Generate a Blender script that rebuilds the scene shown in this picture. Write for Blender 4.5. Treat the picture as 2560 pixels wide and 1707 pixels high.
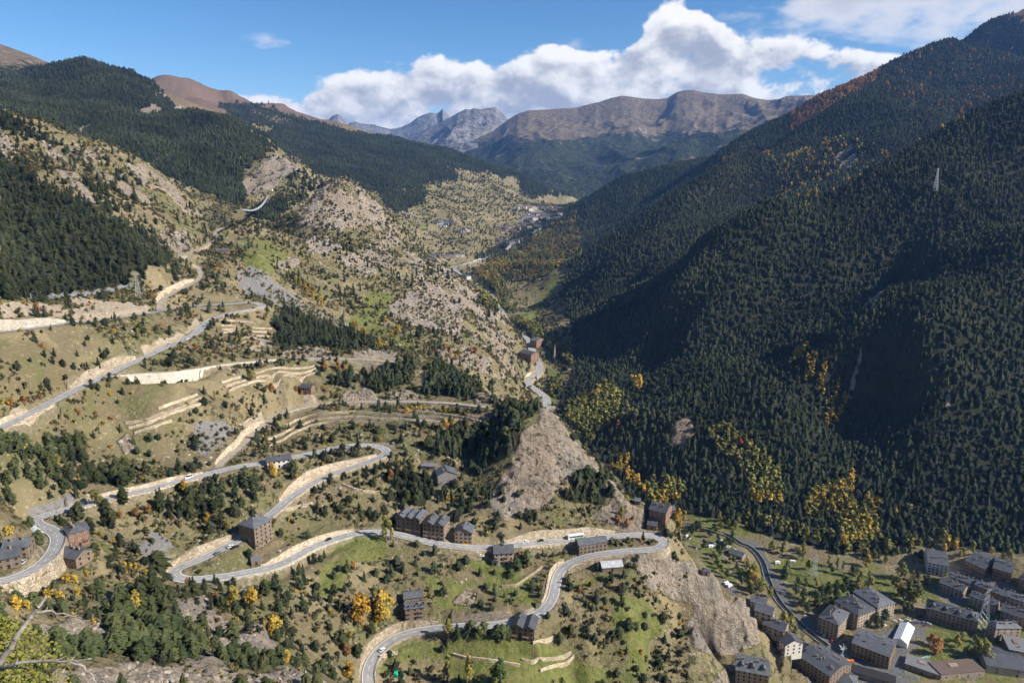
import bpy, bmesh, math, random, time
import numpy as np
from mathutils import Vector, Matrix
T0 = time.time()
for o in list(bpy.data.objects): bpy.data.objects.remove(o)
rad = math.radians
SC = bpy.context.scene
COL = SC.collection

# ------------------------------------------------------------------ camera
CAMZ = 400.0                       # the viewpoint stands some 375 m above the town
F_PX, CX, CY = 1742.0, 1280.0, 853.5
PITCH = rad(13.5)
cam = bpy.data.cameras.new('camera'); camo = bpy.data.objects.new('camera', cam); COL.objects.link(camo)
cam.sensor_width = 36.0; cam.lens = 36.0 * F_PX / 2560.0
cam.clip_start = 0.5; cam.clip_end = 60000.0
camo.location = (0, 0, CAMZ); camo.rotation_euler = (rad(90) - PITCH, 0, 0)
SC.camera = camo
SC.render.resolution_x, SC.render.resolution_y = 1024, 682

# ------------------------------------------------------------------ light
SUN_AZ, SUN_EL = rad(107), rad(35)      # clockwise from the view direction (+y)
sd = Vector((math.sin(SUN_AZ) * math.cos(SUN_EL), math.cos(SUN_AZ) * math.cos(SUN_EL), math.sin(SUN_EL)))
sun = bpy.data.lights.new('sun', 'SUN'); sun.energy = 5.0; sun.angle = rad(0.53); sun.color = (1.0, 0.93, 0.82)
suno = bpy.data.objects.new('sun', sun); COL.objects.link(suno)
suno.rotation_euler = sd.to_track_quat('Z', 'Y').to_euler(); suno.location = (0, 0, 3000)
world = bpy.data.worlds.new('World'); SC.world = world; world.use_nodes = True
wt = world.node_tree; wt.nodes.clear()
class NB:
    """small helper for node trees"""
    def __init__(s, nt): s.nt = nt
    def n(s, typ, **kw):
        o = s.nt.nodes.new(typ)
        for k, v in kw.items():
            if k.startswith('i_'):
                key = k[2:]; key = int(key) if key.isdigit() else key
                s.put(o, key, v)
            else: setattr(o, k, v)
        return o
    def put(s, o, key, v):
        if hasattr(v, 'is_output') or hasattr(v, 'links'): s.nt.links.new(v, o.inputs[key])
        else: o.inputs[key].default_value = v
    def m(s, op, a, b=None, c=None, clamp=False):
        o = s.n('ShaderNodeMath', operation=op, use_clamp=clamp); s.put(o, 0, a)
        if b is not None: s.put(o, 1, b)
        if c is not None: s.put(o, 2, c)
        return o.outputs[0]
    def v(s, op, a, b=None):
        o = s.n('ShaderNodeVectorMath', operation=op); s.put(o, 0, a)
        if b is not None: s.put(o, 1, b)
        return o.outputs[0]
    def mix(s, f, a, b, typ='MIX'):
        o = s.n('ShaderNodeMix', data_type='RGBA', blend_type=typ); s.put(o, 0, f)
        for i, q in ((6, a), (7, b)):
            if isinstance(q, tuple) and len(q) == 3: q = q + (1,)
            s.put(o, i, q)
        return o.outputs[2]
    def ramp(s, x, lo, hi, a=0., b=1., kind='SMOOTHSTEP'):
        o = s.n('ShaderNodeMapRange', interpolation_type=kind); s.put(o, 0, x); s.put(o, 1, lo); s.put(o, 2, hi); s.put(o, 3, a); s.put(o, 4, b)
        return o.outputs[0]
    def noise(s, vec, scale, detail=4, rough=.5, dist=0., typ='FBM'):
        o = s.n('ShaderNodeTexNoise', noise_dimensions='3D'); s.put(o, 'Vector', vec); s.put(o, 'Scale', scale); s.put(o, 'Detail', detail); s.put(o, 'Roughness', rough); s.put(o, 'Distortion', dist)
        return o.outputs[0]
    def vor(s, vec, scale, feat='F1', rnd=1.):
        o = s.n('ShaderNodeTexVoronoi', feature=feat); s.put(o, 'Vector', vec); s.put(o, 'Scale', scale); s.put(o, 'Randomness', rnd)
        return o
    def comb(s, x, y, z):
        o = s.n('ShaderNodeCombineXYZ'); s.put(o, 0, x); s.put(o, 1, y); s.put(o, 2, z); return o.outputs[0]
    def sep(s, v):
        o = s.n('ShaderNodeSeparateXYZ'); s.put(o, 0, v); return o.outputs
w_ = NB(wt)
SKY_STR = 0.08
sky = w_.n('ShaderNodeTexSky', sky_type='NISHITA', sun_disc=False, sun_elevation=SUN_EL, sun_rotation=SUN_AZ, altitude=1900.0, air_density=1.0, dust_density=.25, ozone_density=2.5)
tc = w_.n('ShaderNodeTexCoord')
dirv = tc.outputs['Generated']; dx_, dy_, dz_ = w_.sep(dirv)
az_ = w_.m('ARCTAN2', dx_, dy_); el_ = w_.m('ARCSINE', dz_)
# the cumulus bank lies along the horizon; its upper limit (radians of elevation) by azimuth
crv = w_.n('ShaderNodeFloatCurve'); cm = crv.mapping; cm.use_clip = False
_top = [(-900, 235), (-40, 240), (300, 232), (560, 225), (640, 205), (760, 190), (900, 145), (1000, 128), (1150, 118), (1270, 140), (1400, 95), (1560, 82), (1640, 50), (1690, -15), (1780, 0), (1830, 80), (2000, 78), (2100, 72), (2200, 95), (2280, 150), (2360, 235), (2700, 200)]
pts_ = []
for u_, v_ in _top:
    X_ = (u_ - CX) / F_PX; Y_ = -(v_ - CY) / F_PX; d_ = (X_, math.cos(PITCH) + Y_ * math.sin(PITCH), -math.sin(PITCH) + Y_ * math.cos(PITCH))
    pts_.append((math.atan2(d_[0], d_[1]), math.atan2(d_[2], math.hypot(d_[0], d_[1])) - .012))
c0 = cm.curves[0]
while len(c0.points) > 2: c0.points.remove(c0.points[1])
c0.points[0].location = (0, .13); c0.points[1].location = (1, .13)
for a, t in pts_: c0.points.new((a + 3.1416) / 6.2832, t)
cm.update()
w_.put(crv, 'Value', w_.m('MULTIPLY_ADD', az_, 1 / 6.2832, .5)); top_ = crv.outputs[0]
def cloud_density(vec, el):
    p = w_.v('MULTIPLY', vec, (1.0, 1.0, 1.45))
    big = w_.noise(p, 9.5, 6.5, .60)
    fine = w_.noise(p, 30.0, 1.5, .5)
    blob = w_.vor(w_.v('ADD', p, w_.v('MULTIPLY', w_.comb(fine, big, fine), (.035, .035, .035))), 19.0, 'F1').outputs[0]
    n = w_.m('MULTIPLY_ADD', w_.m('SUBTRACT', big, .5), 2.3, w_.m('MULTIPLY_ADD', blob, -.40, .19))
    bias = w_.m('MINIMUM', w_.m('MULTIPLY', w_.m('SUBTRACT', top_, el), 24.0), .34)
    low = w_.ramp(el, -.02, .05, -2.5, 0.)
    return w_.m('ADD', w_.m('ADD', n, bias), low)
d0 = cloud_density(dirv, el_)
off = w_.v('ADD', dirv, (.013, -.003, .013)); oel = w_.m('ADD', el_, .008)
d1 = cloud_density(off, oel)
# a few loose clouds higher up, everywhere in the sky
hn = w_.noise(w_.v('MULTIPLY', dirv, (1.0, 1.0, 2.4)), 5.2, 6, .56)
def blob_(u_, v_, ra, re):
    X_ = (u_ - CX) / F_PX; Y_ = -(v_ - CY) / F_PX; d_ = (X_, math.cos(PITCH) + Y_ * math.sin(PITCH), -math.sin(PITCH) + Y_ * math.cos(PITCH))
    a0, e0 = math.atan2(d_[0], d_[1]), math.atan2(d_[2], math.hypot(d_[0], d_[1]))
    q = w_.m('ADD', w_.m('POWER', w_.m('DIVIDE', w_.m('SUBTRACT', az_, a0), ra), 2.), w_.m('POWER', w_.m('DIVIDE', w_.m('SUBTRACT', el_, e0), re), 2.))
    return w_.ramp(q, 1.3, 0., 0., .26)
hb = w_.m('ADD', hn, w_.m('ADD', blob_(2400, 5, .19, .06), w_.m('MULTIPLY', w_.m('ADD', blob_(655, 100, .045, .014), blob_(60, 40, .07, .022)), .40)))
high = w_.m('MULTIPLY', w_.ramp(hb, .56, .70), w_.ramp(el_, .09, .15))
hcol = w_.mix(w_.ramp(hb, .60, .85), (6.6, 6.6, 6.9), (4.3, 4.5, 5.2))
alpha = w_.ramp(d0, -.09, .15)
shade = w_.m('MULTIPLY', w_.m('SUBTRACT', d0, d1), 1.9)
lum = w_.ramp(w_.m('ADD', shade, w_.ramp(d0, .05, .9, .16, -.42, 'LINEAR')), -.62, .68)
ccol = w_.mix(lum, (3.1, 3.4, 4.15), (8.0, 7.9, 7.75))
hs = w_.n('ShaderNodeHueSaturation'); wt.links.new(sky.outputs[0], hs.inputs['Color']); hs.inputs['Saturation'].default_value = 1.25; hs.inputs['Value'].default_value = 1.0
sc_ = w_.mix(w_.m('MULTIPLY', high, .9), hs.outputs[0], hcol)
sc_ = w_.mix(alpha, sc_, ccol)
bg = w_.n('ShaderNodeBackground'); wt.links.new(sc_, bg.inputs[0]); bg.inputs[1].default_value = SKY_STR
wo = w_.n('ShaderNodeOutputWorld'); wt.links.new(bg.outputs[0], wo.inputs[0])

world.cycles.sampling_method = 'NONE'

SC.view_settings.view_transform = 'Standard'; SC.view_settings.look = 'None'
SC.view_settings.exposure = 0.76; SC.view_settings.gamma = 1.0; SC.view_settings.use_curve_mapping = False
SC.cycles.max_bounces = 6; SC.cycles.diffuse_bounces = 2; SC.cycles.glossy_bounces = 2
SC.cycles.transmission_bounces = 2; SC.cycles.volume_bounces = 1; SC.cycles.transparent_max_bounces = 8
SC.cycles.use_denoising = True; SC.cycles.use_light_tree = False; SC.cycles.use_adaptive_sampling = True; SC.cycles.adaptive_threshold = .03; SC.cycles.adaptive_min_samples = 12

# ------------------------------------------------------------------ picture coordinates -> places
REG = dict(A=(0, 1100, .3872), B=(600, 1100, .3872), C=(1200, 1100, .3872), D=(1860, 1100, .3872),
           E=(0, 600, .3507), F=(600, 600, .3507), G=(1200, 600, .3507), H=(1860, 600, .3507),
           T=(0, 50, .3827), U=(600, 150, .3189), V=(1100, 150, .3189), W=(1760, 50, .3826),
           X=(1000, 480, .1913), Z=(0, 0, 1.0))
SP, CP = math.sin(PITCH), math.cos(PITCH)
def P(r, x, y):
    a = REG[r]; return (a[0] + x * a[2], a[1] + y * a[2])
def raydir(u, v):
    X = (u - CX) / F_PX; Y = -(v - CY) / F_PX
    return np.array([X, CP + Y * SP, -SP + Y * CP])
def by_t(u, v, t):
    return raydir(u, v) * t            # relative to the camera
def by_d(u, v, d):
    r = raydir(u, v); return r * (-d / r[2])
def proj(x, y, z):
    """relative world -> picture px and depth"""
    dep = y * CP - z * SP
    up = y * SP + z * CP
    dep_ = np.maximum(dep, 1e-3)
    return CX + F_PX * x / dep_, CY - F_PX * up / dep_, dep

# ------------------------------------------------------------------ noise (numpy)
def _hash(ix, iy, seed):
    h = (ix.astype(np.int64) * 374761393 + iy.astype(np.int64) * 668265263 + seed * 1442695041) & 0xFFFFFFFF
    h = ((h ^ (h >> 13)) * 1274126177) & 0xFFFFFFFF
    return ((h ^ (h >> 16)) & 0xFFFF) / 65535.0
def vnoise(x, y, seed=0):
    ix = np.floor(x); iy = np.floor(y); fx = x - ix; fy = y - iy
    fx = fx * fx * fx * (fx * (fx * 6 - 15) + 10); fy = fy * fy * fy * (fy * (fy * 6 - 15) + 10)
    a = _hash(ix, iy, seed); b = _hash(ix + 1, iy, seed); c = _hash(ix, iy + 1, seed); d = _hash(ix + 1, iy + 1, seed)
    return (a + (b - a) * fx) * (1 - fy) + (c + (d - c) * fx) * fy
def fbm(x, y, oct=4, seed=0, gain=.5):
    s = 0; a = 1; n = 0
    for o in range(oct):
        s = s + a * (vnoise(x, y, seed + o * 17) - .5) * 2; n += a
        x, y = x * 1.62 + y * 1.21 + 3.1, y * 1.62 - x * 1.21 + 7.7; a *= gain
    return s / n
def ridged(x, y, oct=4, seed=0, gain=.5):
    s = 0; a = 1; n = 0
    for o in range(oct):
        s = s + a * (1 - np.abs(vnoise(x, y, seed + o * 17) * 2 - 1)); n += a
        x, y = x * 1.62 + y * 1.21 + 3.1, y * 1.62 - x * 1.21 + 7.7; a *= gain
    return s / n
def smooth(a, b, x):
    t = np.clip((x - a) / (b - a), 0, 1); return t * t * (3 - 2 * t)

# ------------------------------------------------------------------ roads: picture path + height below the camera at a few nodes
_FD = ([0, 93, 131, 150, 165, 178, 192, 215, 229, 241, 254, 276, 295, 315, 340, 360, 400], [1.12, 1.13, 1.13, 1.13, 1.13, 1.11, 1.075, 1.04, 1.026, 1.012, 1.0, .955, .932, .935, .97, 1.0, 1.0])
def road_path(nodes, rescale=True):
    """nodes: (region, x, y[, drop]); constant grade between given drops"""
    px = np.array([P(n[0], n[1], n[2]) for n in nodes])
    dr = [(n[3] * (np.interp(n[3], *_FD) if rescale else 1)) if len(n) > 3 else None for n in nodes]
    idx = [i for i, d in enumerate(dr) if d is not None]
    s = np.arange(len(px), dtype=float)
    for it in range(12):
        d = np.interp(s, s[idx], [dr[i] for i in idx])
        p = np.array([by_d(px[i][0], px[i][1], d[i]) for i in range(len(px))])
        seg = np.hypot(np.diff(p[:, 0]), np.diff(p[:, 1])); s2 = np.concatenate([[0], np.cumsum(seg)])
        s = s2
    # Catmull-Rom, resampled to about 1.5 m, then smoothed
    out = []
    q = np.vstack([2 * p[0] - p[1], p, 2 * p[-1] - p[-2]])
    for i in range(1, len(q) - 2):
        n = max(2, int(np.linalg.norm(q[i + 1] - q[i]) / 1.5))
        for k in range(n):
            t = k / n
            out.append(.5 * ((2 * q[i]) + (-q[i - 1] + q[i + 1]) * t + (2 * q[i - 1] - 5 * q[i] + 4 * q[i + 1] - q[i + 2]) * t * t
                             + (-q[i - 1] + 3 * q[i] - 3 * q[i + 1] + q[i + 2]) * t ** 3))
    out = np.array(out + [q[-2]])
    for it in range(14):
        o2 = out.copy(); o2[1:-1] = .25 * out[:-2] + .5 * out[1:-1] + .25 * out[2:]; out = o2
    seg = np.linalg.norm(np.diff(out, axis=0), axis=1); s = np.concatenate([[0], np.cumsum(seg)])
    n = int(s[-1] / 1.6); ss = np.linspace(0, s[-1], n)
    return np.stack([np.interp(ss, s, out[:, k]) for k in range(3)], 1)

ROADS = {}
ROADS['main'] = road_path([('B', 850, 1660, 295), ('B', 828, 1570), ('B', 822, 1500, 290), ('B', 850, 1420), ('B', 905, 1345), ('B', 990, 1280), ('B', 1100, 1240),
    ('B', 1220, 1220), ('B', 1310, 1210), ('C', -40, 1198), ('C', 90, 1192), ('C', 200, 1175), ('C', 300, 1152), ('C', 395, 1110, 276), ('C', 455, 1050),
    ('C', 480, 980), ('C', 493, 900), ('C', 528, 830), ('C', 595, 785), ('C', 700, 750, 253), ('C', 850, 725), ('C', 1000, 712), ('C', 1110, 706, 250.5),
    ('C', 1180, 690), ('C', 1198, 658), ('C', 1165, 628), ('C', 1090, 613, 249.5), ('C', 980, 610), ('C', 850, 622), ('C', 700, 635), ('C', 600, 645, 247),
    ('C', 400, 658), ('C', 200, 680), ('C', 0, 697, 241), ('B', 1450, 690), ('B', 1300, 672), ('B', 1150, 640), ('B', 1050, 612), ('B', 950, 597), ('B', 850, 592),
    ('B', 750, 600, 229), ('B', 650, 625), ('B', 500, 675), ('B', 400, 725), ('B', 300, 785), ('B', 200, 820), ('B', 100, 842), ('A', 1550, 860), ('A', 1450, 880),
    ('A', 1300, 895), ('A', 1200, 903, 216.5), ('A', 1130, 885), ('A', 1105, 855, 215.5), ('A', 1130, 825), ('A', 1200, 803), ('A', 1300, 765), ('A', 1400, 715), ('A', 1500, 665), ('A', 1560, 630),
    ('A', 1630, 578), ('A', 1700, 515), ('B', 200, 480), ('B', 258, 428), ('B', 320, 377), ('B', 420, 305), ('B', 540, 240), ('B', 680, 190), ('B', 800, 150),
    ('B', 900, 112, 193), ('B', 950, 88), ('B', 952, 62, 191), ('B', 900, 42), ('B', 850, 33, 189.5), ('B', 770, 30), ('B', 680, 40), ('B', 560, 65), ('B', 450, 88), ('B', 380, 102),
    ('B', 150, 148), ('A', 1550, 168), ('A', 1400, 202), ('A', 1250, 243), ('A', 1100, 278), ('A', 900, 333), ('A', 800, 352), ('A', 700, 373), ('A', 600, 402),
    ('A', 500, 430), ('A', 400, 455), ('A', 300, 480), ('A', 235, 498, 167), ('A', 222, 528), ('A', 268, 555), ('A', 335, 580, 166), ('A', 372, 625), ('A', 360, 685),
    ('A', 320, 750), ('A', 240, 820), ('A', 120, 880), ('A', 0, 912), ('A', -160, 945), ('A', -330, 950, 158)])
ROADS['upper'] = road_path([('E', -300, 1480, 134), ('E', -120, 1395), ('E', 0, 1343, 131), ('E', 150, 1265), ('E', 300, 1190), ('E', 450, 1110), ('E', 600, 1035), ('E', 750, 965), ('E', 900, 893), ('E', 1050, 825),
    ('E', 1180, 765), ('E', 1300, 715), ('E', 1390, 665), ('E', 1440, 620), ('E', 1500, 570), ('E', 1600, 532), ('E', 1700, 508), ('E', 1800, 490, 117), ('E', 1862, 474), ('E', 1868, 458, 116.5),
    ('E', 1800, 447), ('E', 1700, 452), ('E', 1600, 457), ('E', 1500, 462), ('E', 1400, 468), ('E', 1280, 478, 112), ('E', 1150, 505), ('E', 1000, 530), ('E', 900, 545), ('E', 700, 570), ('E', 500, 592), ('E', 350, 612), ('E', 200, 632),
    ('E', 0, 655, 93), ('E', -200, 675, 90)])
ROADS['ledge'] = road_path([('E', 740, 975, 126.6), ('E', 830, 962), ('E', 1000, 950), ('E', 1200, 940), ('E', 1400, 915), ('E', 1550, 890), ('E', 1700, 872), ('E', 1850, 858), ('F', 250, 848, 141), ('F', 450, 843),
    ('F', 650, 843), ('F', 850, 850), ('F', 1000, 860), ('F', 1140, 872, 150)])
ROADS['terrace'] = road_path([('A', 1400, 196, 178), ('A', 1420, 160), ('A', 1480, 100), ('A', 1560, 40), ('F', 60, 1410), ('F', 180, 1310), ('F', 280, 1245), ('F', 400, 1200), ('F', 540, 1172, 170), ('F', 700, 1157),
    ('F', 900, 1152), ('F', 1100, 1150), ('F', 1300, 1153), ('F', 1500, 1162), ('F', 1650, 1178), ('F', 1760, 1190, 170)])
ROADS['track'] = road_path([('E', 1135, 500, 108), ('E', 1140, 455), ('E', 1190, 400), ('E', 1280, 355), ('E', 1400, 290, 99), ('E', 1428, 240, 96), ('E', 1400, 190, 92), ('E', 1330, 150, 86), ('E', 1310, 115, 81), ('E', 1400, 75), ('E', 1480, 30), ('T', 1380, 1450),
    ('T', 1410, 1390), ('T', 1450, 1358), ('T', 1530, 1340), ('T', 1600, 1300, 57)])
ROADS['valley'] = road_path([('G', 470, 1250, 338), ('G', 475, 1150), ('G', 455, 1110), ('G', 400, 1070), ('G', 345, 1030), ('G', 345, 1000), ('G', 390, 970), ('G', 425, 930), ('G', 420, 890), ('G', 395, 840),
    ('G', 375, 790, 318), ('G', 355, 740), ('G', 330, 700), ('G', 240, 640), ('G', 190, 580, 303), ('G', 130, 480), ('G', 40, 350), ('F', 1590, 260, 281), ('F', 1540, 220), ('F', 1510, 195), ('F', 1580, 178), ('F', 1680, 160), ('F', 1780, 120), ('F', 1900, 75, 253),
    ('X', 1400, 745), ('X', 1500, 650), ('X', 1640, 590), ('X', 1760, 520), ('X', 1850, 470, 205)], False)
WIDTH = dict(main=7.0, upper=7.0, ledge=5.0, terrace=5.0, track=5.0, valley=12.0)

# ------------------------------------------------------------------ terrain: scattered heights -> one height field on a fan grid
# left slope: region x y depth
LEFT = """A 0 1020 284 A 350 850 318 A 440 835 318 A 150 1100 268 A 0 1250 215 A 0 1568 170 A 600 1568 192 A 1100 1568 212 A 1500 1568 238 B 400 1568 285 B 600 1568 330
A 300 1300 228 A 700 1440 212 A 900 1450 218 A 1000 1000 330 A 1200 1100 330 A 1600 1200 345 A 1808 1300 345 A 1300 1300 290 A 1000 1300 262 A 700 1200 268 A 500 1000 298
A 700 800 338 A 900 700 362 A 600 700 345 A 1050 700 385 A 1000 560 393 A 1300 560 412 A 1300 400 415 A 800 500 385 A 600 560 368
A 0 300 345 A 0 430 338 A 100 520 325 A 100 680 300 A 0 840 288 A 600 280 385 A 600 100 403 E 600 1450 412 E 900 1450 428 E 1250 1500 440 E 0 1500 352 E 300 1450 388
E 300 900 413 E 0 900 395 E 300 750 430 E 100 700 417 E 800 700 475 E 1000 650 505 E 1100 1200 440 E 1300 1250 450 E 1000 1100 445 E 1600 1150 475 E 1800 1050 500 E 1500 1350 455 E 1800 1300 480
E 100 350 500 E 500 350 540 E 100 100 600 T 0 900 690 T 0 590 800 T 200 700 830 T 380 790 850 T 700 870 880 T 1000 985 900 T 1250 1100 905 T 1500 1220 905 T 1600 1275 905
T 1000 1250 730 T 700 1100 720 T 400 1100 680 T 300 900 770 T 1100 1450 700 E 700 200 590 E 1000 150 620 E 1200 200 625 E 1200 420 585 E 300 200 555 T 200 1300 600 T 700 1300 660
E 1580 95 705 T 1700 1500 735 F 200 100 800 F 700 30 940 F 0 250 715 F 300 300 760 F 200 450 665 F 450 650 635 F 300 550 640 F 100 640 600 F 600 800 585 F 450 500 700
F 900 450 830 F 900 650 720 F 1000 750 645 F 1250 450 880 F 1200 350 930 F 1150 150 1020 F 900 150 985 F 600 200 880 F 1500 600 870 F 1500 400 980 F 1700 700 860 F 1700 550 960
F 1400 800 690 F 1600 850 710 F 1850 850 830 F 1900 1000 770 F 1600 1000 610 F 1700 1090 552 F 1850 1120 548 F 900 960 562 F 1450 950 572 F 1150 1000 558 F 300 960 520 F 600 1040 522
F 900 1080 535 F 200 1100 500 F 100 1250 478 F 400 1350 497 F 800 1300 503 F 1200 1300 508 F 1600 1300 512 F 800 1400 497 F 1300 1420 503 F 1800 1400 517 F 1500 1500 503 F 500 1450 485
B 1150 150 500 B 1300 290 497 B 1150 300 489 B 1350 400 491 B 1600 400 495 B 1500 150 517 B 1600 550 480 B 1000 430 480 B 800 320 475 B 600 380 465 B 800 450 467 B 1150 560 472 B 450 520 455 B 300 600 437
B 700 750 432 B 600 900 424 B 900 900 436 B 1300 900 447 B 1000 1050 430 B 700 1050 414 B 500 1200 388 B 700 1300 400 B 850 1200 413 B 1120 1160 436 B 1500 1090 452 B 300 1000 392 B 200 880 402
B 300 1300 362 B 100 1100 366 B 0 1300 348 B 300 1450 318 B 600 1450 372 B 700 1540 388 B 1000 1400 432 B 1100 1550 428 B 1400 1450 437 B 1400 1568 428 B 1700 1350 442
C 700 420 500 C 850 430 497 C 950 540 493 C 600 560 482
C 300 1000 460 C 300 780 466 C 0 850 457 C 310 1290 446 C 400 1450 440 C 100 1350 440 C 800 1500 455 C 600 1568 447 C 700 1000 470 C 1100 760 484 C 1100 900 474 C 1000 1200 470 C 700 1300 456 C 700 870 476
C 1400 1100 490 C 1300 1300 492 C 1100 1400 472 C 900 1100 468""".split()
# silhouettes and everything else: no rescaling
REST = """C 160 520 487 C 300 530 489 C 50 350 495 C 450 400 501 C 300 300 509 G 200 1300 530 G 380 1350 533 C 590 0 535 G 470 1180 550 G 560 1250 556 G 620 1350 551 G 650 1450 543 C 700 100 537 C 770 200 530 C 850 300 521 C 930 370 512 C 1060 450 503 C 1130 520 500 C 1290 640 502 C 1420 830 497 C 1540 880 502 C 1640 960 507 C 1730 1020 512 C 1770 1130 517 C 1808 1250 527 C 1700 1350 531 C 1560 1500 526
U 830 935 1350 U 700 940 1350 U 1000 1060 1380 U 1100 1160 1400 U 1200 1260 1400 U 1350 1380 1400 U 1450 1480 1400 F 1330 130 1380 F 1500 230 1350 F 1620 300 1300 F 1730 400 1250 F 1850 520 1200 F 1900 650 1120 F 1960 750 1050 G 250 850 1000 G 280 980 950
U 600 1000 1350 U 500 1200 1220 U 300 1350 1060 U 700 1350 1180 U 900 1450 1180 U 600 1430 1040 U 900 1150 1300 U 1100 1350 1280
U 250 900 1580 U 500 850 1620 U 370 790 1670 U 200 950 1560 U 100 1050 1560 U 0 490 2000 U 150 610 1900 U 300 740 1800 U 600 890 1620
T 1000 370 2300 T 900 290 2350 T 520 205 2400 T 400 245 2400 T 0 320 2300 T 0 500 1900 T 500 600 1800 T 500 760 1500 T 1000 600 1950 T 1000 900 1480 T 1400 900 1720 T 1400 1050 1540 T 1500 1150 1430 T 250 450 2050 T 1300 650 1950 T 700 400 2100 T 1650 1230 1330
T 1040 370 4300 T 1090 358 4300 T 1250 380 4300 T 1500 440 4300 T 1800 550 4200 U 450 400 4200 U 750 480 4100 U 1000 560 4100 U 1300 650 4000 U 1600 690 4000 U 1900 790 4000 U 2100 850 4000 V 700 920 4000 V 850 1000 4000 V 1000 1060 4000 V 1100 1110 4000
T 1500 600 3600 U 400 550 3700 U 900 700 3300 U 1000 900 2800 U 1200 1150 2400 U 1300 1250 2250 U 700 800 3000 U 1600 1000 3100 U 1900 1150 2900 U 2100 1350 2700 U 1700 1250 2600 U 1600 1450 2350 U 1500 1350 2300 V 500 1100 3300 U 1300 950 2800 U 1750 870 3500 V 850 1150 3550
V 1120 1115 2900 Z 1550 440 2950 Z 1650 408 3000 W 0 860 3000 W 470 690 3050 W 860 540 3100 W 1130 355 3200 W 1500 170 3300 W 1850 10 3350 Z 2560 25 3400 Z 2750 -60 3400
W 0 1340 1900 W 200 1170 2000 W 410 1030 2100 W 870 770 2230 W 1300 560 2500 W 1700 400 2600 W 2060 250 2700
W 0 1180 2400 W 400 850 2550 W 700 650 2750 W 1100 480 2850 W 0 950 2700
W 2090 840 1340 W 1700 1000 1320 W 1500 1120 1300 W 1000 1330 1285 W 500 1568 1260 Z 2760 250 1350
W 1700 860 1750 W 1300 1000 1720 W 900 1130 1700 W 500 1330 1650 W 200 1450 1650 W 900 950 1950 W 1400 750 2050 W 2090 650 1800 Z 2750 330 1700
G 1000 100 2000 G 700 300 1750 G 900 400 1500 G 1100 650 1300 G 700 700 1330 G 620 900 1180 G 800 1000 1080 G 1300 450 1330 G 1500 700 1150 G 1300 900 1080 G 1100 1250 900 G 1400 1250 880 G 1700 900 990 G 700 1250 940 G 640 1500 880
H 200 300 1180 H 700 300 1130 H 900 800 965 H 1050 900 1010 H 400 900 960 H 300 1300 850 H 700 1500 870 H 1000 1300 880 H 1100 600 1100 H 1500 500 1020 H 1900 500 960 H 1500 1000 870 H 1900 1100 830 H 1300 1450 800 Z 2750 900 860
C 1000 250 870 C 1300 200 840 C 1700 250 790 D 0 300 800 D 500 450 760 D 1000 400 760 D 1400 500 735 D 1800 500 730 D 800 650 715 D 1200 640 712 D 1700 650 705
X 1900 900 2350 X 2200 600 2550 X 2340 350 2750 G 300 150 2000 G 560 350 1700 G 480 620 1400""".split()
FLOOR = """D 0 630 370 D 400 700 370 D 900 760 371 D 1200 730 366 D 1800 780 352 D 400 1250 375 D 0 1000 370 D 1000 1150 373 D 1700 1100 368 D 1500 850 364 D 1300 1500 378 D 1800 1500 378 D 500 1500 377 D 300 1400 377 C 1500 700 368 D 500 850 370 D 800 1100 373 D 100 1100 372
C 1000 430 363 C 1300 500 366 G 500 950 327 G 450 500 302 X 1100 1180 288 X 1350 770 256 X 1000 650 216 X 1600 550 224 X 1700 450 214 X 1750 330 196 X 1750 220 172 X 2000 100 142 G 700 1450 352 G 560 1130 338 D -100 1300 372 C 1560 1560 374 D 1800 1000 364 Z 2750 1500 368 Z 2750 1350 340""".split()
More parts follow.
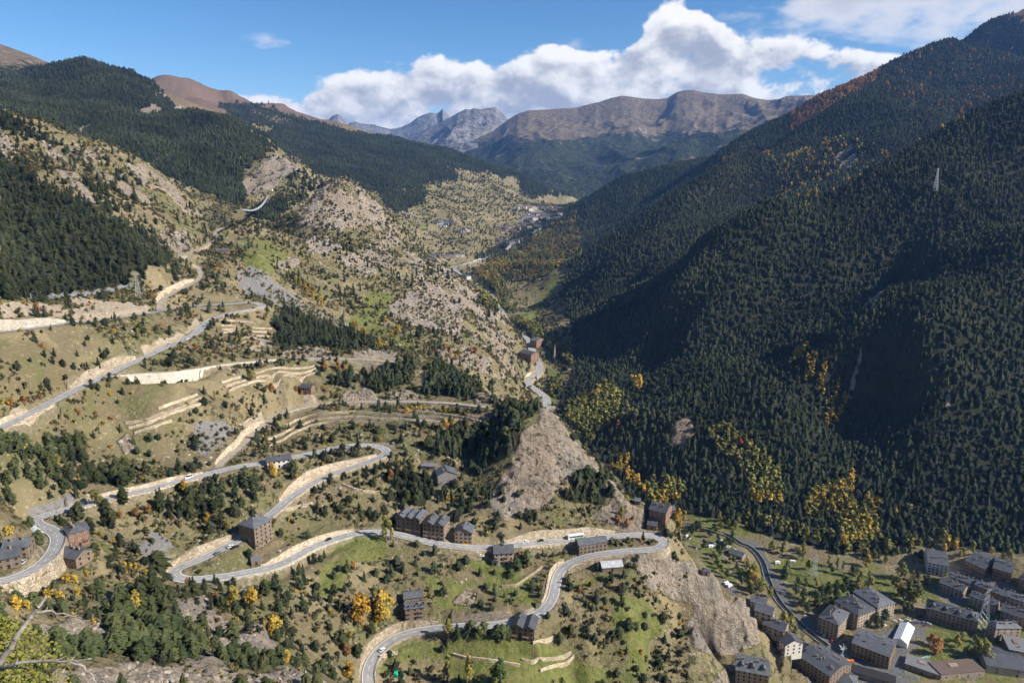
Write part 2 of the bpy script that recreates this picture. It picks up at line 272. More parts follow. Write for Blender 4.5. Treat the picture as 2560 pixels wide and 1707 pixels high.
# hidden ground (azimuth from picture x, range, height): ravine, backs of the crests, valley floor behind the rocks
HID = [(-200, 1150, -40), (100, 1180, -60), (300, 1180, -80), (450, 1180, -110), (600, 1180, -150), (680, 1250, -160), (560, 1120, -140), (760, 1450, -120), (850, 1800, -150), (950, 1900, -190), (1020, 1800, -230),
       (1060, 1750, -270), (1130, 1650, -285), (1200, 1480, -300), (1420, 640, -300), (1440, 760, -345), (1520, 620, -320), (1560, 700, -362), (1640, 640, -360), (1740, 600, -355), (1800, 580, -366), (1860, 570, -368), (1900, 580, -371), (1320, 1000, -330), (1340, 720, -315),
       (1300, 800, -325), (200, 2900, 260), (-300, 2900, 300), (-300, 2300, 330), (-300, 1600, 100), (420, 2800, 200), (560, 2600, 60), (700, 2500, 0), (800, 2400, -60), (300, 4800, 400), (600, 4800, 350), (900, 4800, 150), (1200, 4700, 0), (1400, 4700, -250), (1500, 4000, -300),
       (1600, 3600, -150), (1800, 3700, -20), (2100, 3900, 150), (2400, 4100, 400), (2700, 4100, 500), (2100, 4900, -100), (2600, 4900, 100), (1600, 4900, -300), (1000, 5400, -200), (400, 5400, 100), (-300, 5400, 200), (-300, 4300, 500), (-300, 3600, 400),
       (-300, 420, -100), (-300, 300, -130), (-300, 240, -120), (-300, 600, -40), (-300, 800, 90),
       (-300, 5, -14), (0, 5, -15), (300, 5, -16), (800, 5, -17), (1300, 5, -18), (2000, 5, -18), (2800, 5, -18), (-300, 14, -20), (0, 14, -21), (300, 14, -22), (1000, 14, -26), (2000, 14, -27), (2800, 14, -26),
       (-300, 50, -46), (0, 50, -46), (500, 50, -50), (1000, 50, -60), (1500, 50, -62), (2000, 50, -60), (2800, 50, -60), (-300, 110, -82), (0, 110, -86), (500, 110, -95), (1000, 120, -115), (1500, 120, -118), (2000, 120, -115), (2800, 120, -110),
       (900, 210, -190), (1300, 220, -205), (1700, 230, -215), (2200, 240, -220), (2800, 240, -210), (1100, 310, -268), (1500, 320, -290), (1900, 340, -310), (2400, 350, -320), (2800, 350, -310), (1800, 430, -365), (2200, 440, -372), (2700, 450, -372)]
# points along ridges that stand out of the noise
cps = []
def _parse(s):
    return [(s[i], float(s[i + 1]), float(s[i + 2]), float(s[i + 3])) for i in range(0, len(s), 4)]
for r, x, y, t in _parse(LEFT):
    u, v = P(r, x, y); p = by_t(u, v, t)
    if -p[2] > 0: p = p * np.interp(-p[2], *_FD)
    else: p = p * 1.12
    cps.append(p)
for r, x, y, t in _parse(REST): cps.append(by_t(*P(r, x, y), t))
for r, x, y, d in _parse(FLOOR): cps.append(by_d(*P(r, x, y), d))
for u, r, z in HID:
    a = math.atan((u - CX) / F_PX); cps.append(np.array([math.sin(a) * r, math.cos(a) * r, z]))
for k, p in ROADS.items():
    st = 7 if k != 'valley' else 25
    cps += list(p[::st])
cps = np.array(cps)
_az = np.arctan2(cps[:, 0], cps[:, 1]); _rho = np.hypot(cps[:, 0], cps[:, 1]); _w = cps[:, 2] / _rho
_pp = np.stack([_az, np.log(_rho)], 1)
_D = np.sqrt(((_pp[:, None] - _pp[None]) ** 2).sum(2) + 1e-6)
_n = len(_pp)
_A = np.zeros((_n + 3, _n + 3)); _A[:_n, :_n] = -_D - np.eye(_n) * -2e-3
_A[:_n, :_n] = _D - np.eye(_n) * 2.5e-3
_A[:_n, _n] = 1; _A[:_n, _n + 1:] = _pp; _A[_n, :_n] = 1; _A[_n + 1:, :_n] = _pp.T
_c = np.linalg.solve(_A, np.concatenate([_w, [0, 0, 0]]))
def rbf(az, lr):
    q = np.stack([az.ravel(), lr.ravel()], 1); out = np.empty(len(q))
    for i in range(0, len(q), 20000):
        b = q[i:i + 20000]
        D = np.sqrt((b[:, None, 0] - _pp[None, :, 0]) ** 2 + (b[:, None, 1] - _pp[None, :, 1]) ** 2 + 1e-6)
        out[i:i + 20000] = D @ _c[:_n] + _c[_n] + b @ _c[_n + 1:]
    return out.reshape(az.shape)
# fan grid
NA, AZ0, AZ1 = 800, rad(-43), rad(43)
lr_knots = [(4, 0), (60, 40), (160, 100), (260, 250), (620, 640), (1000, 760), (2400, 900), (5400, 980)]
NR = lr_knots[-1][1] + 1
GAZ = np.linspace(AZ0, AZ1, NA)
GLR = np.interp(np.arange(NR), [k[1] for k in lr_knots], [math.log(k[0]) for k in lr_knots])
ca = np.linspace(AZ0, AZ1, 280); cl = np.linspace(GLR[0], GLR[-1], 420)
cg = rbf(*np.meshgrid(ca, cl))                       # [lr, az]
def bil(grid, xa, xl, A0, dA, L0, dL):
    fa = np.clip((xa - A0) / dA, 0, grid.shape[1] - 1.001); fl = np.clip((xl - L0) / dL, 0, grid.shape[0] - 1.001)
    ia = fa.astype(int); il = fl.astype(int); fa = fa - ia; fl = fl - il
    return (grid[il, ia] * (1 - fa) + grid[il, ia + 1] * fa) * (1 - fl) + (grid[il + 1, ia] * (1 - fa) + grid[il + 1, ia + 1] * fa) * fl
AZG, LRG = np.meshgrid(GAZ, GLR); RG = np.exp(LRG)
XG = RG * np.sin(AZG); YG = RG * np.cos(AZG)
ZG = bil(cg, AZG, LRG, ca[0], ca[1] - ca[0], cl[0], cl[1] - cl[0]) * RG

def polysd(u, v, poly):
    """signed distance in picture px to a polygon, positive inside"""
    poly = np.asarray(poly, float); n = len(poly); d = np.full(u.shape, 1e9); ins = np.zeros(u.shape, bool)
    for i in range(n):
        a = poly[i]; b = poly[(i + 1) % n]; e = b - a; L = e @ e + 1e-9
        wx = u - a[0]; wy = v - a[1]
        t = np.clip((wx * e[0] + wy * e[1]) / L, 0, 1)
        d = np.minimum(d, (wx - e[0] * t) ** 2 + (wy - e[1] * t) ** 2)
        c = ((a[1] > v) != (b[1] > v)) & (u < (b[0] - a[0]) * (v - a[1]) / (b[1] - a[1] + 1e-12) + a[0])
        ins ^= c
    d = np.sqrt(d); return np.where(ins, d, -d)

# cover polygons: kind strength tmin tmax soft | region x,y ...   (ground that is a different stuff: bare rock, green grass, scree, tarmac yard)
COVER = """rock 1 420 620 7 | C 160,518 60,395 100,300 200,150 270,20 G 300,1400 400,1280 450,1190 520,1195 580,1280 640,1400 C 620,0 720,120 790,205 740,200 640,190 560,270 500,350 450,430 330,470 200,510
rock .9 420 620 5 | C 790,200 930,370 1060,450 1050,560 960,540 880,540 720,490 830,420 860,350 830,260
rock .85 420 620 9 | C 950,760 1100,730 1230,740 1420,830 1540,900 1640,980 1740,1040 1790,1180 1808,1290 1700,1360 1560,1400 1400,1330 1330,1200 1380,1080 1200,1000 1100,950 1050,880
rock 1 420 640 5 | C 1690,1390 1560,1490 1480,1568 1640,1580
rock .5 900 1500 8 | U 430,1240 500,1120 620,990 720,935 850,940 1000,1050 1100,1160 1200,1260 1280,1380 1100,1340 900,1290 650,1330 520,1280
rock .46 900 1500 8 | U 1200,1260 1350,1380 1450,1480 F 1500,230 1620,300 1730,400 1850,520 1900,650 1960,760 G 270,900 F 1850,950 1700,930 1620,800 1650,650 1500,480 1300,300 1150,150 U 1000,1450 1100,1350
rock 1 800 1300 4 | U 500,1420 560,1390 650,1370 800,1470 700,1500 540,1510
rock .95 1300 1800 6 | U 0,1000 150,880 300,760 420,780 515,850 450,900 330,930 280,990 220,1050 60,1060
rock .8 700 1100 5 | F 450,0 680,20 740,50 500,80
rock .8 700 1100 5 | F 230,170 400,130 440,180 300,220
rock .7 700 1200 7 | F 560,170 900,80 1080,100 1080,170 900,250 760,200
rock .85 700 1100 8 | F 1060,480 1250,340 1400,330 1600,500 1550,700 1450,650 1300,620 1060,560
rock .7 550 900 6 | F 1400,800 1600,750 1900,900 1880,1000 1700,950 1450,850
rock .95 500 1000 5 | T 0,740 60,760 110,890 40,930 0,890
rock .9 500 1000 4 | T 250,800 400,870 495,965 330,880
rock .8 500 1000 5 | T 360,980 500,1000 620,1180 690,1255 580,1200
rock .9 500 1000 5 | T 1050,1400 1200,1370 1260,1480 1180,1530 1050,1440
rock .42 500 1100 12 | T 380,790 700,880 1000,1000 1500,1230 1450,1330 1000,1250 700,1050
dirt .9 380 700 4 | E 0,430 200,440 480,480 500,540 0,560
dirt 1 380 700 4 | E 500,420 700,430 1080,460 1050,510 880,540 510,580
dirt .7 380 700 6 | E 1000,740 1300,640 1400,560 1420,600 1300,690 1040,810
dirt .8 380 700 4 | E 60,1200 300,1120 450,1080 460,1100 250,1220 80,1230
scree .95 500 1000 8 | F -50,150 200,250 450,450 780,610 760,670 600,570 350,500 200,430 0,350
scree .9 400 600 6 | E 1360,1310 1600,1270 1700,1330 1560,1480 1450,1568 1380,1400
scree .8 300 500 6 | A 860,680 980,590 1080,640 1160,700 1080,780 930,760
scree .8 300 500 4 | A 160,410 480,350 500,390 200,470
rock .75 150 400 8 | A 200,1200 500,1150 820,1290 650,1330 300,1300
rock .85 150 480 8 | A 1100,1050 1300,1000 1500,1150 1700,1280 1850,1360 1700,1430 1400,1310 1200,1200
rock .8 120 330 10 | A 300,1600 350,1480 700,1430 850,1400 1080,1450 1300,1380 1500,1500 1808,1600
rock .8 200 480 8 | B 0,1200 150,1180 260,1330 60,1400
rock .9 200 400 6 | B 60,1560 300,1480 520,1530 600,1600 80,1600
rock 1 300 600 3 | A 820,-40 870,75 800,100 760,10
rock .9 300 600 3 | B 1380,1040 1450,960 1520,980 1510,1070 1420,1060
rock .8 400 700 3 | F 830,1385 1100,1450 1110,1490 950,1430 830,1410
rock .9 400 700 3 | F 690,1130 760,1090 900,1060 1010,1130 1150,1060 1300,1130
rock 1 400 700 3 | F 1660,1095 1740,1090 1850,1110 1880,1150 1680,1170
dirt 1 400 700 3 | F 425,1180 450,1100 500,1100 600,1150
rock .8 400 800 4 | F 260,800 350,785 650,790 650,830 280,832
rock .8 400 800 4 | F 800,810 980,790 1140,820 1140,850 820,840
dirt .9 400 700 4 | F -40,1280 220,1190 240,1230 60,1330
dirt .7 400 700 5 | F 0,710 80,690 240,730 240,770 100,790 0,740
rock .95 700 1400 4 | H 750,900 930,740 975,830 920,920 840,970
rock .9 700 1400 3 | H 950,600 1060,550 1050,630
rock .9 700 1400 3 | H 725,1280 790,1150 795,1220 745,1295
rock .9 700 1400 3 | H 1400,1360 1430,1265 1455,1320
rock .8 700 1400 4 | G 1340,1500 1400,1290 1500,1290 1520,1420 1440,1520
rock .45 700 2600 4 | W 830,950 960,920 1010,980 900,1060 840,1000
rock .9 1500 2600 3 | T 950,480 1100,465 1150,500 1000,515
rock .85 1500 2600 3 | T 860,580 1000,560 1060,590 1150,560 1260,570 1270,610 1100,600 960,635
rock .8 1500 2600 3 | T 460,770 540,730 620,720 560,750
rock .8 1300 2600 3 | T 1000,940 1130,890 1120,910 1040,940
rock .85 1300 2600 4 | T 1390,920 1500,870 1530,890 1440,920
rock .8 1500 2600 3 | T 1620,720 1700,780 1650,760
green .8 380 500 12 | B 500,740 680,650 900,612 965,700 900,780 700,830 600,1060 500,1000
green .7 380 500 8 | B 1400,750 1640,760 1808,800 1808,900 1600,880 1450,800
green .75 380 520 8 | C 0,780 280,760 300,830 100,920
green .55 380 520 10 | C 200,900 440,740 600,740 440,800 420,1000 350,1060 0,1090 -300,1080 -350,900 0,900
green .8 380 520 5 | C 540,1000 620,910 900,865 800,900 640,960
green .6 380 520 12 | C 760,1100 820,1000 1000,1000 1100,1100 1250,1180 1100,1300 1050,1568 820,1568 850,1300
green 1 380 520 4 | C 0,1250 200,1290 400,1305 590,1365 620,1420 890,1500 890,1600 0,1600 -200,1560 -250,1330
green .8 380 520 4 | B 860,1450 950,1440 950,1500 880,1530
green .6 380 520 6 | B 920,1370 1000,1310 1290,1280 1290,1410 950,1420
green .9 380 520 4 | B 1260,310 1300,300 1480,330 1400,335
green .5 380 620 8 | B 990,90 1180,180 1240,210 1230,240 1050,150
green 1 600 900 6 | D 150,780 400,760 700,870 720,990 600,1020 250,900
green .7 600 900 6 | D 820,780 980,880 1000,1060 850,1000 760,960 690,880
green 1 500 800 3 | D 1110,1440 1300,1320 1400,1300 1450,1450 1200,1480
green 1 500 800 3 | D 1150,900 1230,890 1240,920 1160,950
green .9 500 900 4 | C 1250,450 1500,480 1808,600 1700,620 1400,540
green .6 500 900 8 | C 1290,560 1650,620 1720,800 1700,980 1500,860
green .75 600 1000 10 | F 760,620 850,450 1000,280 1140,270 1120,480 1030,550 1000,620 1150,680 1300,740 1320,790 1050,780 900,640
green .5 600 1000 12 | F 0,20 220,0 430,130 200,250 0,170
green .7 1000 2200 4 | G 250,480 420,340 560,280 540,330 450,450 380,560 300,560
green .8 1200 2400 3 | G 0,270 190,290 100,340 0,330
green .9 800 1500 3 | G 460,880 610,950 560,990 470,980
green .7 800 1500 3 | G 370,1060 470,1000 580,1180 480,1120
green .8 1500 3000 3 | U 1200,1230 1330,1240 1200,1270
green .7 1500 3000 3 | U 1380,1260 1500,1270 1500,1310 1400,1290
green .6 1500 3000 4 | X 1200,720 1350,720 1250,800 1160,760
green .5 600 1400 4 | G 880,1080 1060,1060 1080,1170 960,1180
green .6 300 420 6 | A 600,620 680,650 740,760 640,740
green .35 480 820 3 | D 1160,900 1330,840 1820,1000 1900,1620 980,1620 1060,1420 1000,1150 1130,1130
tarmac 1 480 640 3 | D 330,1150 420,1130 480,1200 700,1300 860,1250 1060,1190 1400,1280 1420,1320 1130,1330 1080,1420 1040,1500 1290,1560 1290,1600 400,1600 360,1420 540,1330
tarmac 1 480 800 3 | D 1150,960 1250,930 1460,1010 1808,1080 1808,1240 1560,1280 1060,1180 1160,1120
tarmac .9 560 800 3 | D 1330,820 1450,850 1808,980 1808,1020 1450,900 1320,860
tarmac .8 560 900 3 | D 150,890 230,880 290,1000 330,1130 270,1100 200,980
tarmac .7 560 900 4 | C 1310,580 1400,640 1560,720 1700,960 1620,1000 1480,800 1360,680
tarmac .8 600 900 3 | D -10,640 60,635 150,740 90,720""".strip().split('\n')
# forest polygons: kind density(0..1) tmin tmax | ...
WOODS = """pine 1 640 3600 | Z 1451,504 1550,440 1760,379 1940,314 2089,256 2192,186 2334,115 2440,66 2500,45 2540,60 2600,130 2700,150 2800,300 2800,1300 2600,1375 2557,1385 2325,1360 2208,1380 2100,1385 1950,1345 1800,1300 1640,1280 1560,1215 1470,1120 1420,1030 1400,1000 1440,930 1440,880 1425,800 1400,740 1420,690 1370,650 1340,690 1240,650 1190,650 1260,600 1330,560
pine .96 1250 2450 | T 0,330 120,300 400,250 520,200 900,290 1000,370 1250,510 1700,760 1800,850 1600,830 1560,960 1620,1130 1580,1210 1450,1180 1000,985 700,870 380,790 200,690 0,585
pine .97 380 900 | T 0,900 150,960 250,1080 520,1170 700,1290 950,1400 1090,1480 E 1200,80 1240,160 1060,200 950,240 880,330 650,350 380,400 180,420 0,410
pine .8 500 900 | T 0,590 200,700 440,860 480,900 380,860 200,760 60,720 0,700
pine .6 600 1000 | T 480,1030 700,1100 820,1280 700,1300 560,1200
pine .5 600 1000 | T 660,1000 720,1030 900,1070 1000,1180 900,1200 750,1110
pine 1 500 760 | F 230,560 340,470 420,500 520,600 850,650 930,760 800,800 560,770 250,770
pine .9 430 700 | F -20,440 60,480 250,450 300,500 330,470 250,420 60,370 E 1580,330 1420,280 1440,360
pine 1 430 700 | F 1320,1040 1360,930 1480,870 1560,910 1700,960 1780,1010 1690,1080 1600,1130 1310,1110
pine .95 430 700 | F 880,1000 1060,900 1180,850 1260,860 1240,960 1080,1070 900,1090
pine .6 430 700 | F 680,1010 780,960 860,1000 800,1070 700,1070
pine .9 400 640 | B 1000,230 1080,190 1240,250 1250,300 1200,420 1120,420 1000,370
pine .75 400 640 | F 1560,1350 1750,1280 1900,1210 1960,1240 1996,1300 1996,1500 1500,1568 1250,1500 1450,1440
pine .8 400 640 | G 180,1200 260,1100 330,1070 440,1170 400,1230 G 300,1320 120,1420 0,1500 0,1300
pine .6 400 640 | B 1350,350 1500,380 1600,480 1400,480 1270,370
pine .7 400 640 | C 0,0 240,0 200,110 60,200 50,330 -60,250
pine .75 420 640 | C 580,280 660,220 780,200 850,340 800,420 700,410 560,400 480,430
pine .75 180 420 | A 640,480 700,390 760,560 720,580
pine .8 180 420 | A 550,980 700,1010 740,1060 700,1230 850,1280 880,1180 820,980 930,890 1020,960 1170,1080 1160,1280 1250,1300 1350,1380 1500,1480 1350,1560 1200,1440 1050,1480 960,1420 700,1400 400,1420 330,1330 560,1330 720,1350 850,1290 900,1200 900,1050 800,1000 640,1060
pine .7 180 420 | A 1400,1380 1808,1440 1808,1568 1560,1500
pine .6 200 460 | B 0,1330 200,1230 260,1340 200,1420 0,1480
pine .8 300 520 | A 700,180 830,170 830,310 730,310
pine .75 300 520 | A 560,180 680,160 680,290 560,290
pine .6 300 520 | A 0,50 560,0 560,330 250,350 0,400
pine .62 300 480 | A 1000,430 1300,350 1600,270 1700,260 1650,380 1400,480 1200,540 1050,480
pine .6 300 480 | A 620,430 740,430 760,600 650,560
pine .5 300 480 | B 150,920 260,900 250,1010 160,1040 20,980
pine .6 1300 1800 | U 0,650 240,660 300,740 200,760 100,860 60,930 0,950
pine .45 1200 1700 | U 380,950 500,900 650,920 640,1000 560,1060 420,1150 360,1210 330,1100
pine .9 1300 1900 | U 250,1100 330,1060 350,1180 230,1260 60,1200
pine 1 2500 4300 | U 130,620 300,560 450,500 600,510 900,590 1100,620 1300,655 1600,690 1900,790 2100,860 2190,920 2050,940 1950,880 1750,870 1620,870 1720,960 1580,960 1480,960 1400,1020 1250,1040 1100,1050 1000,1030 830,930 700,940 520,860 480,780 300,720
pine .4 2500 4400 | T 1430,560 1800,580 U 300,430 600,500 300,560 0,520
pine 1 2000 3000 | U 1080,1050 1450,1040 1460,1130 1250,1160 1120,1110
pine .9 2800 4300 | V 580,860 760,950 900,1030 1000,1060 900,1060 700,1080 640,1040
pine .5 1600 3200 | X 1400,760 2352,250 2352,800 1900,700""".strip().split('\n')
def parse_poly(line):
    head, body = line.split('|'); h = head.split(); pts = []; reg = None
    for tok in body.split():
        if ',' in tok:
            x, y = tok.split(','); pts.append(P(reg, float(x), float(y)))
        else: reg = tok
    return h, pts

# buildings: facade from L to R (picture, at the ground), depth, storeys, roof, wall, extras, label
# roof: g ridge along the facade, f ridge towards the viewer, h hipped, t flat
BLD = [
 dict(n='house', L=('A', 25, 775), R=('A', 188, 752), d=10, s=2, roof='g', w='stone', ch=2, bal=1, lab='stone house with slate roof left of the road bend, the upper of two'),
 dict(n='house', L=('A', -70, 858), R=('A', 138, 812), d=11, s=2, roof='g', w='stone', ch=2, bal=1, lab='stone house with slate roof left of the road bend, the lower of two'),
 dict(n='house', L=('A', 388, 812), R=('A', 497, 832), d=10, s=2, roof='g', w='stone', ch=3, bal=0, win=2, lab='tall narrow stone house right of the left road bend, nearest the wall'),
 dict(n='house', L=('A', 452, 705), R=('A', 588, 665), d=10, s=3, roof='h', w='brick', ch=2, bal=2, lab='reddish house with balconies and hipped slate roof beside the left bend'),
 dict(n='apartment_house', L=('A', 1652, 706), R=('A', 1762, 640), d=13, s=5, roof='h', w='stone', ch=3, bal=2, lab='five storey stone apartment house on the inside of the left hairpin'),
 dict(n='garage', L=('A', 1625, 812), R=('A', 1690, 800), d=5, s=1, roof='t', w='stone', ch=0, bal=0, win=0, lab='low flat garage at the road below the five storey house'),
 dict(n='villa', L=('B', 178, 190), R=('B', 332, 168), d=9, s=2, roof='g', w='white', ch=4, bal=1, lab='white villa with slate roof and four chimneys above the long retaining wall'),
 dict(n='house', L=('B', 1278, 300), R=('B', 1402, 286), d=11, s=3, roof='f', w='grey', ch=2, bal=2, lab='grey timber and stone house on the terrace left of the big rock'),
 dict(n='garage', L=('B', 1168, 190), R=('B', 1262, 196), d=6, s=1, roof='t', w='stone', ch=0, bal=0, win=1, lab='flat roofed garage above the grey house'),
 dict(n='apartment_house', L=('B', 1010, 588), R=('B', 1163, 612), d=12, s=4, roof='f3', w='stone', ch=4, bal=3, lab='stone apartment row with three gables, leftmost of three by the road'),
 dict(n='apartment_house', L=('B', 1182, 635), R=('B', 1318, 652), d=12, s=4, roof='f2', w='stone', ch=3, bal=4, lab='stone apartment house with wooden balconies, middle of three by the road'),
 dict(n='apartment_house', L=('B', 1386, 668), R=('B', 1498, 674), d=10, s=3, roof='f', w='tan', ch=2, bal=0, win=4, lab='tan stone house behind the yellow car, rightmost of three by the road'),
 dict(n='house', L=('B', 1642, 806), R=('B', 1766, 800), d=11, s=3, roof='g', w='tan', ch=1, bal=4, lab='unplastered three storey house with open balconies below the road'),
 dict(n='shed', L=('B', 1626, 808), R=('B', 1668, 812), d=4, s=1.3, roof='t', w='metal', ch=0, bal=0, win=0, lab='small grey metal shed beside the unplastered house'),
 dict(n='house', L=('B', 1068, 1168), R=('B', 1192, 1152), d=14, s=4, roof='g2', w='stone', ch=2, bal=4, lab='stepped stone house with four balcony floors beside the yellow trees'),
 dict(n='inn', L=('C', 640, 742), R=('C', 818, 714), d=8, s=2.6, roof='g', w='stone', ch=2, bal=0, win=7, lab='long stone inn with slate roof inside the right hairpin'),
 dict(n='barn', L=('C', 790, 852), R=('C', 920, 842), d=8, s=1.2, roof='g', w='stone', rm='tin', ch=0, bal=0, win=0, lab='low barn with pale corrugated metal roof under the hairpin wall'),
 dict(n='lodge', L=('C', 1090, 512), R=('C', 1196, 540), d=14, s=3, roof='g', w='brick', ch=2, bal=2, lab='slate roofed lodge on the rock behind the right hairpin'),
 dict(n='lodge_annex', L=('C', 1078, 575), R=('C', 1140, 585), d=9, s=1.3, roof='g', w='stone', ch=0, bal=0, win=1, lab='low annex between the lodge and the hairpin'),
 dict(n='house', L=('C', 1212, 490), R=('C', 1262, 488), d=8, s=1.5, roof='g', w='white', ch=1, bal=0, win=2, lab='small white house just right of the lodge'),
 dict(n='cabin', L=('C', 1000, 415), R=('C', 1034, 418), d=5, s=1, roof='g', w='brick', ch=0, bal=0, win=1, lab='little red brown cabin on the crest behind the lodge'),
 dict(n='modern_house', L=('C', 202, 1280), R=('C', 350, 1302), d=12, s=3, roof='f2', w='stone', ch=1, bal=2, glass=1, lab='large stone house with tall windows above the terraced lawns'),
 dict(n='hut', L=('C', 1435, 872), R=('C', 1486, 878), d=4, s=1.2, roof='h', w='tan', ch=0, bal=0, win=1, lab='tiny stone hut alone on the lower rock spur'),
 dict(n='ruin', L=('F', 258, 1095), R=('F', 316, 1090), d=6, s=1.6, roof='n', w='tan', ch=0, bal=0, win=1, lab='roofless stone ruin beside the orange tree'),
 dict(n='stone_barn', L=('F', 432, 1095), R=('F', 508, 1098), d=8, s=2, roof='g', w='brick', ch=0, bal=0, win=1, lab='brown stone barn with slate roof above the terrace road'),
 dict(n='chalet', L=('E', 1552, 102), R=('E', 1630, 100), d=8, s=1.6, roof='g', w='brick', ch=1, bal=1, lab='dark chalet with terrace near the upper dirt road'),
 # the town
 dict(n='apartment_block', L=('D', 472, 1235), R=('D', 600, 1292), R2=('D', 722, 1228), s=5, roof='h', w='tan', ch=9, bal=4, lab='five storey apartment block at the street corner by the red car'),
 dict(n='apartment_block', L=('D', 726, 1228), R=('D', 846, 1182), d=24, s=5, roof='h', w='tan', ch=8, bal=3, lab='five storey apartment block in the middle of the row by the park'),
 dict(n='apartment_block', L=('D', 852, 1176), R=('D', 962, 1142), d=26, s=5, roof='h', w='tan', ch=8, bal=3, lab='five storey apartment block at the park end of the row'),
 dict(n='apartment_block', L=('D', 690, 1385), R=('D', 930, 1480), R2=('D', 1042, 1400), s=4, roof='g', w='ochre', ch=8, bal=6, lab='long ochre apartment block beside the white hall'),
 dict(n='apartment_block', L=('D', 1168, 1155), R=('D', 1500, 1250), R2=('D', 1560, 1205), s=4, roof='h', w='stone', ch=16, bal=10, dorm=4, lab='very long brown apartment block with many chimneys'),
 dict(n='apartment_block', L=('D', 1562, 1245), R=('D', 1612, 1292), R2=('D', 1682, 1205), s=4, roof='h', w='tan', ch=6, bal=2, lab='small apartment block right of the lattice mast'),
 dict(n='apartment_block', L=('D', 1178, 855), R=('D', 1310, 882), R2=('D', 1372, 805), s=4, roof='g', w='white', ch=6, bal=8, lab='white grey apartment house with balconies at the forest edge'),
 dict(n='apartment_block', L=('D', 1418, 835), R=('D', 1540, 892), R2=('D', 1598, 808), s=3.5, roof='g', w='brick', ch=5, bal=6, lab='brown balconied block on the upper street, left one'),
 dict(n='apartment_block', L=('D', 1598, 885), R=('D', 1720, 922), R2=('D', 1776, 862), s=3.5, roof='g', w='brick', ch=5, bal=6, lab='brown balconied block on the upper street, middle one'),
 dict(n='apartment_block', L=('D', 1765, 955), R=('D', 1870, 1000), d=16, s=3.5, roof='g', w='brick', ch=4, bal=5, lab='brown balconied block on the upper street at the picture edge'),
 dict(n='terraced_house', L=('D', 1255, 968), R=('D', 1405, 1030), d=12, s=3, roof='g', w='tan', ch=6, bal=3, lab='row of stone flats left in the cluster, front'),
 dict(n='terraced_house', L=('D', 1310, 925), R=('D', 1475, 985), d=10, s=3, roof='g', w='tan', ch=6, bal=3, lab='row of stone flats left in the cluster, behind'),
 dict(n='terraced_house', L=('D', 1482, 985), R=('D', 1676, 1062), d=10, s=3, roof='g', w='stone', ch=7, bal=4, lab='row of stone flats in the middle of the cluster, behind'),
 dict(n='terraced_house', L=('D', 1450, 1055), R=('D', 1618, 1125), d=10, s=3, roof='g', w='tan', ch=6, bal=3, lab='row of stone flats in the middle of the cluster, front'),
 dict(n='terraced_house', L=('D', 1684, 1060), R=('D', 1830, 1110), d=11, s=3, roof='g', w='tan', ch=6, bal=3, lab='row of stone flats at the picture edge, behind'),
 dict(n='terraced_house', L=('D', 1648, 1165), R=('D', 1850, 1232), d=14, s=3.5, roof='g', w='tan', ch=7, bal=4, lab='row of stone flats at the picture edge, front'),
 dict(n='terraced_house', L=('D', 352, 1480), R=('D', 545, 1610), d=26, s=4, roof='g', w='stone', ch=12, bal=4, lab='block with stepped slate roofs at the bottom by the roundabout'),
 dict(n='shop', L=('D', 540, 1580), R=('D', 712, 1640), d=14, s=2, roof='h', w='grey', ch=3, bal=0, lab='low shop roof at the bottom edge right of the stepped roofs'),
 dict(n='apartment_block', L=('D', -60, 1600), R=('D', 150, 1640), R2=('D', 215, 1545), s=5, roof='g', w='tan', ch=8, bal=6, dorm=3, lab='apartment block below the cliff at the bottom edge'),
 dict(n='house', L=('D', 40, 1075), R=('D', 138, 1100), d=10, s=2, roof='g', w='tan', ch=1, bal=0, lab='slate roofed house at the cliff foot, farthest of the row'),
 dict(n='house', L=('D', 66, 1140), R=('D', 176, 1175), d=11, s=2, roof='g', w='tan', ch=1, bal=0, lab='slate roofed house at the cliff foot, second of the row'),
 dict(n='house', L=('D', 118, 1230), R=('D', 252, 1282), d=12, s=2, roof='g', w='tan', ch=5, bal=1, lab='slate roofed house at the cliff foot with a row of chimneys'),
 dict(n='house', L=('D', 212, 1335), R=('D', 262, 1392), R2=('D', 346, 1345), s=3, roof='g', w='white', ch=1, bal=3, lab='white house with balconies at the cliff foot'),
 dict(n='house', L=('D', 372, 1398), R=('D', 512, 1440), d=11, s=2, roof='h', w='stone', ch=1, bal=0, lab='hipped roof house beside the roundabout'),
 dict(n='exhibition_hall', L=('D', 962, 1312), R=('D', 1050, 1345), R2=('D', 1182, 1272), s=1.6, roof='f', w='tent', rm='tent', ch=0, bal=0, win=0, lab='long white gabled hall on the yard'),
 dict(n='market_roof', L=('D', 690, 1520), R=('D', 970, 1600), d=9, s=1.6, roof='g', w='stone', rm='dark', ch=3, bal=0, win=0, lab='long dark roofed building along the bottom edge'),
 dict(n='annex_hall', L=('D', 1035, 1470), R=('D', 1265, 1550), d=14, s=1.5, roof='t', w='stone', ch=0, bal=0, win=3, lab='flat grey hall beside the playing field'),
 dict(n='sports_hall', L=('D', 1562, 1500), R=('D', 1830, 1540), d=26, s=2.4, roof='g', w='tan', ch=0, bal=0, win=2, lab='large dark wedge roofed sports hall in the corner'),
 dict(n='flat_building', L=('D', 1270, 1545), R=('D', 1552, 1520), d=14, s=1.6, roof='t', w='tan', rm='brown', ch=0, bal=0, win=4, lab='flat brown roofed building left of the sports hall'),
 dict(n='office_building', L=('D', 1702, 1410), R=('D', 1850, 1440), d=20, s=3, roof='t', w='brick', ch=1, bal=0, win=5, lab='reddish flat roofed building behind the sports hall'),
 dict(n='kiosk', L=('D', 205, 985), R=('D', 262, 1000), d=5, s=1, roof='g', w='white', ch=0, bal=0, win=1, lab='low white sanitary hut on the campsite lane'),
